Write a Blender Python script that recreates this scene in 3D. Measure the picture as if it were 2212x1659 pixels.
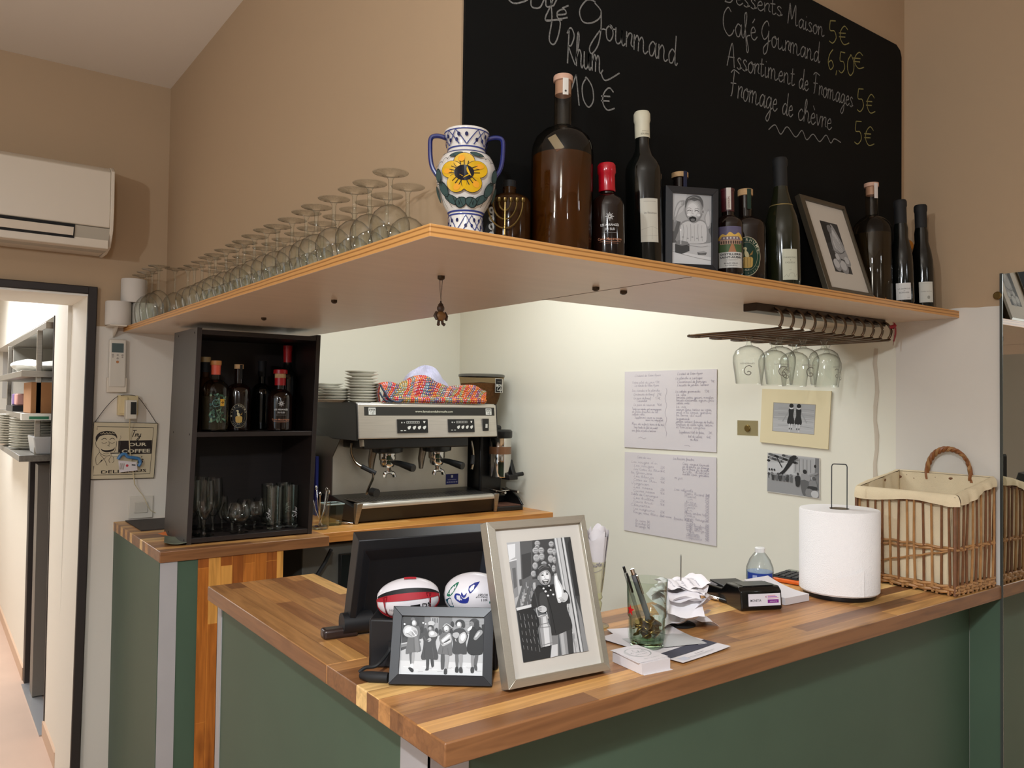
import bpy, bmesh, math, random
from mathutils import Vector, Matrix
random.seed(7)
PI = math.pi
scene = bpy.context.scene
COL = scene.collection
for o in list(bpy.data.objects):
    bpy.data.objects.remove(o)

# ------------------------------------------------------------------ camera
FPX, IW, IH = 1731.59, 2212.0, 1659.0
yaw, pit, rol = math.radians(53.5802), math.radians(1.37939), math.radians(0.72111)
EYE = Vector((0, 0, 1.55))
c_f = Vector((math.cos(pit)*math.cos(yaw), math.cos(pit)*math.sin(yaw), math.sin(pit)))
_r = Vector((math.sin(yaw), -math.cos(yaw), 0))
_u = _r.cross(c_f)
c_r = math.cos(rol)*_r + math.sin(rol)*_u
c_u = -math.sin(rol)*_r + math.cos(rol)*_u
cam = bpy.data.cameras.new('camera')
cam.sensor_width = 36.0
cam.lens = FPX/IW*36.0
cam.clip_start = 0.02
camo = bpy.data.objects.new('camera', cam)
COL.objects.link(camo)
camo.matrix_world = Matrix(((c_r.x, c_u.x, -c_f.x, EYE.x), (c_r.y, c_u.y, -c_f.y, EYE.y), (c_r.z, c_u.z, -c_f.z, EYE.z), (0, 0, 0, 1)))
scene.camera = camo

def _ray(px, py): return c_r*((px-IW/2)/FPX) - c_u*((py-IH/2)/FPX) + c_f
def atX(px, py, X): d = _ray(px, py); return EYE + d*(X/d.x)
def atY(px, py, Y): d = _ray(px, py); return EYE + d*(Y/d.y)
def atZ(px, py, Z): d = _ray(px, py); return EYE + d*((Z-1.55)/d.z)

# ------------------------------------------------------------------ world, exposure, lights
w = bpy.data.worlds.new('room_air'); scene.world = w; w.use_nodes = True
w.node_tree.nodes['Background'].inputs[0].default_value = (1.0, 0.98, 0.95, 1)
w.node_tree.nodes['Background'].inputs[1].default_value = 0.02
vs = scene.view_settings
vs.view_transform = 'Standard'; vs.look = 'None'; vs.gamma = 1.0; vs.use_curve_mapping = False
vs.exposure = 0.0
try:
    scene.cycles.transparent_max_bounces = 96
    scene.cycles.max_bounces = 12
    scene.cycles.use_denoising = True
    scene.cycles.sample_clamp_indirect = 6.0
except Exception: pass

def area(name, loc, size, power, col, target=None, sy=None, spread=PI):
    l = bpy.data.lights.new(name, 'AREA'); l.energy = power; l.color = col; l.size = size
    if sy: l.shape = 'RECTANGLE'; l.size_y = sy
    l.spread = spread
    o = bpy.data.objects.new(name, l); COL.objects.link(o); o.location = loc
    d = (Vector(target) - Vector(loc)) if target else Vector((0, 0, -1))
    o.rotation_euler = d.to_track_quat('-Z', 'Y').to_euler()
    return o
def bulb(loc, power, col, r=0.05):
    l = bpy.data.lights.new('pendant_light', 'POINT'); l.energy = power; l.color = col; l.shadow_soft_size = r
    o = bpy.data.objects.new('pendant_light', l); COL.objects.link(o); o.location = loc
    return o
def shade(loc, power, col, deg=158, r=0.045):
    # bulb inside a pendant shade: lights downward only
    l = bpy.data.lights.new('shaded_light', 'SPOT'); l.energy = power; l.color = col; l.shadow_soft_size = r; l.spot_size = math.radians(deg); l.spot_blend = 0.35
    o = bpy.data.objects.new('shaded_light', l); COL.objects.link(o); o.location = loc
    return o
WARM = (1.0, 1.06, 1.12)
NEUT = (1.0, 1.08, 1.12)
shade((-0.12, 0.03, 2.22), 88, WARM)
bulb((-0.12, 0.03, 2.24), 28, WARM)
bulb((-2.0, -0.1, 2.20), 84, WARM)
bulb((1.75, -0.55, 2.20), 3, WARM)
bulb((-0.2, -2.2, 2.20), 8, WARM)
area('cool_left_fill', (-3.0, 1.2, 1.2), 1.1, 8, (0.62, 0.85, 1.05), target=(0.5, 2.6, 0.7), sy=1.8)  # cool fill added from the left
area('niche_light', (1.55, 2.45, 2.50), 0.9, 24, NEUT, sy=0.9)
area('hall_light', (0.0, 5.6, 2.34), 0.5, 54, (1.0, 1.04, 1.08), sy=2.2)
area('kitchen_light', (1.3, 5.2, 2.34), 0.5, 8, (1.0, 1.0, 1.0))

# ------------------------------------------------------------------ materials
def lin(c):
    if isinstance(c, (int, float)): c = (c, c, c)
    r = []
    for v in c[:3]:
        v = v/255.0
        r.append(v/12.92 if v <= 0.04045 else ((v+0.055)/1.055)**2.4)
    return (r[0], r[1], r[2], 1.0)
MATS = {}
def nt(m):
    return m.node_tree.nodes, m.node_tree.links
def mat(name, col=(200, 200, 200), rough=0.5, metal=0.0, spec=0.5, noise=0.0, nscale=20, bump=0.0, bscale=200, stretch=None, coat=0.0):
    if name in MATS: return MATS[name]
    m = bpy.data.materials.new(name); m.use_nodes = True
    N, L = nt(m); b = N['Principled BSDF']
    b.inputs['Base Color'].default_value = lin(col)
    b.inputs['Roughness'].default_value = rough
    b.inputs['Metallic'].default_value = metal
    b.inputs['Specular IOR Level'].default_value = spec
    b.inputs['Coat Weight'].default_value = coat
    tc = None
    if noise or bump:
        tc = N.new('ShaderNodeTexCoord'); mp = N.new('ShaderNodeMapping'); L.new(tc.outputs['Object'], mp.inputs[0])
        if stretch: mp.inputs['Scale'].default_value = stretch
    if noise:
        n = N.new('ShaderNodeTexNoise'); n.inputs['Scale'].default_value = nscale; n.inputs['Detail'].default_value = 5
        L.new(mp.outputs[0], n.inputs['Vector'])
        mx = N.new('ShaderNodeMix'); mx.data_type = 'RGBA'; mx.blend_type = 'MULTIPLY'; mx.inputs[0].default_value = noise
        rp = N.new('ShaderNodeValToRGB'); rp.color_ramp.elements[0].position = 0.3; rp.color_ramp.elements[1].position = 0.7
        rp.color_ramp.elements[0].color = (0.25, 0.25, 0.25, 1)
        L.new(n.outputs[0], rp.inputs[0])
        mx.inputs[6].default_value = lin(col); L.new(rp.outputs[0], mx.inputs[7]); L.new(mx.outputs[2], b.inputs['Base Color'])
    if bump:
        n2 = N.new('ShaderNodeTexNoise'); n2.inputs['Scale'].default_value = bscale; n2.inputs['Detail'].default_value = 3
        L.new(mp.outputs[0], n2.inputs['Vector'])
        bp = N.new('ShaderNodeBump'); bp.inputs['Strength'].default_value = bump; bp.inputs['Distance'].default_value = 0.002
        L.new(n2.outputs[0], bp.inputs['Height']); L.new(bp.outputs[0], b.inputs['Normal'])
    MATS[name] = m
    return m

def ink(col):
    if isinstance(col, (int, float)): col = (col, col, col)
    return mat('ink_%d_%d_%d' % tuple(col), col, 0.55, spec=0.3)

def glass(name, tint=(252, 254, 252), rough=0.0, edge=0.62, edgecol=(104, 102, 94), base=0.05):
    # thin blown glass: clear through the middle, reflecting and denser toward the grazing rim
    if name in MATS: return MATS[name]
    m = bpy.data.materials.new(name); m.use_nodes = True
    N, L = nt(m); N.clear()
    out = N.new('ShaderNodeOutputMaterial')
    tr = N.new('ShaderNodeBsdfTransparent')
    gl = N.new('ShaderNodeBsdfGlossy'); gl.inputs['Roughness'].default_value = 0.02 + rough
    lw = N.new('ShaderNodeLayerWeight'); lw.inputs['Blend'].default_value = 0.5
    cr = N.new('ShaderNodeMix'); cr.data_type = 'RGBA'; cr.inputs[6].default_value = lin(tint); cr.inputs[7].default_value = lin(edgecol)
    pw = N.new('ShaderNodeMath'); pw.operation = 'POWER'; pw.inputs[1].default_value = 3.0
    L.new(lw.outputs['Facing'], pw.inputs[0]); L.new(pw.outputs[0], cr.inputs[0]); L.new(cr.outputs[2], tr.inputs['Color'])
    f2 = N.new('ShaderNodeMath'); f2.operation = 'MULTIPLY_ADD'; f2.inputs[1].default_value = edge; f2.inputs[2].default_value = base
    L.new(pw.outputs[0], f2.inputs[0])
    mx = N.new('ShaderNodeMixShader'); L.new(f2.outputs[0], mx.inputs[0]); L.new(tr.outputs[0], mx.inputs[1]); L.new(gl.outputs[0], mx.inputs[2])
    L.new(mx.outputs[0], out.inputs[0])
    MATS[name] = m
    return m

def solidglass(name, col, rough=0.0, ior=1.45):
    if name in MATS: return MATS[name]
    m = mat(name, col, rough)
    b = m.node_tree.nodes['Principled BSDF']; b.inputs['Transmission Weight'].default_value = 1.0; b.inputs['IOR'].default_value = ior
    return m

def two_tone(name, below, above, z, rough=0.75, edge=0.012):
    # wall paint that changes colour along a hand-cut line at height z
    m = bpy.data.materials.new(name); m.use_nodes = True
    N, L = nt(m); b = N['Principled BSDF']; b.inputs['Roughness'].default_value = rough; b.inputs['Specular IOR Level'].default_value = 0.25
    tc = N.new('ShaderNodeTexCoord'); sp = N.new('ShaderNodeSeparateXYZ'); L.new(tc.outputs['Object'], sp.inputs[0])
    no = N.new('ShaderNodeTexNoise'); no.inputs['Scale'].default_value = 9; L.new(tc.outputs['Object'], no.inputs['Vector'])
    ma = N.new('ShaderNodeMath'); ma.operation = 'MULTIPLY_ADD'; ma.inputs[1].default_value = edge; L.new(no.outputs[0], ma.inputs[0]); L.new(sp.outputs[2], ma.inputs[2])
    gt = N.new('ShaderNodeMath'); gt.operation = 'GREATER_THAN'; gt.inputs[1].default_value = z + edge*0.5; L.new(ma.outputs[0], gt.inputs[0])
    mx = N.new('ShaderNodeMix'); mx.data_type = 'RGBA'; mx.inputs[6].default_value = lin(below); mx.inputs[7].default_value = lin(above)
    L.new(gt.outputs[0], mx.inputs[0]); L.new(mx.outputs[2], b.inputs['Base Color'])
    n2 = N.new('ShaderNodeTexNoise'); n2.inputs['Scale'].default_value = 14; n2.inputs['Detail'].default_value = 6; L.new(tc.outputs['Object'], n2.inputs['Vector'])
    bp = N.new('ShaderNodeBump'); bp.inputs['Strength'].default_value = 0.35; bp.inputs['Distance'].default_value = 0.004
    L.new(n2.outputs[0], bp.inputs['Height']); L.new(bp.outputs[0], b.inputs['Normal'])
    MATS[name] = m
    return m

def blocks(name, axis, cols, length=0.42, width=0.04, rough=0.42, seed=0.0, grain=1.0, coat=0.06):
    # butcher-block staves glued side by side, running along axis 'x', 'y' or 'z'
    m = bpy.data.materials.new(name); m.use_nodes = True
    N, L = nt(m); b = N['Principled BSDF']; b.inputs['Roughness'].default_value = rough; b.inputs['Coat Weight'].default_value = coat; b.inputs['Coat Roughness'].default_value = 0.25
    tc = N.new('ShaderNodeTexCoord'); sp = N.new('ShaderNodeSeparateXYZ'); L.new(tc.outputs['Object'], sp.inputs[0])
    cb = N.new('ShaderNodeCombineXYZ')
    ix, iy = {'x': (0, 1), 'y': (1, 0), 'z': (2, 0)}[axis]
    L.new(sp.outputs[ix], cb.inputs[0]); L.new(sp.outputs[iy], cb.inputs[1]); cb.inputs[2].default_value = seed
    br = N.new('ShaderNodeTexBrick'); L.new(cb.outputs[0], br.inputs['Vector'])
    br.offset = 0.37; br.offset_frequency = 2; br.squash = 1.0
    br.inputs['Color1'].default_value = (0, 0, 0, 1); br.inputs['Color2'].default_value = (1, 1, 1, 1); br.inputs['Mortar'].default_value = (0.35, 0.35, 0.35, 1)
    br.inputs['Scale'].default_value = 1.0; br.inputs['Mortar Size'].default_value = 0.0006; br.inputs['Brick Width'].default_value = length; br.inputs['Row Height'].default_value = width
    br.inputs['Mortar Smooth'].default_value = 0.0; br.inputs['Bias'].default_value = 0.0
    rp = N.new('ShaderNodeValToRGB'); rp.color_ramp.interpolation = 'CONSTANT'
    els = rp.color_ramp.elements
    for i, c in enumerate(cols):
        e = els[i] if i < 2 else els.new(i/len(cols))
        e.position = i/len(cols); e.color = lin(c)
    L.new(br.outputs['Color'], rp.inputs[0])
    mp = N.new('ShaderNodeMapping'); L.new(tc.outputs['Object'], mp.inputs[0])
    s = [60, 60, 60]; s['xyz'.index(axis)] = 4.0; mp.inputs['Scale'].default_value = s
    wv = N.new('ShaderNodeTexNoise'); wv.inputs['Scale'].default_value = 1.0; wv.inputs['Detail'].default_value = 6; wv.inputs['Distortion'].default_value = 1.2
    L.new(mp.outputs[0], wv.inputs['Vector'])
    gr = N.new('ShaderNodeValToRGB'); gr.color_ramp.elements[0].position = 0.28; gr.color_ramp.elements[1].position = 0.62
    gr.color_ramp.elements[0].color = (0.52, 0.45, 0.38, 1); gr.color_ramp.elements[1].color = (1.05, 1.03, 1.0, 1)
    L.new(wv.outputs[0], gr.inputs[0])
    m1 = N.new('ShaderNodeMix'); m1.data_type = 'RGBA'; m1.blend_type = 'MULTIPLY'; m1.inputs[0].default_value = 0.7*grain
    L.new(rp.outputs[0], m1.inputs[6]); L.new(gr.outputs[0], m1.inputs[7])
    mp2 = N.new('ShaderNodeMapping'); L.new(tc.outputs['Object'], mp2.inputs[0])
    s2 = [16, 16, 16]; s2['xyz'.index(axis)] = 3.5; mp2.inputs['Scale'].default_value = s2
    kn = N.new('ShaderNodeTexNoise'); kn.inputs['Scale'].default_value = 1.0; kn.inputs['Detail'].default_value = 3; L.new(mp2.outputs[0], kn.inputs['Vector'])
    kr = N.new('ShaderNodeValToRGB'); kr.color_ramp.elements[0].position = 0.30; kr.color_ramp.elements[1].position = 0.42
    kr.color_ramp.elements[0].color = (0.35, 0.27, 0.2, 1); kr.color_ramp.elements[1].color = (1, 1, 1, 1); L.new(kn.outputs[0], kr.inputs[0])
    m2 = N.new('ShaderNodeMix'); m2.data_type = 'RGBA'; m2.blend_type = 'MULTIPLY'; m2.inputs[0].default_value = 0.6
    L.new(m1.outputs[2], m2.inputs[6]); L.new(kr.outputs[0], m2.inputs[7]); L.new(m2.outputs[2], b.inputs['Base Color'])
    bp = N.new('ShaderNodeBump'); bp.inputs['Strength'].default_value = 0.12; bp.inputs['Distance'].default_value = 0.001
    L.new(wv.outputs[0], bp.inputs['Height']); L.new(bp.outputs[0], b.inputs['Normal'])
    MATS[name] = m
    return m
# ------------------------------------------------------------------ mesh helpers
def catmull(pts, n=6, closed=False):
    P = [Vector(p) for p in pts]
    if len(P) < 3 or n <= 1: return P
    out = []
    cnt = len(P) if closed else len(P)-1
    for i in range(cnt):
        if closed: p0, p1, p2, p3 = P[i-1], P[i], P[(i+1) % len(P)], P[(i+2) % len(P)]
        else: p0, p1, p2, p3 = P[max(i-1, 0)], P[i], P[i+1], P[min(i+2, len(P)-1)]
        for k in range(n):
            t = k/n
            out.append(0.5*((2*p1)+(p2-p0)*t+(2*p0-5*p1+4*p2-p3)*t*t+(3*p1-p0-3*p2+p3)*t*t*t))
    if not closed: out.append(P[-1])
    return out

class MB:
    def __init__(s, mt=None): s.bm = bmesh.new(); s.mats = []; s.i = 0; s.M = Matrix.Identity(4); s.mt(mt) if mt else None
    def mt(s, m):
        if m not in s.mats: s.mats.append(m)
        s.i = s.mats.index(m); return s
    def v(s, p): return s.bm.verts.new(s.M @ Vector(p))
    def f(s, vs):
        try:
            fc = s.bm.faces.new(vs); fc.material_index = s.i; fc.smooth = True; return fc
        except ValueError: return None
    def poly(s, pts): return s.f([s.v(p) for p in pts])
    def hexa(s, p):      # p: 4 bottom corners then 4 top corners, same order
        v = [s.v(q) for q in p]
        for q in ((3, 2, 1, 0), (4, 5, 6, 7), (0, 1, 5, 4), (1, 2, 6, 5), (2, 3, 7, 6), (3, 0, 4, 7)): s.f([v[k] for k in q])
        return s
    def box(s, a, b):
        (x0, y0, z0), (x1, y1, z1) = a, b
        return s.hexa([(x0, y0, z0), (x1, y0, z0), (x1, y1, z0), (x0, y1, z0), (x0, y0, z1), (x1, y0, z1), (x1, y1, z1), (x0, y1, z1)])
    def prism(s, pts, z0, z1, top=None):
        a = [s.v((p[0], p[1], z0)) for p in pts]; b = [s.v((p[0], p[1], z1)) for p in (top or pts)]
        n = len(pts)
        s.f(a[::-1]); s.f(b)
        for i in range(n): s.f([a[i], a[(i+1) % n], b[(i+1) % n], b[i]])
        return s
    def extrude(s, pts, vec):       # planar 3-D polygon pushed along vec
        V = Vector(vec); a = [s.v(p) for p in pts]; b = [s.v(Vector(p)+V) for p in pts]; n = len(pts)
        s.f(a[::-1]); s.f(b)
        for i in range(n): s.f([a[i], a[(i+1) % n], b[(i+1) % n], b[i]])
        return s
    def lathe(s, prof, c=(0, 0, 0), n=28, sx=1.0, sy=1.0, closed=False):
        rings = []
        for r, z in prof:
            if r < 1e-6: rings.append([s.v((c[0], c[1], c[2]+z))])
            else: rings.append([s.v((c[0]+r*sx*math.cos(2*PI*k/n), c[1]+r*sy*math.sin(2*PI*k/n), c[2]+z)) for k in range(n)])
        pr = list(zip(rings, rings[1:]))
        if closed: pr.append((rings[-1], rings[0]))
        for a, b in pr:
            for k in range(n):
                j = (k+1) % n
                if len(a) == 1 and len(b) == 1: break
                if len(a) == 1: s.f([a[0], b[k], b[j]])
                elif len(b) == 1: s.f([a[k], a[j], b[0]])
                else: s.f([a[k], a[j], b[j], b[k]])
        return s
    def cyl(s, c, r, h, n=24, r2=None): return s.lathe([(0, 0), (r, 0), (r if r2 is None else r2, h), (0, h)], c, n)
    def tube(s, pts, r, n=8, closed=False, caps=True, flat=1.0):
        P = [Vector(p) for p in pts]; R = r if isinstance(r, (list, tuple)) else [r]*len(P)
        m = len(P); rings = []; up = None
        for i in range(m):
            if closed: t = P[(i+1) % m]-P[i-1]
            else: t = P[min(i+1, m-1)]-P[max(i-1, 0)]
            if t.length < 1e-9: t = Vector((0, 0, 1))
            t.normalize()
            if up is None:
                up = Vector((0, 0, 1)) if abs(t.z) < 0.9 else Vector((1, 0, 0))
            a = up - t*up.dot(t)
            if a.length < 1e-5: a = Vector((1, 0, 0)) - t*t.x
            a.normalize(); up = a; b = t.cross(a)
            rings.append([s.v(P[i]+(a*math.cos(2*PI*k/n)*flat+b*math.sin(2*PI*k/n))*R[i]) for k in range(n)])
        pr = list(zip(rings, rings[1:]))
        if closed: pr.append((rings[-1], rings[0]))
        for a, b in pr:
            for k in range(n): s.f([a[k], a[(k+1) % n], b[(k+1) % n], b[k]])
        if caps and not closed: s.f(rings[0][::-1]); s.f(rings[-1])
        return s
    def ball(s, c, r, n=16, sc=(1, 1, 1)):
        m = max(6, n//2); prof = [(math.sin(PI*k/m), -math.cos(PI*k/m)) for k in range(m+1)]
        prof[0] = (0, -1); prof[-1] = (0, 1)
        old = s.M; s.M = old @ Matrix.Translation(c) @ Matrix.Diagonal((r*sc[0], r*sc[1], r*sc[2], 1))
        s.lathe(prof, (0, 0, 0), n); s.M = old
        return s
    def grid(s, fn, nu, nv):
        g = [[s.v(fn(i/nu, j/nv)) for j in range(nv+1)] for i in range(nu+1)]
        for i in range(nu):
            for j in range(nv): s.f([g[i][j], g[i+1][j], g[i+1][j+1], g[i][j+1]])
        return s
    def sheet(s, fn, nu, nv, th):   # a grid with thickness th along its normals (z mostly)
        a = [[Vector(fn(i/nu, j/nv)) for j in range(nv+1)] for i in range(nu+1)]
        up = [[s.v(p) for p in r] for r in a]; lo = [[s.v(p-Vector(th)) for p in r] for r in a]
        for i in range(nu):
            for j in range(nv):
                s.f([up[i][j], up[i+1][j], up[i+1][j+1], up[i][j+1]]); s.f([lo[i][j], lo[i][j+1], lo[i+1][j+1], lo[i+1][j]])
        for i in range(nu):
            s.f([up[i][0], lo[i][0], lo[i+1][0], up[i+1][0]]); s.f([up[i+1][nv], lo[i+1][nv], lo[i][nv], up[i][nv]])
        for j in range(nv):
            s.f([up[0][j+1], lo[0][j+1], lo[0][j], up[0][j]]); s.f([up[nu][j], lo[nu][j], lo[nu][j+1], up[nu][j+1]])
        return s
    def build(s, name, parent=None, bevel=0.0, seg=2, ang=0.6, norm=True, loc=None):
        me = bpy.data.meshes.new(name)
        if norm: bmesh.ops.recalc_face_normals(s.bm, faces=s.bm.faces[:])
        s.bm.to_mesh(me); s.bm.free()
        for m in s.mats: me.materials.append(m)
        try: me.set_sharp_from_angle(angle=ang)
        except Exception: pass
        o = bpy.data.objects.new(name, me); COL.objects.link(o)
        if parent: o.parent = parent
        if loc: o.location = loc
        if bevel:
            b = o.modifiers.new('edge', 'BEVEL'); b.width = bevel; b.segments = seg; b.limit_method = 'ANGLE'; b.angle_limit = 0.6
        return o

def thing(name, label, cat, loc=(0, 0, 0), rz=0.0, group=None, rot=None):
    o = bpy.data.objects.new(name, None); COL.objects.link(o); o.empty_display_size = 0.05
    o.location = loc; o.rotation_euler = rot or (0, 0, rz)
    return tag(o, label, cat, group)
def tag(o, label, cat, group=None):
    o['label'] = label; o['category'] = cat
    if group: o['group'] = group
    return o
def struct(o): o['kind'] = 'structure'; return o
def dup(root, loc, label, rz=None, rot=None, sc=None):
    r = root.copy(); COL.objects.link(r); r.location = loc; r['label'] = label
    if rz is not None: r.rotation_euler = (0, 0, rz)
    if rot is not None: r.rotation_euler = rot
    if sc: r.scale = sc
    for ch in list(root.children):
        c = ch.copy(); COL.objects.link(c); c.parent = r
        for g in list(ch.children):
            d = g.copy(); COL.objects.link(d); d.parent = c
    return r
ORD = ['first', 'second', 'third', 'fourth', 'fifth', 'sixth', 'seventh', 'eighth', 'ninth', 'tenth', 'eleventh', 'twelfth', 'thirteenth', 'fourteenth', 'fifteenth', 'sixteenth', 'seventeenth', 'eighteenth']

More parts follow.
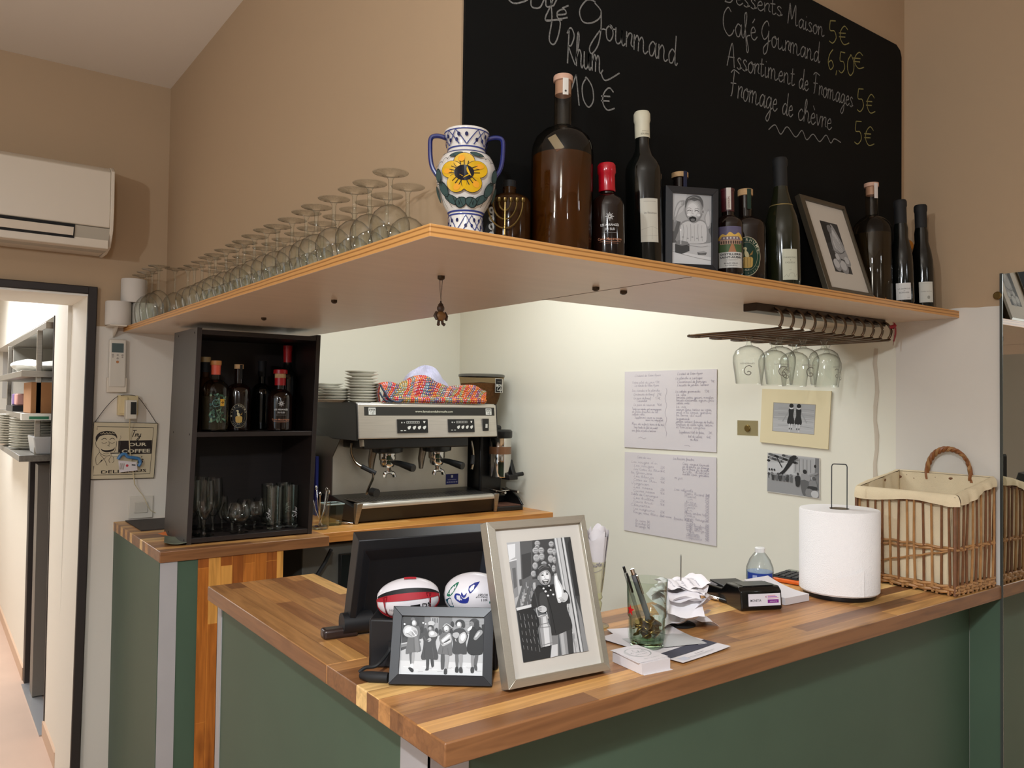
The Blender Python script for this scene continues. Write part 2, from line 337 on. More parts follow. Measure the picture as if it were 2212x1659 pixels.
# ------------------------------------------------------------------ flat artwork: shapes, type and pen strokes laid on a surface
_txt = {}
def type_mesh(st, bold=0.0):
    k = (st, bold)
    if k not in _txt:
        cu = bpy.data.curves.new('t', 'FONT'); cu.body = st; cu.size = 1.0; cu.resolution_u = 2; cu.offset = bold
        ob = bpy.data.objects.new('t', cu); COL.objects.link(ob)
        me = ob.to_mesh()
        V = [(p.co.x, p.co.y) for p in me.vertices]; F = [list(p.vertices) for p in me.polygons]
        ob.to_mesh_clear(); bpy.data.objects.remove(ob); bpy.data.curves.remove(cu)
        _txt[k] = (V, F)
    return _txt[k]
GL = {  # a round hand: pen strokes per letter, x-height 1; each entry (advance, [strokes])
 'a': (1.0, [[(.75, .8), (.45, 1), (.12, .6), (.2, .08), (.5, .1), (.75, .75)], [(.78, 1), (.75, .25), (.9, 0), (1.05, .2)]]),
 'b': (.9, [[(0, .3), (.35, 1.5), (.25, 2), (.1, 1.5), (.12, .2), (.4, 0), (.7, .4), (.5, .85), (.2, .6)]]),
 'c': (.8, [[(.7, .8), (.45, 1), (.1, .55), (.25, .05), (.55, .05), (.8, .3)]]),
 'd': (1.0, [[(.75, .8), (.45, 1), (.12, .6), (.2, .08), (.5, .1), (.75, .7)], [(.8, 2), (.76, .3), (.9, 0), (1.05, .2)]]),
 'e': (.8, [[(.1, .5), (.6, .65), (.45, 1), (.15, .7), (.15, .2), (.45, 0), (.8, .3)]]),
 'f': (.7, [[(.0, .2), (.4, 1.4), (.45, 2), (.22, 1.7), (.2, .3), (.2, -1), (.4, -.8), (.3, .1), (.7, .3)]]),
 'g': (1.0, [[(.75, .8), (.45, 1), (.12, .6), (.2, .1), (.5, .15), (.75, .75)], [(.78, 1), (.75, -.5), (.45, -1), (.2, -.75), (.6, -.2), (1.05, .2)]]),
 'h': (.95, [[(0, .3), (.35, 1.5), (.25, 2), (.12, 1.5), (.1, 0)], [(.1, .5), (.4, 1), (.65, .75), (.65, .2), (.8, 0), (.98, .2)]]),
 'i': (.5, [[(.15, .95), (.15, .2), (.3, 0), (.5, .2)], [(.2, 1.4), (.22, 1.48)]]),
 'j': (.5, [[(.25, .95), (.22, -.6), (.05, -1), (-.1, -.6), (.5, .2)], [(.3, 1.4), (.32, 1.48)]]),
 'k': (.85, [[(.1, 2), (.1, 0)], [(.6, .95), (.15, .45), (.6, .05), (.85, .2)]]),
 'l': (.55, [[(0, .3), (.38, 1.5), (.28, 2), (.12, 1.5), (.15, .2), (.3, 0), (.55, .2)]]),
 'm': (1.5, [[(.08, 1), (.1, 0)], [(.1, .6), (.35, 1), (.52, .75), (.52, 0)], [(.52, .6), (.8, 1), (1.0, .75), (1.02, .2), (1.2, 0), (1.5, .25)]]),
 'n': (1.05, [[(.08, 1), (.1, 0)], [(.1, .6), (.4, 1), (.62, .75), (.62, .2), (.8, 0), (1.05, .2)]]),
 'o': (.9, [[(.45, 1), (.12, .65), (.2, .1), (.5, 0), (.75, .45), (.6, .95), (.4, .95), (.6, .8), (.95, .85)]]),
 'p': (.95, [[(.1, 1), (.1, -1)], [(.1, .6), (.4, 1), (.7, .6), (.5, .05), (.2, .1)], [(.6, .1), (.95, .25)]]),
 'q': (.95, [[(.7, .8), (.4, 1), (.12, .6), (.2, .1), (.5, .15), (.7, .75)], [(.75, 1), (.72, -1), (.95, -.6)]]),
 'r': (.75, [[(.08, 1), (.1, 0)], [(.1, .55), (.35, .95), (.6, .9), (.55, .3), (.75, .15)]]),
 's': (.75, [[(.6, .85), (.35, 1), (.15, .75), (.55, .35), (.4, 0), (.1, .1)], [(.4, 0), (.75, .2)]]),
 't': (.65, [[(.25, 1.6), (.22, .2), (.4, 0), (.65, .2)], [(-.02, 1.05), (.55, 1.12)]]),
 'u': (1.05, [[(.1, 1), (.12, .2), (.35, 0), (.65, .3), (.68, .95)], [(.68, .95), (.7, .2), (.85, 0), (1.05, .2)]]),
 'v': (.85, [[(.08, 1), (.35, .05), (.65, .9), (.85, .85)]]),
 'w': (1.2, [[(.08, 1), (.25, .05), (.5, .8), (.75, .05), (1, .95), (1.2, .9)]]),
 'x': (.85, [[(.1, .95), (.65, .05)], [(.65, .95), (.1, .05), (.85, .2)]]),
 'y': (1.0, [[(.1, 1), (.15, .3), (.4, .05), (.7, .4)], [(.75, 1), (.7, -.5), (.4, -1), (.15, -.7), (1, .2)]]),
 'z': (.85, [[(.1, .95), (.65, .95), (.1, .05), (.8, .1)]]),
 'C': (1.25, [[(1.0, 1.8), (.7, 2.1), (.2, 1.5), (.1, .6), (.5, 0), (.9, .1), (1.2, .5)]]),
 'G': (1.45, [[(1.05, 1.7), (.75, 2.1), (.25, 1.6), (.12, .9), (.5, .4), (.95, .8), (1.05, 1.3)], [(1.08, 1.3), (1.0, -.4), (.6, -.9), (.5, -.3), (1.35, .5)]]),
 'R': (1.2, [[(.2, 0), (.3, 2)], [(.05, 1.7), (.5, 2.1), (.95, 1.7), (.6, 1.1), (.3, 1.0), (.7, .5), (1.15, .05)]]),
 'A': (1.2, [[(0, 0), (.5, 2.1), (.95, 0)], [(.05, .8), (.9, .9)]]),
 'F': (1.15, [[(.0, 1.8), (.4, 2.1), (1.15, 1.95)], [(.45, 2), (.4, .3), (.25, 0)], [(.1, 1.0), (.85, 1.1)]]),
 'M': (1.7, [[(.1, 0), (.25, 2), (.35, 2), (.65, .6), (1.05, 2), (1.2, 2), (1.3, .2), (1.6, .2)]]),
 'D': (1.25, [[(.3, 2), (.25, 0)], [(.05, 1.9), (.7, 2), (1.15, 1.2), (.8, .1), (.15, 0)]]),
 'L': (1.0, [[(.4, 2), (.2, .3), (.1, 0), (.9, .1)]]),
 'V': (1.1, [[(.05, 2), (.45, 0), (.95, 2), (1.1, 2)]]),
 'T': (1.1, [[(.05, 1.95), (1.1, 2.0)], [(.55, 2), (.5, 0)]]),
 'P': (1.05, [[(.25, 2), (.2, 0)], [(.05, 1.8), (.6, 2.05), (.95, 1.6), (.6, 1.05), (.25, 1.0)]]),
 'S': (1.05, [[(.9, 1.75), (.55, 2.05), (.2, 1.6), (.75, .8), (.6, .05), (.1, .2)]]),
 'E': (1.0, [[(.85, 1.9), (.4, 2), (.2, 1.5), (.55, 1.1), (.15, .6), (.4, 0), (.9, .2)]]),
 'B': (1.1, [[(.25, 2), (.2, 0)], [(.1, 1.9), (.7, 2), (.8, 1.4), (.3, 1.1), (.9, .8), (.8, .1), (.15, 0)]]),
 '0': (1.1, [[(.5, 2), (.15, 1.4), (.15, .5), (.5, 0), (.9, .5), (.9, 1.4), (.55, 2), (.4, 1.95)]]),
 '1': (.7, [[(.0, 1.0), (.45, 2.1)], [(.45, 2.1), (.5, 0)]]),
 '2': (.9, [[(.1, 1.6), (.45, 2), (.75, 1.5), (.1, .05), (.85, .05)]]),
 '3': (.9, [[(.1, 1.8), (.5, 2), (.7, 1.5), (.35, 1.1), (.75, .6), (.4, 0), (.1, .2)]]),
 '4': (.9, [[(.5, 2), (.1, .7), (.85, .75)], [(.6, 1.3), (.6, 0)]]),
 '5': (1.0, [[(.2, 2), (.15, 1.15), (.6, 1.1), (.75, .5), (.4, 0), (.05, .15)], [(.2, 2), (.75, 2.05)]]),
 '6': (1.0, [[(.65, 2), (.25, 1.4), (.12, .6), (.4, 0), (.75, .4), (.5, .9), (.15, .6)]]),
 '7': (.9, [[(.1, 2), (.8, 2), (.3, 0)]]), '8': (.9, [[(.45, 1.05), (.15, 1.6), (.5, 2), (.7, 1.6), (.2, .5), (.45, 0), (.75, .5), (.45, 1.05)]]),
 '9': (.9, [[(.7, 1.6), (.4, 2), (.15, 1.5), (.4, 1.1), (.7, 1.6), (.6, .0)]]),
 ',': (.4, [[(.2, .1), (.1, -.4)]]), '.': (.35, [[(.12, .0), (.16, .08)]]), "'": (.3, [[(.15, 2), (.1, 1.6)]]), '-': (.6, [[(.1, .5), (.5, .5)]]), '(': (.4, [[(.35, 2), (.1, 1), (.35, -.2)]]), ')': (.4, [[(.05, 2), (.3, 1), (.05, -.2)]]),
 '€': (1.2, [[(1.0, 1.4), (.65, 1.7), (.25, 1.2), (.2, .5), (.55, 0), (1.1, .2)], [(.05, 1.0), (.75, 1.05)], [(.05, .65), (.7, .7)]]),
 ' ': (.7, []),
}
ACC = {'é': ('e', [(.35, 1.3), (.65, 1.65)]), 'è': ('e', [(.3, 1.65), (.55, 1.3)]), 'ê': ('e', [(.15, 1.3), (.4, 1.6), (.65, 1.3)]), 'à': ('a', [(.3, 1.65), (.55, 1.3)]), 'û': ('u', [(.2, 1.3), (.4, 1.6), (.6, 1.3)])}

class Art:
    def __init__(s, step=2.5e-5, split=0.0): s.it = []; s.step = step; s.n = 0; s.split = split
    def _add(s, polys, col, same=False):
        if not same: s.n += 1
        s.it.append((polys, col, s.n))
    def poly(s, pts, col, sm=0, closed=True):
        if sm: pts = [(p.x, p.y) for p in catmull([(a, b, 0) for a, b in pts], sm, True)]
        s._add([list(pts)], col); return s
    def rect(s, x0, y0, x1, y1, col): return s.poly([(x0, y0), (x1, y0), (x1, y1), (x0, y1)], col)
    def ell(s, cx, cy, rx, ry, col, n=22, rot=0.0):
        c, d = math.cos(rot), math.sin(rot)
        return s.poly([(cx+rx*math.cos(2*PI*k/n)*c-ry*math.sin(2*PI*k/n)*d, cy+rx*math.cos(2*PI*k/n)*d+ry*math.sin(2*PI*k/n)*c) for k in range(n)], col)
    def ring(s, cx, cy, rx, ry, w, col, n=36): return s.stroke([(cx+rx*math.cos(2*PI*k/n), cy+ry*math.sin(2*PI*k/n)) for k in range(n+1)], w, col)
    def stroke(s, pts, w, col, sm=0, same=False, taper=False):
        P = catmull([(a, b, 0) for a, b in pts], sm) if sm else [Vector((a, b, 0)) for a, b in pts]
        Lh, Rh = [], []
        m = len(P)
        for i, p in enumerate(P):
            t = P[min(i+1, m-1)]-P[max(i-1, 0)]
            if t.length < 1e-9: continue
            t.normalize(); h = w*0.5*((1-abs(2*i/(m-1)-1)**3*0.8) if taper else 1.0)
            Lh.append((p.x-t.y*h, p.y+t.x*h)); Rh.append((p.x+t.y*h, p.y-t.x*h))
        qs = [[Lh[i], Rh[i], Rh[i+1], Lh[i+1]] for i in range(len(Lh)-1)]
        s._add(qs, col, same); return s
    def text(s, st, x, y, size, col, align='l', bold=0.0, sx=1.0, rot=0.0):
        V, F = type_mesh(st, bold)
        if not V: return s
        wd = max(v[0] for v in V)
        ox = {'l': 0, 'c': -wd/2, 'r': -wd}[align]
        c, d = math.cos(rot), math.sin(rot)
        Q = [((v[0]+ox)*size*sx, v[1]*size) for v in V]
        Q = [(x+a*c-b*d, y+a*d+b*c) for a, b in Q]
        s._add([[Q[k] for k in f] for f in F], col); return s
    def fit(s, st, x, y, wid, size, col, align='c', bold=0.0):
        V, F = type_mesh(st, bold); wd = max(v[0] for v in V)*size
        return s.text(st, x, y, size, col, align, bold, sx=wid/wd)
    def hand(s, st, x, y, xh, w, col, wid=None, slant=0.12, vec=None, sm=5, jit=0.0):
        # pen-written line starting at (x, y); vec = direction of the baseline (unit), xh = x-height, wid = overall length
        adv = []
        for ch in st:
            base = ACC[ch][0] if ch in ACC else ch
            adv.append(GL.get(base, GL[' '])[0])
        tot = sum(adv); k = (wid/(tot*xh)) if wid else 1.0
        ux, uy = vec or (1, 0); s.n += 1; cx = 0.0
        rng = random.Random(st)
        for ch, a in zip(st, adv):
            base = ch; strokes = []
            if ch in ACC: base = ACC[ch][0]; strokes = [ACC[ch][1]]
            dy = rng.uniform(-jit, jit)
            for sk in GL.get(base, GL[' '])[1]+strokes:
                pts = []
                for px, py in sk:
                    X = (cx+px)*xh*k+py*xh*slant; Y = (py+dy)*xh
                    pts.append((x+X*ux-Y*uy, y+X*uy+Y*ux))
                s.stroke(pts, w, col, sm if len(pts) > 2 else 0, same=True)
            cx += a
        return s
    def build(s, mb, fn):
        for polys, col, n in s.it:
            mb.mt(col if isinstance(col, bpy.types.Material) else ink(col))
            for p in polys:
                if s.split:
                    lo = min(q[0] for q in p); hi = max(q[0] for q in p)
                    c0 = math.floor(lo/s.split)
                    parts = []
                    while c0*s.split < hi-1e-9:
                        parts.append(_clip(p, c0*s.split, (c0+1)*s.split)); c0 += 1
                else: parts = [p]
                for q in parts:
                    if len(q) > 2:
                        mb.f([mb.bm.verts.new(mb.M @ Vector(fn(a, b, n*s.step))) for a, b in q])
        return mb
def _clip(p, a, b):
    for lim, sg in ((a, 1), (b, -1)):
        out = []
        for i in range(len(p)):
            q, r = p[i-1], p[i]; iq = sg*(q[0]-lim) >= 0; ir = sg*(r[0]-lim) >= 0
            if iq != ir:
                t = (lim-q[0])/(r[0]-q[0]); out.append((lim, q[1]+t*(r[1]-q[1])))
            if ir: out.append(r)
        p = out
        if len(p) < 3: return []
    return p
def wrap(r, z0=0.0, off=0.0004, th=0.0):    # onto a bottle of radius r, centred on local -Y
    return lambda u, v, l: ((r+off+l)*math.sin(th+u/r), -(r+off+l)*math.cos(th+u/r), z0+v)
def planeY(x0, z0, y, sgn=-1): return lambda u, v, l: (x0+u, y+sgn*l, z0+v)
# ------------------------------------------------------------------ main planes (metres, floor z = 0, eye 1.55)
XR, YB, YN = 2.40, 3.456, 3.744          # right wall, door wall, niche wall
ZC, ZE = 1.067, 1.0412                   # counter tops: bar, coffee counter
ZS, ZT = 1.8116, 1.8321                  # hanging shelf under / top
ZCEIL = 2.82
BX, BY = 0.795, 1.25                     # bulkhead faces
BEIGE, WHITE = (178, 152, 122), (214, 206, 194)
m_wall = two_tone('wall_paint', WHITE, BEIGE, 1.83)
m_wallr = two_tone('wall_paint_right', (216, 210, 200), BEIGE, 1.838)
m_beige = mat('beige_paint', BEIGE, 0.8, spec=0.25, bump=0.3, bscale=14)
m_white = mat('white_wall_paint', (226, 222, 206), 0.7, spec=0.3, bump=0.25, bscale=16)
m_shell = mat('far_wall_paint', (158, 150, 138), 0.85, spec=0.2)
m_ceil = mat('ceiling_paint', (230, 222, 210), 0.85, spec=0.2, bump=0.15, bscale=60)
m_hall = mat('hall_paint', (236, 230, 218), 0.6, spec=0.3)
m_green = mat('green_paint', (70, 90, 72), 0.5, spec=0.4, noise=0.12, nscale=6)
m_black = mat('black_plastic', (14, 14, 15), 0.4)
m_blackm = mat('black_matte', (16, 16, 17), 0.7)
m_steel = mat('stainless_steel', (176, 172, 164), 0.28, 1.0)
m_steelb = mat('brushed_steel', (158, 152, 142), 0.38, 1.0, noise=0.25, nscale=8, stretch=(2, 40, 40))
m_chrome = mat('chrome', (210, 208, 204), 0.08, 1.0)
m_alu = mat('aluminium_trim', (176, 172, 172), 0.5, 0.15, noise=0.12, nscale=5)
m_dark = mat('dark_frame_paint', (40, 31, 27), 0.55, noise=0.3, nscale=12)
m_floor = mat('floor_tile', (206, 176, 156), 0.55, noise=0.12, nscale=3)

# ------------------------------------------------------------------ room shell
b = MB(m_floor); b.box((-3.2, -3.2, -0.1), (XR+0.1, 9.2, 0.0)); struct(b.build('floor'))
b = MB(m_ceil); b.box((-3.2, -3.2, ZCEIL), (XR+0.1, YN+0.1, ZCEIL+0.1)); struct(b.build('ceiling'))
b = MB(m_shell); b.box((-3.2, -3.2, 0), (-3.1, YB, ZCEIL)); struct(b.build('wall_left'))
b = MB(m_shell); b.box((-3.1, -3.2, 0), (XR, -3.1, ZCEIL)); struct(b.build('wall_front'))
b = MB(m_wallr); b.box((XR, -3.2, 0), (XR+0.1, 1.275, ZCEIL)); struct(b.build('wall_right'))
b = MB(m_white); b.box((XR, 1.275, 0), (XR+0.1, YN+0.1, ZCEIL)); struct(b.build('wall_niche_right'))
b = MB(m_wall)
b.hexa([(0.496, YB, 0), (1.30, YB, 0), (1.30, YN+0.1, 0), (0.496, YN+0.1, 0), (0.518, YB, 1.95), (1.30, YB, 1.95), (1.30, YN+0.1, 1.95), (0.518, YN+0.1, 1.95)])
b.box((-3.1, YB, 0), (-0.38, YN+0.1, 1.95)); b.box((-3.1, YB, 1.95), (1.30, YN+0.1, ZCEIL))
struct(b.build('wall_back'))
b = MB(m_white); b.box((1.30, YN, 0), (XR, YN+0.1, ZCEIL)); struct(b.build('wall_niche'))
b = MB(m_beige); b.box((BX, BY+0.07, ZT), (BX+0.07, YB, ZCEIL)); struct(b.build('wall_bulkhead_left'))
b = MB(m_beige); b.box((BX, BY, ZT), (XR, BY+0.07, ZCEIL)); struct(b.build('wall_bulkhead_front'))
b = MB(m_white); b.box((BX+0.07, BY+0.07, 2.62), (XR, YN, 2.68)); struct(b.build('ceiling_niche'))
# door lining and frame of the passage (an old frame, leaning a little)
b = MB(m_hall)
b.hexa([(0.488, YB-0.012, 0), (0.497, YB-0.012, 0), (0.497, YN+0.1, 0), (0.488, YN+0.1, 0), (0.510, YB-0.012, 1.95), (0.519, YB-0.012, 1.95), (0.519, YN+0.1, 1.95), (0.510, YN+0.1, 1.95)])
b.box((-0.38, YB-0.012, 1.941), (0.519, YN+0.1, 1.951))
struct(b.build('trim_1'))
b = MB(m_dark)
def lean_bar(x0, x1, z0, z1): 
    k = lambda z: (z-1.0)*0.0113
    b.hexa([(x0+k(z0), YB-0.022, z0), (x1+k(z0), YB-0.022, z0), (x1+k(z0), YB, z0), (x0+k(z0), YB, z0), (x0+k(z1), YB-0.022, z1), (x1+k(z1), YB-0.022, z1), (x1+k(z1), YB, z1), (x0+k(z1), YB, z1)])
lean_bar(0.499, 0.531, 0, 1.979); lean_bar(-0.42, -0.385, 0, 1.979); b.box((-0.40, YB-0.022, 1.949), (0.512, YB, 1.979))
o = b.build('door_1', bevel=0.003); struct(o)
# passage beyond the door
HX = 0.495
b = MB(m_hall)
b.box((HX, YN+0.1, 0), (HX+0.1, 4.25, 2.4)); b.box((HX, 4.25, 1.93), (HX+0.1, 8.0, 2.4)); b.box((HX, 5.14, 0), (HX+0.1, 8.0, 1.20))
struct(b.build('wall_hall_right'))
b = MB(m_hall); b.box((-1.2, 8.0, 0), (2.3, 8.1, 2.4)); struct(b.build('wall_hall_end'))
b = MB(m_hall); b.box((-1.2, YN+0.1, 0), (-1.1, 8.0, 2.4)); struct(b.build('wall_hall_left'))
b = MB(m_hall); b.box((-1.2, YN+0.1, 2.4), (2.3, 8.1, 2.5)); struct(b.build('ceiling_hall'))
m_kit = mat('kitchen_wall', (70, 66, 60), 0.7)  # dark grey stands in for the dimness inside the kitchen
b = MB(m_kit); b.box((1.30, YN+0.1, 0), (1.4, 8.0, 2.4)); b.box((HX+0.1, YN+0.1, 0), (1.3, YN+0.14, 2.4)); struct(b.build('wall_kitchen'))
m_skirt = mat('skirting_tile', (208, 176, 150), 0.45)
b = MB(m_skirt); b.box((HX-0.010, YN+0.1, 0), (HX, 4.25, 0.068)); struct(b.build('baseboard_hall'))
b = MB(m_skirt); b.box((HX-0.010, 5.14, 0), (HX, 8.0, 0.068)); struct(b.build('baseboard_hall_far'))
b = MB(mat('threshold_metal', (180, 180, 182), 0.4, 0.8)); b.box((HX-0.02, 4.25, 0), (HX+0.05, 5.06, 0.006)); struct(b.build('trim_2'))
b = MB(m_dark); b.box((HX-0.006, 5.06, 0.0), (HX+0.11, 5.14, 1.20)); struct(b.build('trim_3', bevel=0.003))
b = MB(m_dark); b.box((HX-0.004, 4.246, 0.0), (HX+0.104, 4.262, 1.93)); struct(b.build('trim_4'))
# hand-plastered seam beside the niche and the green skirt of the right wall
b = MB(mat('seam_plaster', (196, 184, 166), 0.8))
b.tube([(XR, 1.338+0.004*math.sin(k*1.7), 1.735-0.045*k) for k in range(12)], [0.007+0.001*math.sin(k*2.3) for k in range(12)], 6, flat=0.5)
struct(b.build('trim_5'))
b = MB(m_green); b.box((XR-0.004, 0.965, 0), (XR, 1.06, ZC-0.037)); struct(b.build('trim_6'))

# chalkboard on the bulkhead above the shelf
board = thing('chalkboard', 'large black chalkboard with chalked dessert menu on the wall above the bottle shelf', 'chalkboard', (BX, BY, ZT))
m_board = mat('board_black', (7, 8, 7), 0.8, spec=0.2, noise=0.25, nscale=5)
x1, h = 2.371-BX, 2.645-ZT
pts = [(0.004, 0), (x1, 0), (x1, h-0.03), (x1-0.008, h-0.012), (x1-0.03, h), (0.004, h)]
b = MB(m_board); b.extrude([(p[0], -0.007, p[1]) for p in pts], (0, 0.007, 0)); b.build('board', board)
m_chalk = mat('chalk', (150, 149, 145), 0.9, spec=0.1, noise=0.75, nscale=260)
m_chalky = mat('chalk_yellow', (160, 153, 98), 0.9, spec=0.1, noise=0.75, nscale=260)
a = Art(step=1e-5)
def bp(px, py): p = atY(px, py, BY-0.007); return (p.x-BX, p.z-ZT)
def chalk(st, p0, p1, xh, wt=0.0032, c=m_chalk, slant=0.15):
    # baseline from photo point p0 to p1 (both on the board), xh in metres
    A = Vector(bp(*p0)); B = Vector(bp(*p1)); d = B-A; L = d.length; d.normalize()
    a.hand(st, A.x, A.y, xh, wt, c, wid=L, slant=slant, vec=(d.x, d.y), sm=6)
def trace(pxs, wt=0.0032, c=m_chalk, sm=6): a.stroke([bp(*p) for p in pxs], wt, c, sm)
# left column, traced letter by letter where the hand is large
trace([(1118, -45), (1092, -20), (1106, 6), (1135, 2), (1150, -14)])
trace([(1172, -12), (1150, -8), (1148, 14), (1166, 16), (1178, -6), (1180, 14), (1196, 12)])
trace([(1196, 12), (1215, -30), (1212, -46), (1190, 10), (1178, 44), (1208, 44), (1206, 76), (1196, 96), (1186, 84), (1192, 40), (1188, -10)])
trace([(1178, 44), (1214, 43)])
trace([(1204, 32), (1222, 30), (1218, 20), (1204, 26), (1206, 40), (1226, 38)]); trace([(1214, 18), (1228, 12)])
trace([(1286, 4), (1268, 0), (1252, 22), (1258, 46), (1276, 50), (1294, 40), (1298, 24), (1284, 6)]); trace([(1298, 26), (1298, 60), (1292, 96), (1278, 116), (1274, 100), (1296, 66), (1308, 64)])
chalk('ourmand', (1306, 84), (1462, 142), 0.034, slant=0.05)
chalk('Rhum', (1222, 136), (1302, 160), 0.036, slant=0.05)
trace([(1298, 158), (1308, 174), (1338, 158)])
chalk('10', (1236, 226), (1288, 234), 0.030, slant=0.0); chalk('€', (1296, 236), (1330, 240), 0.028)
# right column
chalk('Desserts', (1562, 2), (1690, 36), 0.024, 0.0028); chalk('Maison', (1700, 50), (1780, 80), 0.025, 0.0028)
chalk('Café', (1562, 74), (1636, 88), 0.032, 0.0028, slant=0.05); chalk('Gourmand', (1642, 92), (1770, 136), 0.029, 0.0028)
chalk('Assortiment', (1570, 142), (1716, 186), 0.028, 0.0028); chalk('de Fromages', (1724, 190), (1842, 232), 0.028, 0.0028)
chalk('Fromage', (1574, 206), (1678, 242), 0.032, 0.0028); chalk('de', (1688, 246), (1712, 254), 0.030, 0.0028); chalk('chèvre', (1722, 258), (1796, 282), 0.031, 0.0028)
trace([(1660, 280), (1674, 270), (1686, 290), (1700, 274), (1718, 296), (1732, 282), (1742, 302), (1756, 290), (1770, 306), (1784, 292), (1794, 309), (1802, 300), (1816, 308)], 0.0028)
chalk('5€', (1790, 92), (1836, 98), 0.030, 0.003, m_chalky); chalk('6,50', (1786, 148), (1846, 166), 0.029, 0.003, m_chalky); chalk('€', (1842, 146), (1868, 150), 0.027, 0.003, m_chalky)
chalk('5€', (1850, 240), (1892, 246), 0.032, 0.003, m_chalky); chalk('5€', (1844, 310), (1890, 316), 0.032, 0.003, m_chalky)
b = MB(); a.build(b, lambda u, v, l: (u, -0.0074-l, v)); b.build('chalk_writing', board, norm=False)

# ------------------------------------------------------------------ hanging plywood shelf (an L around the bar)
m_ply = blocks('plywood_edge', 'x', [(196, 138, 66), (178, 118, 52), (206, 150, 78)], 3.0, 0.5, 0.5, grain=0.6)
m_lam = mat('shelf_laminate', (214, 192, 168), 0.36, noise=0.10, nscale=3, stretch=(1, 9, 9))
def ply(name):
    m = bpy.data.materials.new(name); m.use_nodes = True; N, L = nt(m); bs = N['Principled BSDF']; bs.inputs['Roughness'].default_value = 0.45
    tc = N.new('ShaderNodeTexCoord'); sp = N.new('ShaderNodeSeparateXYZ'); L.new(tc.outputs['Object'], sp.inputs[0])
    no = N.new('ShaderNodeTexNoise'); no.inputs['Scale'].default_value = 6; L.new(tc.outputs['Object'], no.inputs['Vector'])
    ma = N.new('ShaderNodeMath'); ma.operation = 'MULTIPLY_ADD'; ma.inputs[1].default_value = 0.003; L.new(no.outputs[0], ma.inputs[0]); L.new(sp.outputs[2], ma.inputs[2])
    md = N.new('ShaderNodeMath'); md.operation = 'PINGPONG'; md.inputs[1].default_value = 0.0042; L.new(ma.outputs[0], md.inputs[0])
    dv = N.new('ShaderNodeMath'); dv.operation = 'DIVIDE'; dv.inputs[1].default_value = 0.0042; L.new(md.outputs[0], dv.inputs[0])
    rp = N.new('ShaderNodeValToRGB'); e = rp.color_ramp.elements; e[0].position = 0.08; e[0].color = lin((150, 98, 44)); e[1].position = 0.45; e[1].color = lin((206, 150, 84))
    L.new(dv.outputs[0], rp.inputs[0]); L.new(rp.outputs[0], bs.inputs['Base Color'])
    return m
m_plye = ply('plywood_layers')
shelf = thing('hanging_shelf', 'L-shaped plywood shelf with beige underside hanging over the bar', 'shelf', (0.639, 1.09, ZS))
SH = [(0.639, 1.089), (XR, 1.089), (XR, 1.573), (1.262, 1.573), (1.262, YB), (0.639, YB)]
b = MB(m_lam); b.prism([(x-0.639, y-1.09) for x, y in SH], 0, ZT-ZS); 
b.mt(m_plye)
for f in b.bm.faces:
    f.normal_update()
    if abs(f.normal.z) < 0.5: f.material_index = 1
b.build('board', shelf, bevel=0.0012)
b = MB(mat('joint_line', (92, 70, 52), 0.7)); q = [atZ(1169.5, 647.8, ZS), atZ(1330, 622, ZS)]
b.box((q[0].x-0.639, q[0].y-1.09, -0.0004), (q[0].x-0.639+0.0025, 0.001, 0.0)); b.build('joint', shelf)
m_nut = mat('bolt_metal', (74, 60, 46), 0.4, 0.8)
for px, py in ((722, 648), (570, 686), (953, 596), (1287, 620), (1347, 628)):
    p = atZ(px, py, ZS); b = MB(m_nut); b.lathe([(0, -0.0095), (0.0042, -0.009), (0.0085, -0.006), (0.0085, 0)], (0, 0, 0), 6)
    b.build('bolt', shelf, loc=(p.x-0.639, p.y-1.09, 0))
p = atZ(953, 596, ZS)
ch = thing('hanging_charm', 'little carved brown figure charm hanging on a loop under the shelf', 'charm', (p.x, p.y, ZS-0.0095))
m_cw = mat('charm_brown', (70, 48, 32), 0.5, noise=0.4, nscale=60); m_cl = mat('charm_gold', (132, 92, 48), 0.45, noise=0.3, nscale=80)
b = MB(mat('cord_brown', (40, 26, 20), 0.8)); b.tube([(-0.003, 0, 0.004), (-0.002, 0, -0.02), (0, 0, -0.043), (0.002, 0, -0.02), (0.003, 0, 0.004)], 0.0006, 6); b.ball((0, 0, -0.045), 0.0018, 8, (1, 1, 1.8)); b.build('loop', ch)
b = MB(m_cl); b.ball((0, 0, -0.074), 0.0115, 16, (1.08, 0.85, 0.9)); b.build('body', ch)
b = MB(m_cw); b.ball((0, 0, -0.058), 0.0085, 16, (0.95, 0.9, 1)); b.lathe([(0.006, 0), (0.003, 0.004), (0, 0.006)], (0, 0, -0.051), 12); b.build('head', ch)
for s in (-1, 1):
    b = MB(m_cw); b.tube([(s*0.009, 0, -0.066), (s*0.0135, -0.001, -0.074), (s*0.011, -0.004, -0.082)], [0.0035, 0.004, 0.003], 8); b.build('arm', ch)
    b = MB(m_cw); b.tube([(s*0.004, 0, -0.082), (s*0.005, 0, -0.089), (s*0.0075, -0.004, -0.092)], [0.003, 0.003, 0.0035], 8); b.build('leg', ch)

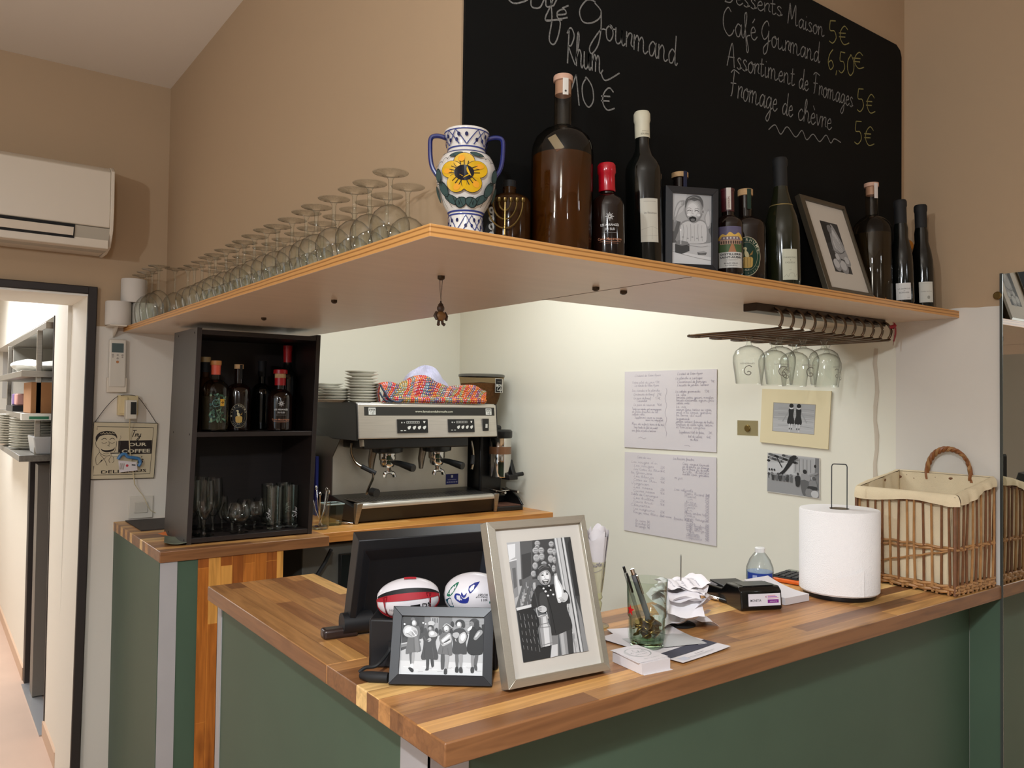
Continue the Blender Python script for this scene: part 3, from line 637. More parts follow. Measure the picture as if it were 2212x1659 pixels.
# ------------------------------------------------------------------ bar counters
ACA = [(172, 124, 74), (206, 154, 90), (134, 90, 54), (224, 178, 110), (182, 130, 78), (150, 102, 62), (236, 196, 130), (190, 136, 80)]
m_bx = blocks('acacia_blocks_x', 'x', ACA, 0.47, 0.041, 0.40)
m_by = blocks('acacia_blocks_y', 'y', ACA, 0.55, 0.041, 0.40, seed=3)
m_bz = blocks('acacia_blocks_z', 'z', [(176, 104, 40), (204, 134, 58), (150, 84, 34), (214, 154, 76), (186, 112, 46)], 0.5, 0.038, 0.35, seed=5)
m_oak = blocks('oak_blocks_x', 'x', [(206, 146, 74), (190, 126, 60), (216, 160, 90)], 0.8, 0.05, 0.35, seed=2)
wt = thing('bar_worktop', 'near L-shaped butcher-block worktop carrying the photo frames and basket', 'worktop', (0.61, 0.976, ZC-0.0355))
YJ = atZ(710, 1440, ZC).y
b = MB(m_bx); b.box((0, 0, 0), (XR-0.61, 1.387-0.976, 0.0355)); b.build('slab', wt, bevel=0.0025)
b = MB(m_by); b.box((0, 1.3875-0.976, 0), (0.90-0.61, 2.142-0.976, 0.0355)); b.build('slab', wt, bevel=0.0025)
wf = thing('far_worktop', 'far butcher-block worktop end under the dark open cabinet', 'worktop', (0.62, 2.70, ZC-0.0355))
b = MB(m_bx); b.box((0, 0, 0), (1.19-0.62, YB-2.70, 0.0355)); b.build('slab', wf, bevel=0.0025)
we = thing('coffee_worktop', 'pale oak worktop under the coffee machine', 'worktop', (1.195, 2.915, ZE-0.038))
b = MB(m_oak); b.box((0, 0, 0), (XR-1.195, YN-2.915, 0.038)); b.build('slab', we, bevel=0.002)
# bar fronts
bf = thing('bar_counter', 'green painted bar front with pale metal corner strips under the near worktop', 'bar front', (0.635, 1.06, 0))
b = MB(m_green); b.box((0.0, 0, 0), (XR-0.635-0.006, 0.04, ZC-0.0355)); b.box((0, 0.04, 0), (0.04, 2.125-1.06, ZC-0.0355)); b.build('panel', bf)
b = MB(m_alu); b.box((-0.003, -0.003, 0), (0.0, 0.085, ZC-0.0355)); b.box((-0.003, -0.003, 0), (0.07, 0.0, ZC-0.0355)); b.build('corner_strip', bf)
b = MB(m_alu); b.box((-0.003, 1.035, 0), (0.0, 1.068, ZC-0.0355)); b.box((-0.003, 1.065, 0), (0.04, 1.068, ZC-0.0355)); b.build('end_strip', bf)
ff = thing('far_bar_counter', 'green end panel with pale strip and wooden block panel under the far worktop', 'bar front', (0.622, 2.712, 0))
b = MB(m_green); b.box((0, 0, 0), (0.118, 0.03, ZC-0.0355)); b.box((0, 0.03, 0), (0.03, YB-2.712, ZC-0.0355)); b.build('panel', ff)
b = MB(m_alu); b.box((0.002, -0.003, 0), (0.054, 0.0, ZC-0.0355)); b.build('corner_strip', ff)
b = MB(m_bz); b.box((0.118, -0.004, 0), (0.402, 0.03, ZC-0.0355)); b.build('block_panel', ff)
# under-counter bottle fridge seen through the bar gap
fr = thing('bottle_fridge', 'dark glass-fronted bottle fridge under the coffee counter', 'fridge', (1.30, 2.98, 0.10))
b = MB(mat('fridge_grey', (96, 94, 86), 0.5)); b.box((-0.09, 0.02, -0.10), (0.88, 0.46, 0.88)); b.build('body', fr, bevel=0.004)
b = MB(mat('fridge_glass', (24, 26, 26), 0.12)); b.box((0.06, -0.005, 0.02), (0.45, 0.02, 0.84)); b.box((0.47, -0.005, 0.02), (0.86, 0.02, 0.84)); b.build('door', fr, bevel=0.003)
p = atY(655, 1215, 2.90)
cb = MB(m_blackm); q0 = atY(716, 1186, 2.95); q1 = atY(684, 1244, 2.95)
d = (q1-q0); cb.tube([q0, q0+d*0.5+Vector((0.004, 0, 0)), q1, q1+d*0.8, Vector((q1.x-0.10, 2.95, 0.5)), Vector((q1.x-0.12, 2.95, 0.01))], 0.008, 8)
tag(cb.build('power_cable'), 'thick black cable slanting down below the far worktop', 'cable')

# mirror on the right wall
mi = thing('wall_mirror', 'tall frameless mirror on the right wall reflecting the basket', 'mirror', (XR, 0.976, 0.05))
b = MB(mat('mirror_silver', (228, 230, 224), 0.015, 1.0)); b.box((-0.006, -2.2, 0), (-0.001, 0, 1.874)); b.build('glass', mi)
b = MB(mat('mirror_edge', (92, 96, 92), 0.25, 0.6)); b.box((-0.0075, -0.004, 0), (-0.0005, 0.003, 1.876)); b.build('edge', mi)
b = MB(mat('brass_dull', (122, 98, 56), 0.4, 0.9)); b.M = Matrix.Translation((-0.006, 0.008, 1.815)) @ Matrix.Rotation(-PI/2, 4, 'Y'); b.lathe([(0, 0), (0.011, 0), (0.011, 0.004), (0.008, 0.007), (0, 0.007)], n=20); b.build('clip', mi)
# ------------------------------------------------------------------ glass and bottle materials
g_clear = glass('clear_glass')
g_dim = glass('decanter_glass', (236, 230, 220), 0.0, 0.35, (96, 90, 78), 0.03)
m_botk = mat('dark_bottle_glass', (9, 11, 9), 0.09, spec=0.6)
m_botg = mat('green_bottle_glass', (26, 28, 14), 0.10, spec=0.6)
m_liqk = mat('dark_rum', (22, 10, 7), 0.10, spec=0.6)
m_cork = mat('cork', (196, 158, 112), 0.75, noise=0.35, nscale=120)
m_corkp = mat('cork_pale', (206, 164, 140), 0.6, noise=0.15, nscale=60)
m_redwax = mat('red_wax', (168, 12, 30), 0.22, spec=0.6)
m_redcap = mat('red_capsule', (158, 20, 26), 0.35)
m_label = mat('label_paper', (206, 202, 188), 0.7)
m_amber = None
def amber(name, col, dens=1.0):
    m = bpy.data.materials.new(name); m.use_nodes = True; N, L = nt(m); N.clear()
    out = N.new('ShaderNodeOutputMaterial'); tr = N.new('ShaderNodeBsdfTransparent'); tr.inputs[0].default_value = lin(col)
    pr = N.new('ShaderNodeBsdfPrincipled'); pr.inputs['Base Color'].default_value = lin([c*0.55 for c in col]); pr.inputs['Roughness'].default_value = 0.12
    mx = N.new('ShaderNodeMixShader'); mx.inputs[0].default_value = 0.35*dens
    L.new(tr.outputs[0], mx.inputs[1]); L.new(pr.outputs[0], mx.inputs[2]); L.new(mx.outputs[0], out.inputs[0])
    return m
m_amber = amber('amber_spirit', (206, 128, 40)); m_ambd = amber('brown_spirit', (150, 92, 40), 1.2)

def prof_bordeaux(R, H, rn=0.0145):
    return [(0, 0.004), (R*0.75, 0.001), (R*0.96, 0.003), (R, 0.010), (R, H*0.60), (R*0.98, H*0.635), (R*0.86, H*0.675), (R*0.60, H*0.715), (rn*1.15, H*0.755), (rn, H*0.79), (rn, H*0.93), (rn*1.1, H*0.94), (rn*1.1, H*0.985), (rn*0.8, H), (0, H)]
def prof_burgundy(R, H, rn=0.0145):
    return [(0, 0.004), (R*0.75, 0.001), (R*0.96, 0.003), (R, 0.012), (R, H*0.38), (R*0.97, H*0.46), (R*0.84, H*0.55), (R*0.62, H*0.64), (rn*1.25, H*0.73), (rn, H*0.80), (rn, H*0.93), (rn*1.12, H*0.94), (rn*1.12, H*0.985), (rn*0.8, H), (0, H)]
def prof_flask(R, H, rn, sh=0.60, nk=0.74):     # round-shouldered spirit bottle; sh = shoulder start, nk = neck start
    d = nk-sh
    return [(0, 0.004), (R*0.8, 0.001), (R*0.97, 0.003), (R, 0.010), (R, H*sh), (R*0.97, H*(sh+d*0.30)), (R*0.86, H*(sh+d*0.58)), (R*0.62, H*(sh+d*0.82)), (rn*1.25, H*(sh+d*0.95)), (rn, H*nk), (rn, H)]
def at_shelf(px, py, Y): p = atY(px, py, Y); return Vector((p.x, Y, ZT))
def htop(px, py, Y): return atY(px, py, Y).z-ZT
LEAN = math.radians(1.8)
def stand(name, label, px, Y, yaw_to=(0, 0), lean=LEAN, cat='bottle', rz=None, group=None):
    p = at_shelf(px, 600, Y)
    ang = math.atan2(-p.y, -p.x)+PI/2 if rz is None else rz      # local -Y looks at the viewer's side of the room
    o = thing(name, label, cat, p, ang, group)
    M = Matrix.Rotation(-lean, 4, Vector((c_f.x, c_f.y, 0)).normalized()) if lean else Matrix.Identity(4)
    o.rotation_euler = (M @ Matrix.Rotation(ang, 4, 'Z')).to_euler()
    return o
def lab(parent, art, R, th=0.0, name='label', split=0.004, off=0.0005):
    art.split = split; b = MB(); art.build(b, wrap(R, 0, off, th)); return b.build(name, parent, norm=False)

# painted two-handled vase at the shelf corner
Yv = 1.168
v = thing('painted_vase', 'white ceramic two-handled vase painted with a big yellow flower', 'vase', (0.757, Yv, ZT), math.atan2(-Yv, -0.757)+PI/2)
m_cer = mat('white_ceramic', (226, 220, 212), 0.13, spec=0.6, coat=0.4)
m_blu = mat('cobalt_glaze', (34, 44, 112), 0.14, spec=0.6, noise=0.35, nscale=50, coat=0.4)
m_yel = mat('yellow_glaze', (224, 176, 22), 0.15, noise=0.25, nscale=40, coat=0.4)
VP = [(0.0, 0.003), (0.036, 0.0), (0.038, 0.004), (0.034, 0.010), (0.030, 0.018), (0.0295, 0.040), (0.031, 0.046), (0.040, 0.062), (0.048, 0.082), (0.052, 0.105), (0.0505, 0.126), (0.043, 0.143), (0.035, 0.150), (0.0325, 0.158), (0.0345, 0.172), (0.039, 0.186), (0.0375, 0.190), (0.0335, 0.188), (0.030, 0.165), (0.0, 0.150)]
sm = [(p.x, p.y) for p in catmull([(r, z, 0) for r, z in VP], 4)]
b = MB(m_cer); b.lathe([(max(r, 0), z) for r, z in sm], n=40)
def vr(z):
    for (r0, z0), (r1, z1) in zip(VP[1:16], VP[2:17]):
        if z0 <= z <= z1: return r0+(r1-r0)*((z-z0)/max(z1-z0, 1e-6))
    return 0.035
vsm = [q for q in sm if q[0] > 0.02]
def vr2(z):
    for (r0, z0), (r1, z1) in zip(vsm, vsm[1:]):
        if z0 <= z <= z1: return r0+(r1-r0)*((z-z0)/max(z1-z0, 1e-6))
    return vr(z)
def vfn(u, w_, l): r = vr2(min(max(w_, 0.005), 0.186))+0.0006+l; th = u/0.045; return (r*math.sin(th), -r*math.cos(th), w_)
a = Art(step=4e-5, split=0.003)
for z in (0.009, 0.0405, 0.0455, 0.147, 0.156, 0.1845): a.stroke([(-0.137+0.274*k/60, z) for k in range(61)], 0.0026 if z < 0.17 else 0.0016, (52, 62, 128))
for z0, z1, ph in ((0.012, 0.038, 0.0), (0.159, 0.183, 0.022)):
    for k in range(-6, 6):
        u = k*0.0445+ph
        a.stroke([(u-0.022, z0), (u, z1), (u+0.022, z0)], 0.0022, (52, 62, 122)); a.ell(u, z0+0.008, 0.0034, 0.0034, (24, 26, 74)); a.ell(u+0.022, z1-0.008, 0.0034, 0.0034, (24, 26, 74))
for s in (-1, 1):
    for (uu, zz, rx, ry, ro) in ((0.026, 0.062, 0.016, 0.007, 0.5), (0.010, 0.057, 0.012, 0.008, -0.3), (0.038, 0.080, 0.008, 0.014, -0.4), (0.046, 0.104, 0.007, 0.013, -0.2), (0.058, 0.075, 0.006, 0.014, 0.2), (0.016, 0.137, 0.011, 0.004, -0.2)):
        a.ell(s*uu, zz, rx, ry, (22, 34, 34), rot=s*ro); a.ell(s*uu, zz, rx*0.86, ry*0.84, (58, 80, 78), rot=s*ro)
    for k in range(4):
        a.stroke([(s*(0.018+k*0.010), 0.134-k*0.004), (s*(0.024+k*0.010), 0.138-k*0.006), (s*(0.029+k*0.009), 0.129-k*0.005)], 0.0009, (40, 44, 44), 4)
        a.stroke([(s*(0.004+k*0.013), 0.050), (s*(0.008+k*0.012), 0.056), (s*(0.012+k*0.011), 0.066)], 0.0009, (36, 40, 36), 4)
    a.stroke([(s*0.036, 0.092), (s*0.052, 0.094)], 0.0008, (40, 44, 44)); a.stroke([(s*0.036, 0.089), (s*0.052, 0.090)], 0.0008, (40, 44, 44))
    for k in range(3): a.stroke([(s*(0.040+k*0.004), 0.086), (s*(0.041+k*0.004), 0.097)], 0.0008, (40, 44, 44))
fc = (-0.003, 0.103)
for k in range(5):
    an = PI/2+k*2*PI/5; cx, cy = fc[0]+0.0185*math.cos(an), fc[1]+0.0205*math.sin(an)
    a.ell(cx, cy, 0.0155, 0.0150, (26, 22, 20), rot=an)
for k in range(5):
    an = PI/2+k*2*PI/5; cx, cy = fc[0]+0.0185*math.cos(an), fc[1]+0.0205*math.sin(an)
    a.ell(cx, cy, 0.0146, 0.0141, m_yel, rot=an); a.ell(cx+0.006*math.cos(an+0.7), cy+0.006*math.sin(an+0.7), 0.006, 0.0045, (228, 158, 40), rot=an)
    for q in (-0.35, 0, 0.35): a.stroke([(fc[0]+0.012*math.cos(an+q), fc[1]+0.012*math.sin(an+q)), (fc[0]+0.021*math.cos(an+q*0.8), fc[1]+0.021*math.sin(an+q*0.8))], 0.0011, (26, 22, 20))
a.ell(fc[0], fc[1], 0.0132, 0.0128, mat('flower_eye', (10, 11, 26), 0.08, spec=0.7, coat=0.5))
a.build(b, vfn); b.build('body', v, norm=False, ang=1.2)
for s in (-1, 1):
    b = MB(m_blu); b.tube(catmull([(s*0.034, 0, 0.178), (s*0.050, 0, 0.182), (s*0.062, 0, 0.178), (s*0.0635, 0, 0.160), (s*0.062, 0, 0.138), (s*0.058, 0, 0.124), (s*0.050, 0, 0.112)], 5), [0.0052]*30+[0.005], 10, flat=0.8)
    b.build('handle', v)

# black dotted box peeking out behind the vase
p = at_shelf(1040, 470, 1.205)
o = thing('dotted_box', 'black box with white lace dots half hidden behind the painted vase', 'box', (p.x, 1.205, ZT), -0.25)
b = MB(m_blackm); b.box((-0.012, -0.02, 0), (0.020, 0.02, 0.072))
a = Art()
for k in range(5): a.ell(0.012, 0.006+k*0.015, 0.0055, 0.0062, (190, 190, 186)); a.ell(0.012, 0.006+k*0.015, 0.0022, 0.0026, (60, 60, 60))
a.rect(0.0135, 0, 0.0165, 0.072, (190, 190, 186)); a.build(b, planeY(0, 0, -0.0202)); b.build('box_body', o, norm=False)

# brass seven-armed candle holder
Ym = 1.135; p = at_shelf(1090, 505, Ym)
o = thing('candelabrum', 'small brass seven-branched candle holder beside the painted vase', 'candle holder', (p.x, Ym, ZT), -0.62)
m_brass = mat('aged_brass', (120, 98, 56), 0.3, 0.95, noise=0.3, nscale=80)
b = MB(m_brass); b.lathe([(0, 0), (0.014, 0), (0.0145, 0.002), (0.008, 0.005), (0.004, 0.009), (0.003, 0.013), (0, 0.014)], n=20); b.build('foot', o)
b = MB(m_brass); b.tube([(0, 0, 0.010), (0, 0, 0.072)], 0.0019, 10); b.lathe([(0, 0), (0.0032, 0.002), (0.0032, 0.006), (0, 0.008)], (0, 0, 0.022), 12); b.build('stem', o)
for k in (1, 2, 3):
    R = 0.0105*k
    b = MB(m_brass); b.tube([(R*math.cos(t), 0, 0.072-(R*1.25)*(-math.sin(t))*1.2) for t in [PI+PI*i/24 for i in range(25)]], 0.0016, 8); b.build('arm', o)
for k in range(-3, 4):
    b = MB(m_brass); b.lathe([(0, 0), (0.003, 0), (0.0042, 0.003), (0.0042, 0.007), (0.003, 0.007), (0.003, 0.004), (0, 0.004)], (0.0105*k, 0, 0.071), 14); b.build('candle_cup', o)

# dark amber flagon behind the candle holder
Yq = 1.196; o = stand('amber_flagon', 'dark amber flagon standing behind the brass candle holder', 1098, Yq, lean=0)
H = 0.118; b = MB(m_ambd); b.lathe(prof_flask(0.040, H, 0.012, 0.72, 0.90), n=32); b.build('body', o)
b = MB(m_blackm); b.cyl((0, 0, H), 0.0125, 0.012, 20); b.build('stopper', o)

# very large flask of amber spirit
Yq = 1.168; o = stand('large_spirit_bottle', 'very large clear bottle half full of amber spirit with a cork stopper', 1212, Yq, lean=0)
H = htop(1215, 178, Yq); R = 0.0590
PR = prof_flask(R, H, 0.0170, 0.575, 0.745)
b = MB(g_dim); b.lathe(PR, n=48); b.build('glass', o)
b = MB(m_amber); Z1 = H*0.575
b.lathe([(0, 0.006), (R*0.92, 0.006), (R*0.955, 0.014), (R*0.955, Z1-0.004), (0, Z1-0.004)], n=48); b.build('spirit', o)
b = MB(m_corkp); b.lathe([(0, H-0.025), (0.0155, H-0.025), (0.0155, H), (0.0188, H+0.001), (0.0188, H+0.010), (0.0175, H+0.012), (0, H+0.012)], n=28); b.build('stopper', o)
a = Art(); a.rect(-0.0055, H-0.030, 0.0055, H+0.002, (212, 206, 196)); a.ell(0, H-0.023, 0.002, 0.002, (70, 66, 60)); lab(o, a, 0.0190, 0.25, 'seal_tag')
b = MB(mat('hanging_tag', (158, 146, 122), 0.7)); b.M = Matrix.Translation((-0.012, -0.040, H*0.575+0.012)) @ Matrix.Rotation(-0.5, 4, 'Y') @ Matrix.Rotation(-0.5, 4, 'X'); b.box((-0.008, -0.001, -0.020), (0.008, 0.001, 0.020)); b.build('tag', o)

# red wax spirit
def arranges(name, label, px, Y, R, H, wax, lean=LEAN, pos=None, rz=None, bronze=(176, 120, 92)):
    if pos is None: o = stand(name, label, px, Y, lean=lean, rz=rz)
    else: o = thing(name, label, 'bottle', pos, math.atan2(-pos[1], -pos[0])+PI/2)
    b = MB(m_liqk); b.lathe(prof_flask(R, H, R*0.40, 0.53, 0.68), n=36); b.build('body', o)
    rw = R*0.50
    if wax:
        b = MB(m_redwax); b.lathe([(rw*0.95, H*0.70), (rw*1.02, H*0.705), (rw, H*0.75), (rw*1.0, H*0.88), (rw*1.12, H*0.90), (rw*1.12, H*0.975), (rw*0.95, H), (0, H)], n=28); b.build('wax_seal', o)
    else:
        b = MB(m_redcap); b.lathe([(rw*0.9, H*0.74), (rw*0.92, H*0.86)], n=24); b.lathe([(rw*1.15, H*0.93), (rw*1.15, H*0.99), (rw, H), (0, H)], n=24); b.build('capsule', o)
        b = MB(m_cork); b.lathe([(rw*0.9, H*0.86), (rw*0.9, H*0.93)], n=24); b.build('cork', o)
    a = Art(); s = R/0.032
    for k in range(16):
        an = 2*PI*k/16; l_ = 0.0082 if k % 2 == 0 else 0.006
        a.stroke([(0.0016*s*math.cos(an), 0.0735*s+0.0016*s*math.sin(an)), (l_*s*math.cos(an), 0.0735*s+l_*s*math.sin(an))], 0.0007*s, (206, 206, 204))
    a.fit('LES ARRANGÉS', 0, 0.0555*s, 0.036*s, 0.0062*s, (206, 206, 204), bold=0.01); a.fit('DU SUD', 0, 0.0475*s, 0.019*s, 0.0062*s, (206, 206, 204), bold=0.01)
    a.rect(-0.013*s, 0.0428*s, 0.013*s, 0.0432*s, (180, 180, 178))
    a.fit('Cuvée Mascareignes', 0, 0.0290*s, 0.048*s, 0.0066*s, bronze, bold=0.012); a.rect(-0.020*s, 0.0258*s, 0.022*s, 0.0264*s, bronze); a.rect(-0.012*s, 0.0226*s, 0.016*s, 0.0230*s, bronze)
    lab(o, a, R, 0.12, 'label')
    return o
arranges('spirit_bottle', 'dark round spirit bottle with bright red wax top on the shelf', 1314, 1.130, 0.0320, htop(1306, 352, 1.13), True)

def winebottle(name, label, px, Y, R, H, prof, glass_m, cap_m, caplen, art, th=0.0, lean=LEAN):
    o = stand(name, label, px, Y, lean=lean)
    b = MB(glass_m); b.lathe(prof(R, H), n=36); b.build('body', o)
    rn = 0.0157; b = MB(cap_m); b.lathe([(rn*0.99, H-caplen), (rn*1.0, H-caplen*0.6), (rn, H*0.93), (rn*1.10, H*0.945), (rn*1.10, H*0.987), (rn*0.95, H+0.001), (0, H+0.001)], n=28); b.build('capsule', o)
    if art: lab(o, art, R, th)
    return o
# tall wine with cream capsule
H = htop(1388, 241, 1.175)
a = Art(); a.rect(-0.019, 0.050, 0.019, 0.140, (196, 192, 178)); a.fit('Les Restanques', 0.002, 0.108, 0.028, 0.006, (84, 80, 74)); a.rect(-0.012, 0.133, 0.014, 0.1336, (140, 136, 124))
a.stroke([(-0.018, 0.075), (0.004, 0.082), (0.019, 0.077)], 0.0005, (150, 146, 134)); a.stroke([(0.004, 0.082), (0.004, 0.056)], 0.0005, (150, 146, 134)); a.stroke([(-0.018, 0.062), (0.018, 0.064)], 0.0005, (170, 166, 154))
o = winebottle('wine_bottle', 'tall black wine bottle with a cream capsule left of the crying baby photo', 1394, 1.175, 0.0375, H, prof_bordeaux, m_botk, mat('cream_capsule', (204, 198, 174), 0.5), 0.055, a, 0.30)
a = Art(); a.fit('Domaine de', 0.001, H-0.044, 0.014, 0.0032, (120, 112, 96)); a.fit('SOUZENS', 0.001, H-0.0505, 0.020, 0.0048, (100, 92, 78)); lab(o, a, 0.0159, 0.35, 'capsule_print')
# bottle behind the baby photo
o = stand('spirit_bottle', 'spirit bottle with a pale cork top hidden behind the crying baby photo', 1467, 1.205, lean=0)
H = htop(1467, 385, 1.205); b = MB(m_liqk); b.lathe(prof_flask(0.034, H, 0.0145, 0.62, 0.80), n=32); b.build('body', o)
b = MB(m_cork); b.lathe([(0, H-0.015), (0.013, H-0.015), (0.013, H), (0.0185, H), (0.0185, H+0.011), (0, H+0.012)], n=28); b.build('stopper', o)
a = Art(); a.rect(0.004, H-0.030, 0.014, H+0.0118, (34, 38, 62)); lab(o, a, 0.0187, 0.2, 'seal_strip')
# distillery rum with picture label
Yq = 1.136; R = 0.0320; H = htop(1566, 407, Yq)
o = stand('rum_bottle', 'rum bottle with a sunset mansion picture label right of the crying baby photo', 1574, Yq, lean=LEAN*0.6)
b = MB(m_liqk); b.lathe(prof_flask(R, H*0.97, 0.0130, 0.60, 0.72), n=36); b.build('body', o)
b = MB(mat('dark_red_capsule', (66, 20, 24), 0.4)); b.lathe([(0.0140, H*0.74), (0.0142, H*0.97), (0.0150, H*0.972), (0.0150, H), (0, H)], n=24); b.build('capsule', o)
a = Art(); a.rect(-0.005, H*0.755, 0.005, H+0.0002, (200, 192, 182)); a.text('LES RHUMS', 0.0022, H*0.775, 0.0058, (110, 50, 50), rot=PI/2, sx=0.9); lab(o, a, 0.0152, 0.15, 'seal_strip')
a = Art(); W2 = 0.0275
a.rect(-W2, 0.018, W2, 0.052, (198, 196, 190)); a.rect(-W2, 0.052, W2, 0.1085, (92, 86, 112))
a.poly([(-W2, 0.084), (-0.018, 0.092), (-0.010, 0.089), (-0.002, 0.096), (0.008, 0.090), (0.018, 0.095), (W2, 0.087), (W2, 0.078), (-W2, 0.078)], (206, 168, 82), sm=3)
a.rect(-W2, 0.052, W2, 0.073, (70, 92, 56)); a.poly([(-0.006, 0.052), (0.012, 0.052), (0.005, 0.070), (0.001, 0.070)], (160, 110, 76))
a.rect(-0.023, 0.069, 0.023, 0.079, (172, 140, 116)); a.poly([(-0.024, 0.079), (-0.019, 0.086), (0.019, 0.086), (0.024, 0.079)], (120, 102, 110))
for k in range(9): a.rect(-0.0215+k*0.005, 0.070, -0.0185+k*0.005, 0.0765, (70, 52, 44))
for k in range(5): a.rect(-0.016+k*0.007, 0.0805, -0.013+k*0.007, 0.0845, (196, 190, 180))
a.fit('DISTILLERIE', 0, 0.0450, 0.046, 0.0062, (26, 24, 26), bold=0.02); a.fit('SAINT-AUBIN', 0, 0.0385, 0.048, 0.0062, (26, 24, 26), bold=0.02)
a.rect(-0.016, 0.0350, 0.016, 0.0354, (120, 118, 114)); a.rect(-0.012, 0.0322, 0.012, 0.0326, (140, 138, 134)); a.fit('RHUM VIEUX', 0, 0.0262, 0.030, 0.0040, (50, 46, 46)); a.fit('ILE MAURICE', 0, 0.0218, 0.026, 0.0028, (80, 76, 76))
lab(o, a, R, 0.18)
# green oval label rum
def rhums(name, label, o, R, H, capc, dark, strip):
    b = MB(m_liqk); b.lathe(prof_flask(R, H*0.94, R*0.33, 0.62, 0.76), n=40); b.build('body', o)
    rn = R*0.38
    b = MB(m_cork); b.lathe([(0, H*0.86), (rn*0.82, H*0.86), (rn*0.84, H*0.93), (rn, H*0.935), (rn, H-0.001), (rn*0.95, H), (0, H)], n=28); b.build('stopper', o)
    a = Art(); a.rect(-0.004, H*0.78, 0.006, H-0.0015, strip); lab(o, a, rn+0.0004, 0.45, 'seal_strip')
    a = Art(); s = R/0.047; rx, ry = 0.0330*s, 0.0465*s; cy = 0.060*s
    a.ell(0, cy, rx, ry, capc, 40); a.ell(0, cy, rx*0.965, ry*0.97, dark, 40); a.ring(0, cy, rx*0.74, ry*0.72, 0.0005*s, capc)
    gold = (196, 160, 84)
    for i, chh in enumerate('LES RHUMS'):
        an = math.radians(158-i*17); a.text(chh, rx*0.80*math.cos(an), cy+ry*0.78*math.sin(an), 0.0092*s, (196, 190, 166), 'c', 0.012, rot=an-PI/2)
    for i, chh in enumerate('RHUM VIEUX'):
        an = math.radians(215+i*12); a.text(chh, rx*0.93*math.cos(an), cy+ry*0.90*math.sin(an), 0.0048*s, (170, 164, 140), 'c', rot=an+PI/2)
    a.ell(-rx*0.82, cy-ry*0.02, 0.0035*s, 0.0035*s, (188, 182, 160))
    # bird on a cask
    a.poly([(-0.008*s, cy-0.026*s), (0.010*s, cy-0.026*s), (0.013*s, cy-0.014*s), (0.011*s, cy-0.002*s), (-0.009*s, cy-0.002*s), (-0.011*s, cy-0.014*s)], gold, sm=3)
    a.poly([(-0.003*s, cy-0.001*s), (0.004*s, cy-0.001*s), (0.003*s, cy+0.008*s), (-0.001*s, cy+0.013*s), (0.0*s, cy+0.019*s), (-0.004*s, cy+0.022*s), (-0.009*s, cy+0.020*s), (-0.0085*s, cy+0.0175*s), (-0.005*s, cy+0.016*s), (-0.006*s, cy+0.008*s)], (206, 196, 150), sm=3)
    a.poly([(0.003*s, cy+0.0*s), (0.014*s, cy+0.014*s), (0.012*s, cy+0.004*s)], (150, 118, 60)); 
    for k in (-1, 0, 1): a.stroke([(0.001*s+k*0.006*s, cy-0.025*s), (0.001*s+k*0.007*s, cy-0.003*s)], 0.0006*s, (110, 84, 40))
    a.fit('ILE', 0, cy-0.033*s, 0.010*s, 0.0045*s, (188, 182, 160), bold=0.01)
    lab(o, a, R, 0.05)
o = stand('rum_bottle', 'round rum bottle with a large green oval label and cork top', 1612, 1.172, lean=LEAN*0.5)
rhums('r', '', o, 0.0455, htop(1608, 409, 1.172), (190, 180, 150), (18, 52, 36), (28, 48, 36))
# champagne-shaped bottle
H = htop(1684, 340, 1.142)
a = Art(); a.rect(-0.0005, 0.012, 0.0365, 0.084, (192, 192, 172)); a.fit('EVANESCENCE', 0.018, 0.0625, 0.032, 0.0052, (96, 94, 82)); a.fit('&', 0.018, 0.057, 0.003, 0.004, (96, 94, 82)); a.fit("L'AQUEDUC", 0.018, 0.0505, 0.025, 0.0052, (96, 94, 82))
a.stroke([(0.002, 0.018), (0.008, 0.024), (0.012, 0.019), (0.016, 0.027), (0.026, 0.027), (0.028, 0.019), (0.034, 0.026)], 0.0005, (120, 118, 104), 3); a.rect(0.014, 0.0355, 0.020, 0.036, (120, 118, 104))
o = winebottle('sparkling_wine_bottle', 'big dark green sparkling wine bottle with black neck foil and pale label', 1692, 1.142, 0.0405, H, prof_burgundy, m_botg, m_blackm, 0.095, a, 0.0)
b = MB(mat('gold_band', (150, 132, 84), 0.4, 0.6)); b.lathe([(0.0272, H*0.624), (0.0264, H*0.632)], n=28); b.build('neck_band', o)
# back bottles on the right
Yq = 1.185; o = stand('infused_rum_bottle', 'round clear bottle of dark infused rum with fruit slices behind the silver frame', 1886, Yq, lean=LEAN*0.5)
H = htop(1876, 402, Yq); R = 0.0510
b = MB(g_dim); b.lathe(prof_flask(R, H, 0.0160, 0.60, 0.76), n=44); b.build('glass', o)
m_rumd = amber('infused_spirit', (104, 84, 52), 1.6)
b = MB(m_rumd); b.lathe([(0, 0.006), (R*0.95, 0.008), (R*0.955, 0.015), (R*0.955, H*0.56), (R*0.93, H*0.60), (0, H*0.60)], n=40); b.build('spirit', o)
m_fruit = mat('orange_slice', (196, 122, 20), 0.4, noise=0.3, nscale=60)
for (ax, az, sc) in ((-0.034, 0.118, 0.016), (0.008, 0.012, 0.030), (-0.016, 0.016, 0.022)):
    b = MB(m_fruit); b.M = Matrix.Translation((ax, -0.047 if az < 0.05 else -0.035, az)) @ Matrix.Rotation(0.3, 4, 'Z'); b.ball((0, 0.006, 0), sc, 14, (1, 0.25, 0.55 if az < 0.05 else 1)); b.build('fruit_slice', o)
b = MB(m_corkp); b.lathe([(0, H-0.022), (0.0145, H-0.022), (0.0145, H), (0.0190, H+0.001), (0.0190, H+0.011), (0, H+0.012)], n=28); b.build('stopper', o)
a = Art(); a.rect(-0.005, H-0.034, 0.006, H+0.008, (206, 198, 192)); lab(o, a, 0.0195, 0.62, 'seal_tag')
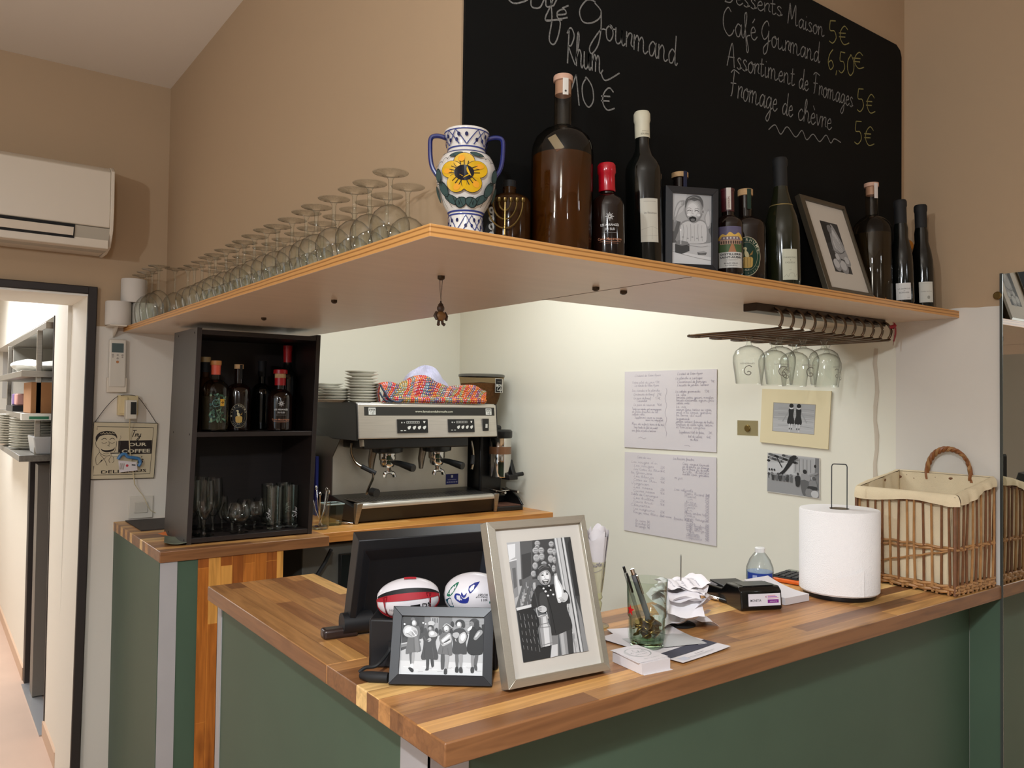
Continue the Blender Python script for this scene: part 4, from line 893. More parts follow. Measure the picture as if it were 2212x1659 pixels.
a = Art(); a.rect(-0.020, 0.014, 0.019, 0.060, (208, 206, 202)); a.fit('LA GARRIGUE', 0.001, 0.042, 0.032, 0.0056, (84, 80, 78)); a.fit('de', 0.001, 0.0375, 0.004, 0.004, (84, 80, 78)); a.fit('BORNIER', 0.001, 0.0315, 0.026, 0.0056, (84, 80, 78)); a.rect(0.008, 0.0195, 0.015, 0.020, (120, 116, 112))
o = winebottle('wine_bottle', 'slim black wine bottle with a white label beside the infused rum', 1951, 1.135, 0.0285, htop(1939, 430, 1.135), prof_burgundy, m_botk, m_blackm, 0.075, a, 0.10)
a = Art(); a.rect(-0.0165, 0.016, 0.022, 0.074, (198, 196, 186)); a.fit('Combe des Ducs', 0.003, 0.0455, 0.030, 0.0045, (110, 106, 96)); a.ell(0.008, 0.030, 0.004, 0.005, (150, 148, 138)); a.rect(-0.012, 0.0690, 0.016, 0.0694, (150, 146, 136))
o = winebottle('wine_bottle', 'rightmost slim black wine bottle with cream label at the shelf end', 1995, 1.135, 0.0290, htop(1985, 441, 1.135), prof_burgundy, m_botk, m_blackm, 0.075, a, 0.22)
p = at_shelf(1958, 560, 1.21); o = thing('stoppered_bottle', 'small dark bottle with a round orange stopper behind the two slim wine bottles', 'bottle', (p.x, 1.21, ZT))
H = htop(1958, 545, 1.21); b = MB(m_botk); b.lathe(prof_flask(0.024, H, 0.011, 0.66, 0.86), n=24); b.build('body', o)
b = MB(m_fruit); b.ball((0, 0, H+0.018), 0.0195, 18); b.build('stopper', o)

# ------------------------------------------------------------------ picture frames: local x right, y up the picture, z out of it
def frame(name, label, w, h, bw, th, fm, pos, yawz, lean, art, mat_w=0.0, matcol=(206, 200, 190), edge=0.004, strut=True, inner=None):
    o = thing(name, label, 'picture frame', pos)
    o.rotation_euler = (Matrix.Rotation(yawz, 4, 'Z') @ Matrix.Rotation(PI/2-lean, 4, 'X')).to_euler()
    b = MB(fm)
    for q in ([(0, 0), (w, 0), (w-bw, bw), (bw, bw)], [(w, 0), (w, h), (w-bw, h-bw), (w-bw, bw)], [(w, h), (0, h), (bw, h-bw), (w-bw, h-bw)], [(0, h), (0, 0), (bw, bw), (bw, h-bw)]):
        c = [Vector((x, y, 0)) for x, y in q]
        b.hexa([(x, y, -th) for x, y in q]+[(q[0][0], q[0][1], -0.0015), (q[1][0], q[1][1], -0.0015), (q[2][0], q[2][1], 0.0015), (q[3][0], q[3][1], 0.0015)])
    b.build('moulding', o, bevel=0.0006)
    b = MB(mat('frame_back', (30, 26, 24), 0.8)); b.box((bw*0.6, bw*0.6, -th-0.001), (w-bw*0.6, h-bw*0.6, -edge-0.0012)); b.build('backing', o)
    a = Art(step=1.5e-5); a.rect(bw-0.001, bw-0.001, w-bw+0.001, h-bw+0.001, matcol)
    if art: art(a, bw+mat_w, bw+mat_w, w-2*bw-2*mat_w, h-2*bw-2*mat_w)
    b = MB(); a.build(b, lambda u, v, l: (u, v, -edge-0.001+l)); b.build('picture', o, norm=False)
    if strut:
        b = MB(mat('frame_back', (30, 26, 24), 0.8)); L_ = h*0.62
        dz = math.tan(lean)*L_*1.02+0.012
        b.hexa([(w*0.42, L_, -th-0.001), (w*0.58, L_, -th-0.001), (w*0.58, L_, -th-0.004), (w*0.42, L_, -th-0.004), (w*0.40, 0.03, -th-dz*0.72), (w*0.60, 0.03, -th-dz*0.72), (w*0.60, 0.03, -th-dz*0.72-0.003), (w*0.40, 0.03, -th-dz*0.72-0.003)]); b.build('easel_leg', o)
    return o
def clipdraw(a, x0, y0, w, h):
    # unit-square drawing helpers in picture space, origin lower left
    P = lambda pts: [(x0+u*w, y0+v*h) for u, v in pts]
    return (lambda pts, c, sm=0: a.poly(P(pts), c, sm), lambda u, v, ru, rv, c, rot=0.0: a.ell(x0+u*w, y0+v*h, ru*w, rv*h, c, 20, rot), lambda pts, t, c, sm=0: a.stroke(P(pts), t*w, c, sm))

def pic_potter(a, x, y, w, h):
    po, el, st = clipdraw(a, x, y, w, h)
    po([(0, 0), (1, 0), (1, 1), (0, 1)], 58); po([(0, .55), (.35, .6), (.3, 1), (0, 1)], 40)
    po([(.30, .45), (.40, .85), (.62, .97), (.80, .80), (1, .50), (1, .28), (.5, .30)], 150, 4); po([(.42, .50), (.55, .85), (.75, .72), (.85, .42)], 186, 4); el(.42, .86, .12, .09, 120); st([(.30, .93), (.5, .97), (.56, .90)], .05, 44, 3)
    for k in range(6): st([(.45+k*.07, .80-k*.04), (.55+k*.06, .40)], .016, 96)
    for (u, v, r) in ((.25, .14, .20), (.62, .12, .22), (.92, .24, .16), (.42, .28, .14)): el(u, v, r, r*.62, 140); el(u-.03, v+.03, r*.8, r*.45, 182)
    st([(.2, .44), (.6, .38), (.95, .46)], .03, 90, 3)
def tracer(a, x, y, w, h, quad, scale, org):
    # photo-crop points -> picture space, by inverting the bilinear quad (TL, TR, BR, BL)
    TL, TR, BR, BL = [Vector(q) for q in quad]
    def uv(p):
        p = Vector(p); u, v = 0.5, 0.5
        for _ in range(8):
            f = (BL*(1-u)+BR*u)*(1-v)+(TL*(1-u)+TR*u)*v-p
            du = (BR-BL)*(1-v)+(TR-TL)*v; dv = (TL*(1-u)+TR*u)-(BL*(1-u)+BR*u)
            dt = du.x*dv.y-du.y*dv.x
            u -= (f.x*dv.y-f.y*dv.x)/dt; v -= (du.x*f.y-du.y*f.x)/dt
        return (x+w*min(max(u, 0), 1), y+h*min(max(v, 0), 1))
    k = w/abs(TR.x-TL.x)
    po = lambda pts, c, sm=0: a.poly([uv(p) for p in pts], c, sm)
    def el(cx, cy, rx, ry, c, rot=0.0):
        po([(cx+rx*math.cos(t)*math.cos(rot)-ry*math.sin(t)*math.sin(rot), cy+rx*math.cos(t)*math.sin(rot)+ry*math.sin(t)*math.cos(rot)) for t in [2*PI*i/20 for i in range(20)]], c)
    st = lambda pts, t, c, sm=0: a.stroke([uv(p) for p in pts], t*k, c, sm)
    return po, el, st
def shaded(el, cx, cy, rx, ry, c0, c1, n=4, dx=-0.2, dy=-0.2):      # a rounded form in n tones
    for i in range(n):
        f = i/(n-1); el(cx+dx*rx*f, cy+dy*ry*f, rx*(1-0.45*f), ry*(1-0.45*f), int(c0+(c1-c0)*f))
def pic_baby(a, x, y, w, h):
    Q = ((225, 295), (500, 313), (490, 795), (218, 783)); po, el, st = tracer(a, x, y, w, h, Q, 1, 0)
    po(Q, 168); po([(225, 295), (330, 300), (300, 420), (225, 480)], 182); po([(430, 310), (500, 313), (497, 420), (450, 420)], 158)
    po([(222, 480), (285, 495), (275, 560), (262, 640), (220, 640)], 92); po([(225, 480), (262, 486), (240, 560), (222, 560)], 130); po([(455, 540), (497, 500), (494, 640), (450, 640)], 100)
    po([(218, 640), (496, 636), (490, 795), (218, 783)], 186); po([(218, 690), (490, 740), (490, 795), (218, 783)], 206); st([(219, 695), (300, 720), (400, 745), (490, 762)], 4, 150, 4)
    po([(262, 640), (270, 560), (285, 505), (330, 480), (420, 478), (465, 505), (478, 560), (485, 640)], 138, 3)
    po([(282, 600), (285, 520), (335, 490), (375, 505), (420, 488), (458, 515), (462, 600), (440, 640), (300, 640)], 190, 3)
    for k in range(6): st([(300+k*26, 510+8*(k % 2)), (306+k*24, 560), (298+k*27, 628)], 3.5, 150+12*(k % 2), 4)
    for k in range(5): el(300+k*32, 600+9*(k % 2), 7, 5, 150)
    po([(236, 470), (246, 410), (262, 365), (290, 345), (318, 350), (306, 382), (280, 405), (262, 450), (245, 500)], 150, 3); po([(242, 460), (254, 405), (272, 368), (296, 352), (300, 372), (272, 400), (254, 450)], 184, 3)
    for k in range(4): st([(288, 356+k*7), (312, 350+k*9)], 3, 128)
    po([(446, 470), (462, 430), (470, 410), (484, 412), (492, 520), (470, 540)], 152, 3); po([(455, 470), (470, 425), (482, 430), (484, 510), (468, 525)], 182, 3)
    shaded(el, 376, 412, 64, 84, 128, 204, 5, -0.15, 0.0)
    po([(318, 400), (318, 350), (340, 322), (378, 311), (420, 320), (440, 356), (440, 400), (428, 372), (410, 345), (380, 352), (348, 340), (330, 362)], 88, 3); st([(336, 336), (372, 322), (414, 334)], 4, 140, 4); st([(344, 346), (380, 334), (420, 350)], 3, 60, 4)
    el(440, 425, 11, 18, 168); el(438, 425, 6, 10, 120)
    st([(330, 420), (345, 414), (358, 419)], 4.5, 74, 4); st([(380, 421), (396, 416), (410, 424)], 4.5, 74, 4); st([(328, 402), (345, 398), (358, 406)], 3, 120, 4); st([(380, 408), (396, 402), (412, 408)], 3, 120, 4)
    st([(366, 412), (362, 436), (374, 440)], 4, 150, 4); el(340, 446, 12, 9, 216); el(408, 448, 12, 10, 204)
    po([(342, 470), (352, 456), (368, 452), (384, 458), (392, 474), (384, 490), (364, 496), (348, 488)], 40, 3); po([(352, 478), (366, 472), (382, 478), (376, 490), (360, 491)], 112, 3); st([(348, 460), (368, 455), (388, 462)], 3, 190, 4)
    po([(244, 648), (268, 622), (330, 632), (342, 650), (342, 696), (290, 716), (244, 706)], 66); po([(244, 648), (268, 622), (330, 632), (342, 650), (290, 660)], 120); st([(284, 650), (284, 560)], 4, 226); el(284, 552, 4, 8, 240)
    po([(395, 704), (440, 696), (462, 706), (455, 722), (400, 722)], 96); po([(395, 704), (440, 696), (462, 706), (418, 712)], 150); st([(330, 655), (420, 668), (470, 660)], 3, 150, 4)
def pic_girls(a, x, y, w, h):
    Q = ((305, 255), (1840, 290), (1800, 1395), (215, 1350)); po, el, st = tracer(a, x, y, w, h, Q, 1, 0)
    po(Q, 112); po([(305, 255), (720, 262), (700, 640), (640, 700), (280, 800)], 66); po([(830, 270), (985, 275), (975, 560), (860, 560)], 150); po([(985, 275), (1240, 280), (1230, 560), (975, 560)], 104); po([(1240, 282), (1840, 290), (1830, 640), (1240, 520)], 140)
    for k in range(5): st([(1250, 300+k*55), (1835, 315+k*60)], 4, 118)
    for k in range(4): po([(865+k*28, 300), (880+k*28, 300), (880+k*28, 390), (865+k*28, 390)], 70)
    po([(262, 780), (640, 700), (980, 640), (1500, 600), (1830, 620), (1800, 1395), (215, 1350)], 176); po([(240, 1100), (1810, 1160), (1800, 1395), (215, 1350)], 196); po([(265, 800), (440, 770), (640, 730), (640, 770), (262, 880)], 120); po([(262, 860), (370, 830), (360, 880), (258, 920)], 70)
    for k in range(16): st([(300+k*92, 1210+34*(k % 4)), (360+k*92, 1218+30*(k % 4)), (400+k*92, 1206+34*(k % 4))], 7, 150 if k % 2 else 214, 3)
    for (u, v, r) in ((690, 390, 16), (738, 412, 14), (340, 412, 18)): el(u, v, r, r, 222)
    for k in range(9): el(660+70*k, 520+26*(k % 3), 34, 60, 52+14*(k % 4))
    for k in range(6): el(320+50*k, 600+20*(k % 2), 26, 70, 48+10*(k % 3))
    el(1240, 420, 34, 60, 50); po([(1790, 430), (1836, 420), (1830, 760), (1800, 700)], 40)
    def legs(*L):
        for pts, c in L: po(pts, c, 2)
    # first girl
    legs(([(420, 960), (475, 960), (470, 1180), (438, 1180)], 86), ([(470, 960), (522, 955), (512, 1090), (488, 1190), (456, 1190), (462, 1080)], 150), ([(440, 1170), (494, 1160), (490, 1240), (438, 1240)], 214), ([(398, 1236), (440, 1228), (496, 1268), (492, 1312), (450, 1316), (404, 1262)], 46))
    po([(446, 462), (432, 540), (404, 660), (372, 820), (350, 975), (430, 962), (505, 946), (580, 940), (648, 918), (622, 780), (616, 660), (636, 540), (600, 448), (520, 470)], 96, 2); po([(520, 600), (570, 600), (610, 900), (540, 930)], 116, 2); st([(516, 620), (512, 950)], 5, 66)
    el(526, 345, 78, 74, 62); el(500, 320, 40, 34, 96); el(470, 400, 30, 60, 58); el(580, 400, 26, 54, 58); shaded(el, 522, 398, 46, 62, 140, 214, 4); st([(500, 372), (512, 368)], 5, 60); st([(535, 370), (550, 374)], 5, 60); st([(505, 430), (522, 438), (540, 430)], 6, 70, 3)
    po([(308, 545), (350, 460), (430, 436), (560, 498), (586, 590), (556, 640), (470, 668), (350, 640)], 176, 3); po([(340, 530), (400, 470), (470, 480), (430, 560), (360, 590)], 214, 3); po([(470, 560), (540, 530), (580, 590), (500, 640)], 140, 2); st([(430, 500), (500, 560), (556, 640)], 16, 226); st([(370, 580), (440, 620), (480, 650)], 10, 110, 3)
    # second girl
    legs(([(738, 1080), (796, 1076), (786, 1246), (776, 1284), (712, 1284), (736, 1240)], 62), ([(820, 1076), (876, 1070), (884, 1196), (862, 1226), (836, 1218)], 58))
    po([(764, 560), (700, 600), (676, 650), (692, 740), (680, 880), (640, 1028), (668, 1094), (760, 1076), (860, 1080), (948, 1090), (966, 1010), (932, 860), (920, 742), (958, 650), (900, 566), (830, 548)], 64, 2); st([(720, 860), (700, 1060)], 8, 46); st([(860, 860), (880, 1060)], 8, 84)
    el(842, 412, 70, 54, 130); el(846, 398, 62, 44, 176); el(830, 470, 58, 40, 62); shaded(el, 826, 506, 42, 48, 96, 168, 3); po([(798, 566), (860, 540), (940, 580), (952, 640), (880, 664), (802, 650)], 170, 3); po([(820, 580), (870, 556), (900, 600), (840, 630)], 214, 3); po([(770, 700), (820, 676), (840, 720), (800, 756), (764, 738)], 160, 3); st([(700, 640), (740, 720), (790, 730)], 26, 78, 3)
    # fifth girl (dark coat, turned)
    legs(([(1584, 1000), (1642, 1006), (1632, 1236), (1592, 1240)], 128), ([(1660, 1004), (1724, 998), (1690, 1200), (1638, 1200)], 84), ([(1580, 1240), (1640, 1236), (1636, 1334), (1578, 1334)], 52), ([(1640, 1196), (1692, 1200), (1700, 1290), (1656, 1286)], 70))
    po([(1566, 520), (1548, 680), (1500, 908), (1586, 1008), (1690, 1006), (1792, 990), (1822, 880), (1816, 560), (1740, 462), (1630, 470)], 32, 2)
    el(1652, 385, 92, 76, 58); el(1700, 440, 46, 80, 46); el(1600, 420, 46, 56, 116); st([(1562, 410), (1590, 404)], 6, 40); po([(1520, 524), (1590, 456), (1614, 470), (1590, 520), (1546, 552)], 206, 2); po([(1636, 690), (1716, 552), (1790, 536), (1806, 590), (1740, 668), (1680, 724)], 136, 3); po([(1660, 670), (1720, 580), (1760, 570), (1700, 660)], 186, 2)
    # fourth girl
    legs(([(1286, 980), (1348, 980), (1344, 1232), (1300, 1232)], 92), ([(1366, 980), (1428, 980), (1412, 1240), (1368, 1240)], 140), ([(1290, 1230), (1346, 1230), (1346, 1322), (1284, 1322)], 44), ([(1362, 1238), (1414, 1236), (1428, 1330), (1364, 1332)], 50))
    po([(1306, 508), (1250, 570), (1240, 680), (1250, 790), (1226, 930), (1282, 990), (1390, 984), (1502, 986), (1506, 860), (1490, 760), (1530, 640), (1480, 540), (1430, 498)], 58, 2)
    el(1386, 405, 90, 78, 46); el(1450, 440, 30, 50, 52); shaded(el, 1368, 432, 48, 64, 136, 210, 4); st([(1345, 415), (1358, 412)], 5, 50); st([(1382, 414), (1396, 418)], 5, 50); st([(1350, 464), (1368, 472), (1386, 464)], 6, 70, 3)
    po([(1246, 596), (1330, 574), (1372, 616), (1320, 690), (1260, 660)], 160, 3); po([(1396, 600), (1476, 572), (1506, 670), (1452, 770), (1372, 780), (1356, 680)], 168, 3); po([(1410, 620), (1466, 600), (1480, 670), (1430, 740), (1390, 690)], 206, 3); st([(1290, 700), (1310, 750)], 12, 190)
    # third girl
    legs(([(1020, 970), (1088, 972), (1082, 1226), (1058, 1264), (1016, 1256)], 74), ([(1108, 984), (1172, 990), (1152, 1190), (1130, 1270), (1090, 1270), (1096, 1140)], 148), ([(1080, 1262), (1130, 1264), (1128, 1352), (1070, 1354)], 54))
    po([(1064, 580), (1000, 640), (990, 720), (1012, 790), (948, 968), (1060, 982), (1190, 1012), (1234, 976), (1226, 800), (1240, 640), (1180, 574)], 98, 2); st([(1060, 860), (1040, 975)], 8, 66); st([(1150, 870), (1160, 1000)], 8, 74)
    po([(1046, 560), (1064, 460), (1136, 400), (1180, 420), (1250, 494), (1200, 520), (1190, 570)], 84, 2); st([(1064, 470), (1136, 408), (1246, 492)], 14, 178, 3); shaded(el, 1130, 506, 52, 66, 150, 220, 4); st([(1105, 488), (1120, 484)], 5, 60); st([(1142, 486), (1158, 490)], 5, 60); po([(1108, 536), (1130, 548), (1152, 536), (1130, 530)], 60)
    po([(1020, 730), (1100, 650), (1180, 588), (1214, 640), (1222, 746), (1150, 800), (1050, 834)], 168, 3); po([(1040, 730), (1160, 630), (1196, 640), (1080, 750)], 210, 2); po([(1070, 770), (1190, 690), (1200, 712), (1090, 790)], 60); st([(1060, 800), (1200, 740)], 16, 206); st([(1000, 700), (1030, 770), (1070, 800)], 24, 116, 3)
def pic_child(a, x, y, w, h):
    Q = ((215, 312), (785, 268), (950, 1240), (350, 1345)); po, el, st = tracer(a, x, y, w, h, Q, 1, 0)
    po(Q, 96); po([(215, 312), (330, 303), (345, 700), (290, 880), (270, 700)], 164); po([(222, 330), (290, 322), (290, 440), (236, 470)], 206); po([(240, 480), (300, 468), (316, 780), (284, 800)], 130); po([(262, 540), (292, 534), (304, 700), (278, 720)], 96); st([(236, 478), (302, 462)], 9, 206)
    po([(330, 303), (440, 295), (450, 560), (350, 640)], 84); po([(345, 420), (430, 400), (430, 600), (355, 640)], 62); po([(440, 294), (635, 280), (660, 600), (440, 640)], 66)
    for (cx, cy, rx, ry) in ((486, 322, 26, 26), (484, 352, 22, 14), (470, 385, 30, 30), (520, 385, 28, 30), (478, 450, 32, 36), (525, 440, 26, 34), (465, 520, 26, 34), (545, 500, 26, 20), (450, 590, 26, 30), (612, 330, 26, 28), (604, 392, 30, 30), (640, 400, 18, 34), (606, 460, 28, 36), (640, 470, 16, 34), (632, 545, 20, 34), (590, 530, 14, 26)):
        el(cx, cy, rx, ry, 120); el(cx-3, cy-3, rx*0.8, ry*0.75, 170); st([(cx-rx*0.6, cy-ry*0.2), (cx+rx*0.5, cy-ry*0.2)], 4, 90); st([(cx-rx*0.5, cy+ry*0.3), (cx+rx*0.5, cy+ry*0.3)], 4, 110)
    for k in range(22): po([(320+((k*53) % 130), 640+((k*37) % 200)), (342+((k*53) % 130), 636+((k*37) % 200)), (346+((k*53) % 130), 690+((k*37) % 200)), (324+((k*53) % 130), 694+((k*37) % 200))], 80+((k*29) % 100))
    po([(290, 885), (430, 852), (430, 878), (297, 908)], 200); po([(297, 908), (430, 880), (610, 1110), (590, 1302), (350, 1345)], 44)
    for k in range(34): st([(320+((k*41) % 170), 930+((k*67) % 330)), (326+((k*41) % 170), 962+((k*67) % 330))], 4, 96+((k*13) % 50))
    po([(635, 280), (728, 272), (905, 1248), (806, 1260), (760, 980)], 178); po([(728, 272), (785, 268), (872, 780), (880, 940), (836, 800)], 62); po([(836, 800), (880, 930), (950, 1240), (900, 1248)], 130); po([(785, 268), (872, 780), (830, 780), (760, 330)], 46)
    for p0, p1, c, t in (((660, 278), (828, 1258), 130, 7), ((700, 274), (868, 1252), 70, 10), ((716, 273), (884, 1250), 206, 6), ((728, 272), (900, 1248), 80, 6), ((645, 279), (800, 1100), 206, 6)): st([p0, p1], t, c)
    for k in range(14): st([(760+((k*17) % 90), 880+((k*71) % 340)), (766+((k*17) % 90), 930+((k*71) % 340))], 4, 90+((k*31) % 70))
    # legs
    po([(604, 1105), (664, 1096), (664, 1284), (588, 1304)], 120); po([(604, 1200), (656, 1188), (656, 1286), (588, 1304)], 190); po([(668, 1092), (738, 1076), (756, 1270), (692, 1282)], 136); po([(680, 1092), (710, 1086), (730, 1274), (700, 1280)], 168); po([(738, 1072), (792, 1056), (806, 1258), (758, 1270)], 60)
    # coat
    po([(488, 688), (452, 736), (428, 800), (424, 884), (476, 884), (560, 930), (586, 1010), (604, 1118), (690, 1100), (742, 1078), (794, 1058), (786, 990), (752, 900), (748, 850), (778, 846), (772, 790), (742, 738), (690, 716), (620, 680), (560, 700)], 50, 2)
    po([(500, 760), (560, 780), (600, 1090), (560, 900), (500, 860)], 66, 2); st([(560, 780), (600, 900), (640, 1100)], 6, 32, 4); st([(452, 740), (470, 820), (480, 880)], 8, 70, 4); po([(470, 690), (560, 712), (620, 690), (600, 740), (540, 730)], 34, 2)
    for (cx, cy, r) in ((534, 720, 11), (552, 746, 12), (574, 782, 12), (584, 698, 9), (598, 734, 9), (622, 772, 11)): el(cx, cy, r, r*0.85, 110); el(cx-1, cy-2, r*0.8, r*0.65, 222)
    # head
    el(538, 590, 74, 78, 70); po([(470, 600), (472, 550), (500, 516), (545, 504), (588, 522), (602, 570), (592, 600)], 58, 3); st([(484, 548), (520, 518), (560, 516)], 8, 110, 4); st([(492, 560), (540, 530), (584, 540)], 6, 90, 4)
    shaded(el, 545, 622, 58, 70, 132, 216, 5, 0.1, -0.1); el(488, 628, 10, 20, 150); po([(486, 600), (494, 566), (530, 548), (570, 546), (590, 570), (580, 560), (540, 562), (506, 580)], 62, 3)
    el(524, 604, 12, 7, 66); el(566, 594, 11, 7, 66); st([(510, 590), (524, 584), (538, 588)], 4, 100, 4); st([(554, 580), (568, 576), (580, 582)], 4, 100, 4); st([(546, 606), (544, 628), (556, 632)], 4, 150, 4)
    po([(520, 650), (548, 642), (578, 640), (574, 664), (552, 682), (530, 670)], 60, 3); po([(526, 651), (548, 646), (574, 644), (568, 652), (540, 657)], 220, 2); po([(538, 668), (556, 660), (566, 668), (552, 680)], 150, 2)
    # bottle, hands, can
    po([(632, 600), (655, 597), (668, 640), (704, 700), (718, 760), (704, 826), (664, 840), (640, 742), (630, 664)], 196, 2); po([(638, 606), (650, 604), (660, 650), (690, 706), (700, 760), (688, 810), (668, 820), (650, 740)], 232, 2); po([(628, 592), (656, 588), (658, 606), (632, 610)], 170)
    po([(700, 780), (730, 752), (756, 770), (752, 812), (722, 836), (690, 826)], 190, 3)
    for k in range(4): st([(668+k*9, 806+k*7-4), (700+k*8, 792+k*9)], 9, 206-12*k); st([(668+k*9, 811+k*7-4), (700+k*8, 797+k*9)], 3, 90)
    po([(476, 884), (516, 866), (552, 880), (556, 912), (520, 926), (486, 910)], 186, 3)
    for k in range(3): st([(484, 886+k*10), (512, 884+k*11)], 4, 96)
    st([(464, 884), (470, 930), (482, 964)], 8, 170, 3); st([(556, 920), (566, 960), (572, 976)], 7, 180, 3)
    po([(482, 962), (562, 948), (572, 1012), (592, 1046), (608, 1196), (500, 1222), (476, 1060), (492, 1030)], 150, 0); po([(520, 956), (548, 950), (558, 1016), (574, 1050), (584, 1202), (540, 1212), (524, 1040)], 198, 0); po([(482, 962), (500, 958), (508, 1030), (494, 1062), (516, 1218), (500, 1222), (476, 1060), (492, 1030)], 110); st([(492, 1030), (530, 1020), (572, 1012)], 5, 110); st([(478, 1058), (530, 1050), (592, 1044)], 5, 112); st([(498, 1204), (606, 1178)], 5, 118); el(522, 954, 40, 9, 206, -0.15); el(522, 955, 32, 5, 120, -0.15)

m_frk = mat('black_frame', (30, 31, 35), 0.38); m_frs = mat('silver_frame', (186, 180, 166), 0.34, 0.75, noise=0.12, nscale=14, stretch=(2, 60, 60)); m_frd = mat('pewter_frame', (96, 88, 74), 0.40, 0.6, noise=0.2, nscale=14, stretch=(2, 60, 60))
A0 = atY(1439, 400, 1.150); A1 = atY(1553, 406, 1.100); bl = Vector((A0.x, 1.150, ZT)); e = Vector((A1.x-A0.x, -0.05, 0))
frame('framed_photo', 'upright black frame with a photo of a crying baby, between bottles on the shelf', e.length, 0.1775, 0.0145, 0.016, m_frk, bl, math.atan2(e.y, e.x), 0.0, pic_baby, 0.0, strut=False)
frame('framed_photo', 'tilted pewter frame with a wide white mount, leaning back on the bottle shelf', 0.2068, 0.2715, 0.0135, 0.016, m_frd, (1.780, 1.1105, ZT+0.001), 0.0, math.radians(18.15), pic_potter, 0.050, matcol=(198, 190, 178), strut=False)

# ------------------------------------------------------------------ upturned wine glasses on the long side of the shelf
def ballon(o, R=0.037, H=0.137, rf=0.033):
    b = MB(g_clear)
    b.lathe([(R*0.80, 0.0), (R*0.93, H*0.12), (R*0.995, H*0.24), (R*0.97, H*0.34), (R*0.80, H*0.45), (R*0.50, H*0.525), (R*0.20, H*0.56), (0.0, H*0.565)], n=26); b.build('bowl', o)
    b = MB(g_clear); b.lathe([(0.0075, H*0.555), (0.0042, H*0.59), (0.0038, H*0.75), (0.0044, H*0.90), (0.0085, H*0.955)], n=12); b.build('stem', o)
    b = MB(g_clear); b.lathe([(0.0085, H*0.955), (rf*0.55, H*0.980), (rf*0.98, H*0.991), (rf, H*0.996), (rf*0.985, H)], n=26); b.build('foot', o)
FY = [1.306, 1.430, 1.491, 1.587, 1.683, 1.750, 1.855, 1.921, 1.993, 2.060, 2.132, 2.203, 2.302, 2.391, 2.462, 2.555, 2.640, 2.725]
FY = [1.306+0.0815*k+0.010*math.sin(k*2.1) for k in range(18)]
g0 = thing('wine_glass', 'upturned wine glass nearest the shelf corner, front row', 'wine glass', (0.682, FY[0], ZT), group='upturned wine glasses, front row'); ballon(g0)
for k, y in enumerate(FY[1:], 1):
    dup(g0, (0.682+0.003*math.sin(k*1.3), y, ZT), ORD[k]+' upturned wine glass from the shelf corner, front row at the edge', rz=k*0.7)
gb = None
for k in range(17):
    y = 1.372+0.0815*k+0.006*math.sin(k*1.7)
    o = dup(g0, (0.7545, y, ZT), ORD[k]+' upturned wine glass from the shelf corner, back row against the wall', rz=k*0.9)
    o['group'] = 'upturned wine glasses, back row'
gt = thing('tall_wine_glass', 'leftmost tall upturned wine glass at the far wall end of the shelf', 'wine glass', (0.692, 3.40, ZT), group='tall upturned wine glasses')
ballon(gt, 0.043, 0.203, 0.037)
for k, (x, y, s) in enumerate(((0.690, 3.305, 'second tall upturned wine glass from the far wall, front row'), (0.688, 3.21, 'third tall upturned wine glass from the far wall, front row'), (0.752, 3.14, 'tall upturned wine glass from the back row, next to the small glasses'), (0.690, 3.115, 'fourth tall upturned wine glass from the far wall, front row'))):
    dup(gt, (x, y, ZT), s, rz=k)
# ------------------------------------------------------------------ on the near worktop
# till screen seen from behind, tipped toward the customer side
yw = math.radians(-8); e = Vector((math.cos(yw), math.sin(yw), 0))
ps = thing('till_terminal', 'black till screen seen from behind, standing among the rugby balls and photo frames', 'till', atZ(748, 1372, ZC), yw)
m_till = mat('till_black', (20, 20, 22), 0.5); m_till2 = mat('till_bevel', (34, 36, 42), 0.45); m_bronze = mat('till_foot', (58, 46, 42), 0.28, 0.4)
ln = math.radians(17.5); TW, TH = 0.335, 0.2150
def tp(x, y, z): return (x, -y*math.sin(ln)-z*math.cos(ln), 0.004+y*math.cos(ln)-z*math.sin(ln))   # x along, y up the screen, z toward us
b = MB(m_till)
fr_o = [(0, 0), (TW, 0), (TW, TH), (0, TH)]; fr_i = [(0.038, 0.020), (TW-0.038, 0.020), (TW-0.038, TH-0.062), (0.038, TH-0.062)]; fr_m = [(0.012, 0.008), (TW-0.012, 0.008), (TW-0.012, TH-0.022), (0.012, TH-0.022)]
O0 = [b.v(tp(x, y, -0.030)) for x, y in fr_o]; O1 = [b.v(tp(x, y, 0.010)) for x, y in fr_o]; M1 = [b.v(tp(x, y, 0.012)) for x, y in fr_m]; I1 = [b.v(tp(x, y, -0.016)) for x, y in fr_i]
b.f(O0[::-1])
for i in range(4):
    j = (i+1) % 4
    b.f([O0[i], O0[j], O1[j], O1[i]]); b.f([O1[i], O1[j], M1[j], M1[i]])
b.mt(m_till2)
for i in range(4):
    j = (i+1) % 4; b.f([M1[i], M1[j], I1[j], I1[i]])
b.mt(m_till); b.f(I1); b.build('screen_housing', ps, bevel=0.0015)
b = MB(m_bronze); b.box((-0.052, -0.020, 0), (0.02, 0.012, 0.020)); b.build('foot', ps, bevel=0.006, seg=3)
b = MB(m_till); b.tube([(-0.012, -0.006, 0.026), (0.05, -0.006, 0.026)], 0.022, 20); b.build('hinge', ps)
b = MB(m_bronze); b.box((0.05, -0.020, 0), (0.30, 0.09, 0.012)); b.build('base', ps, bevel=0.004)
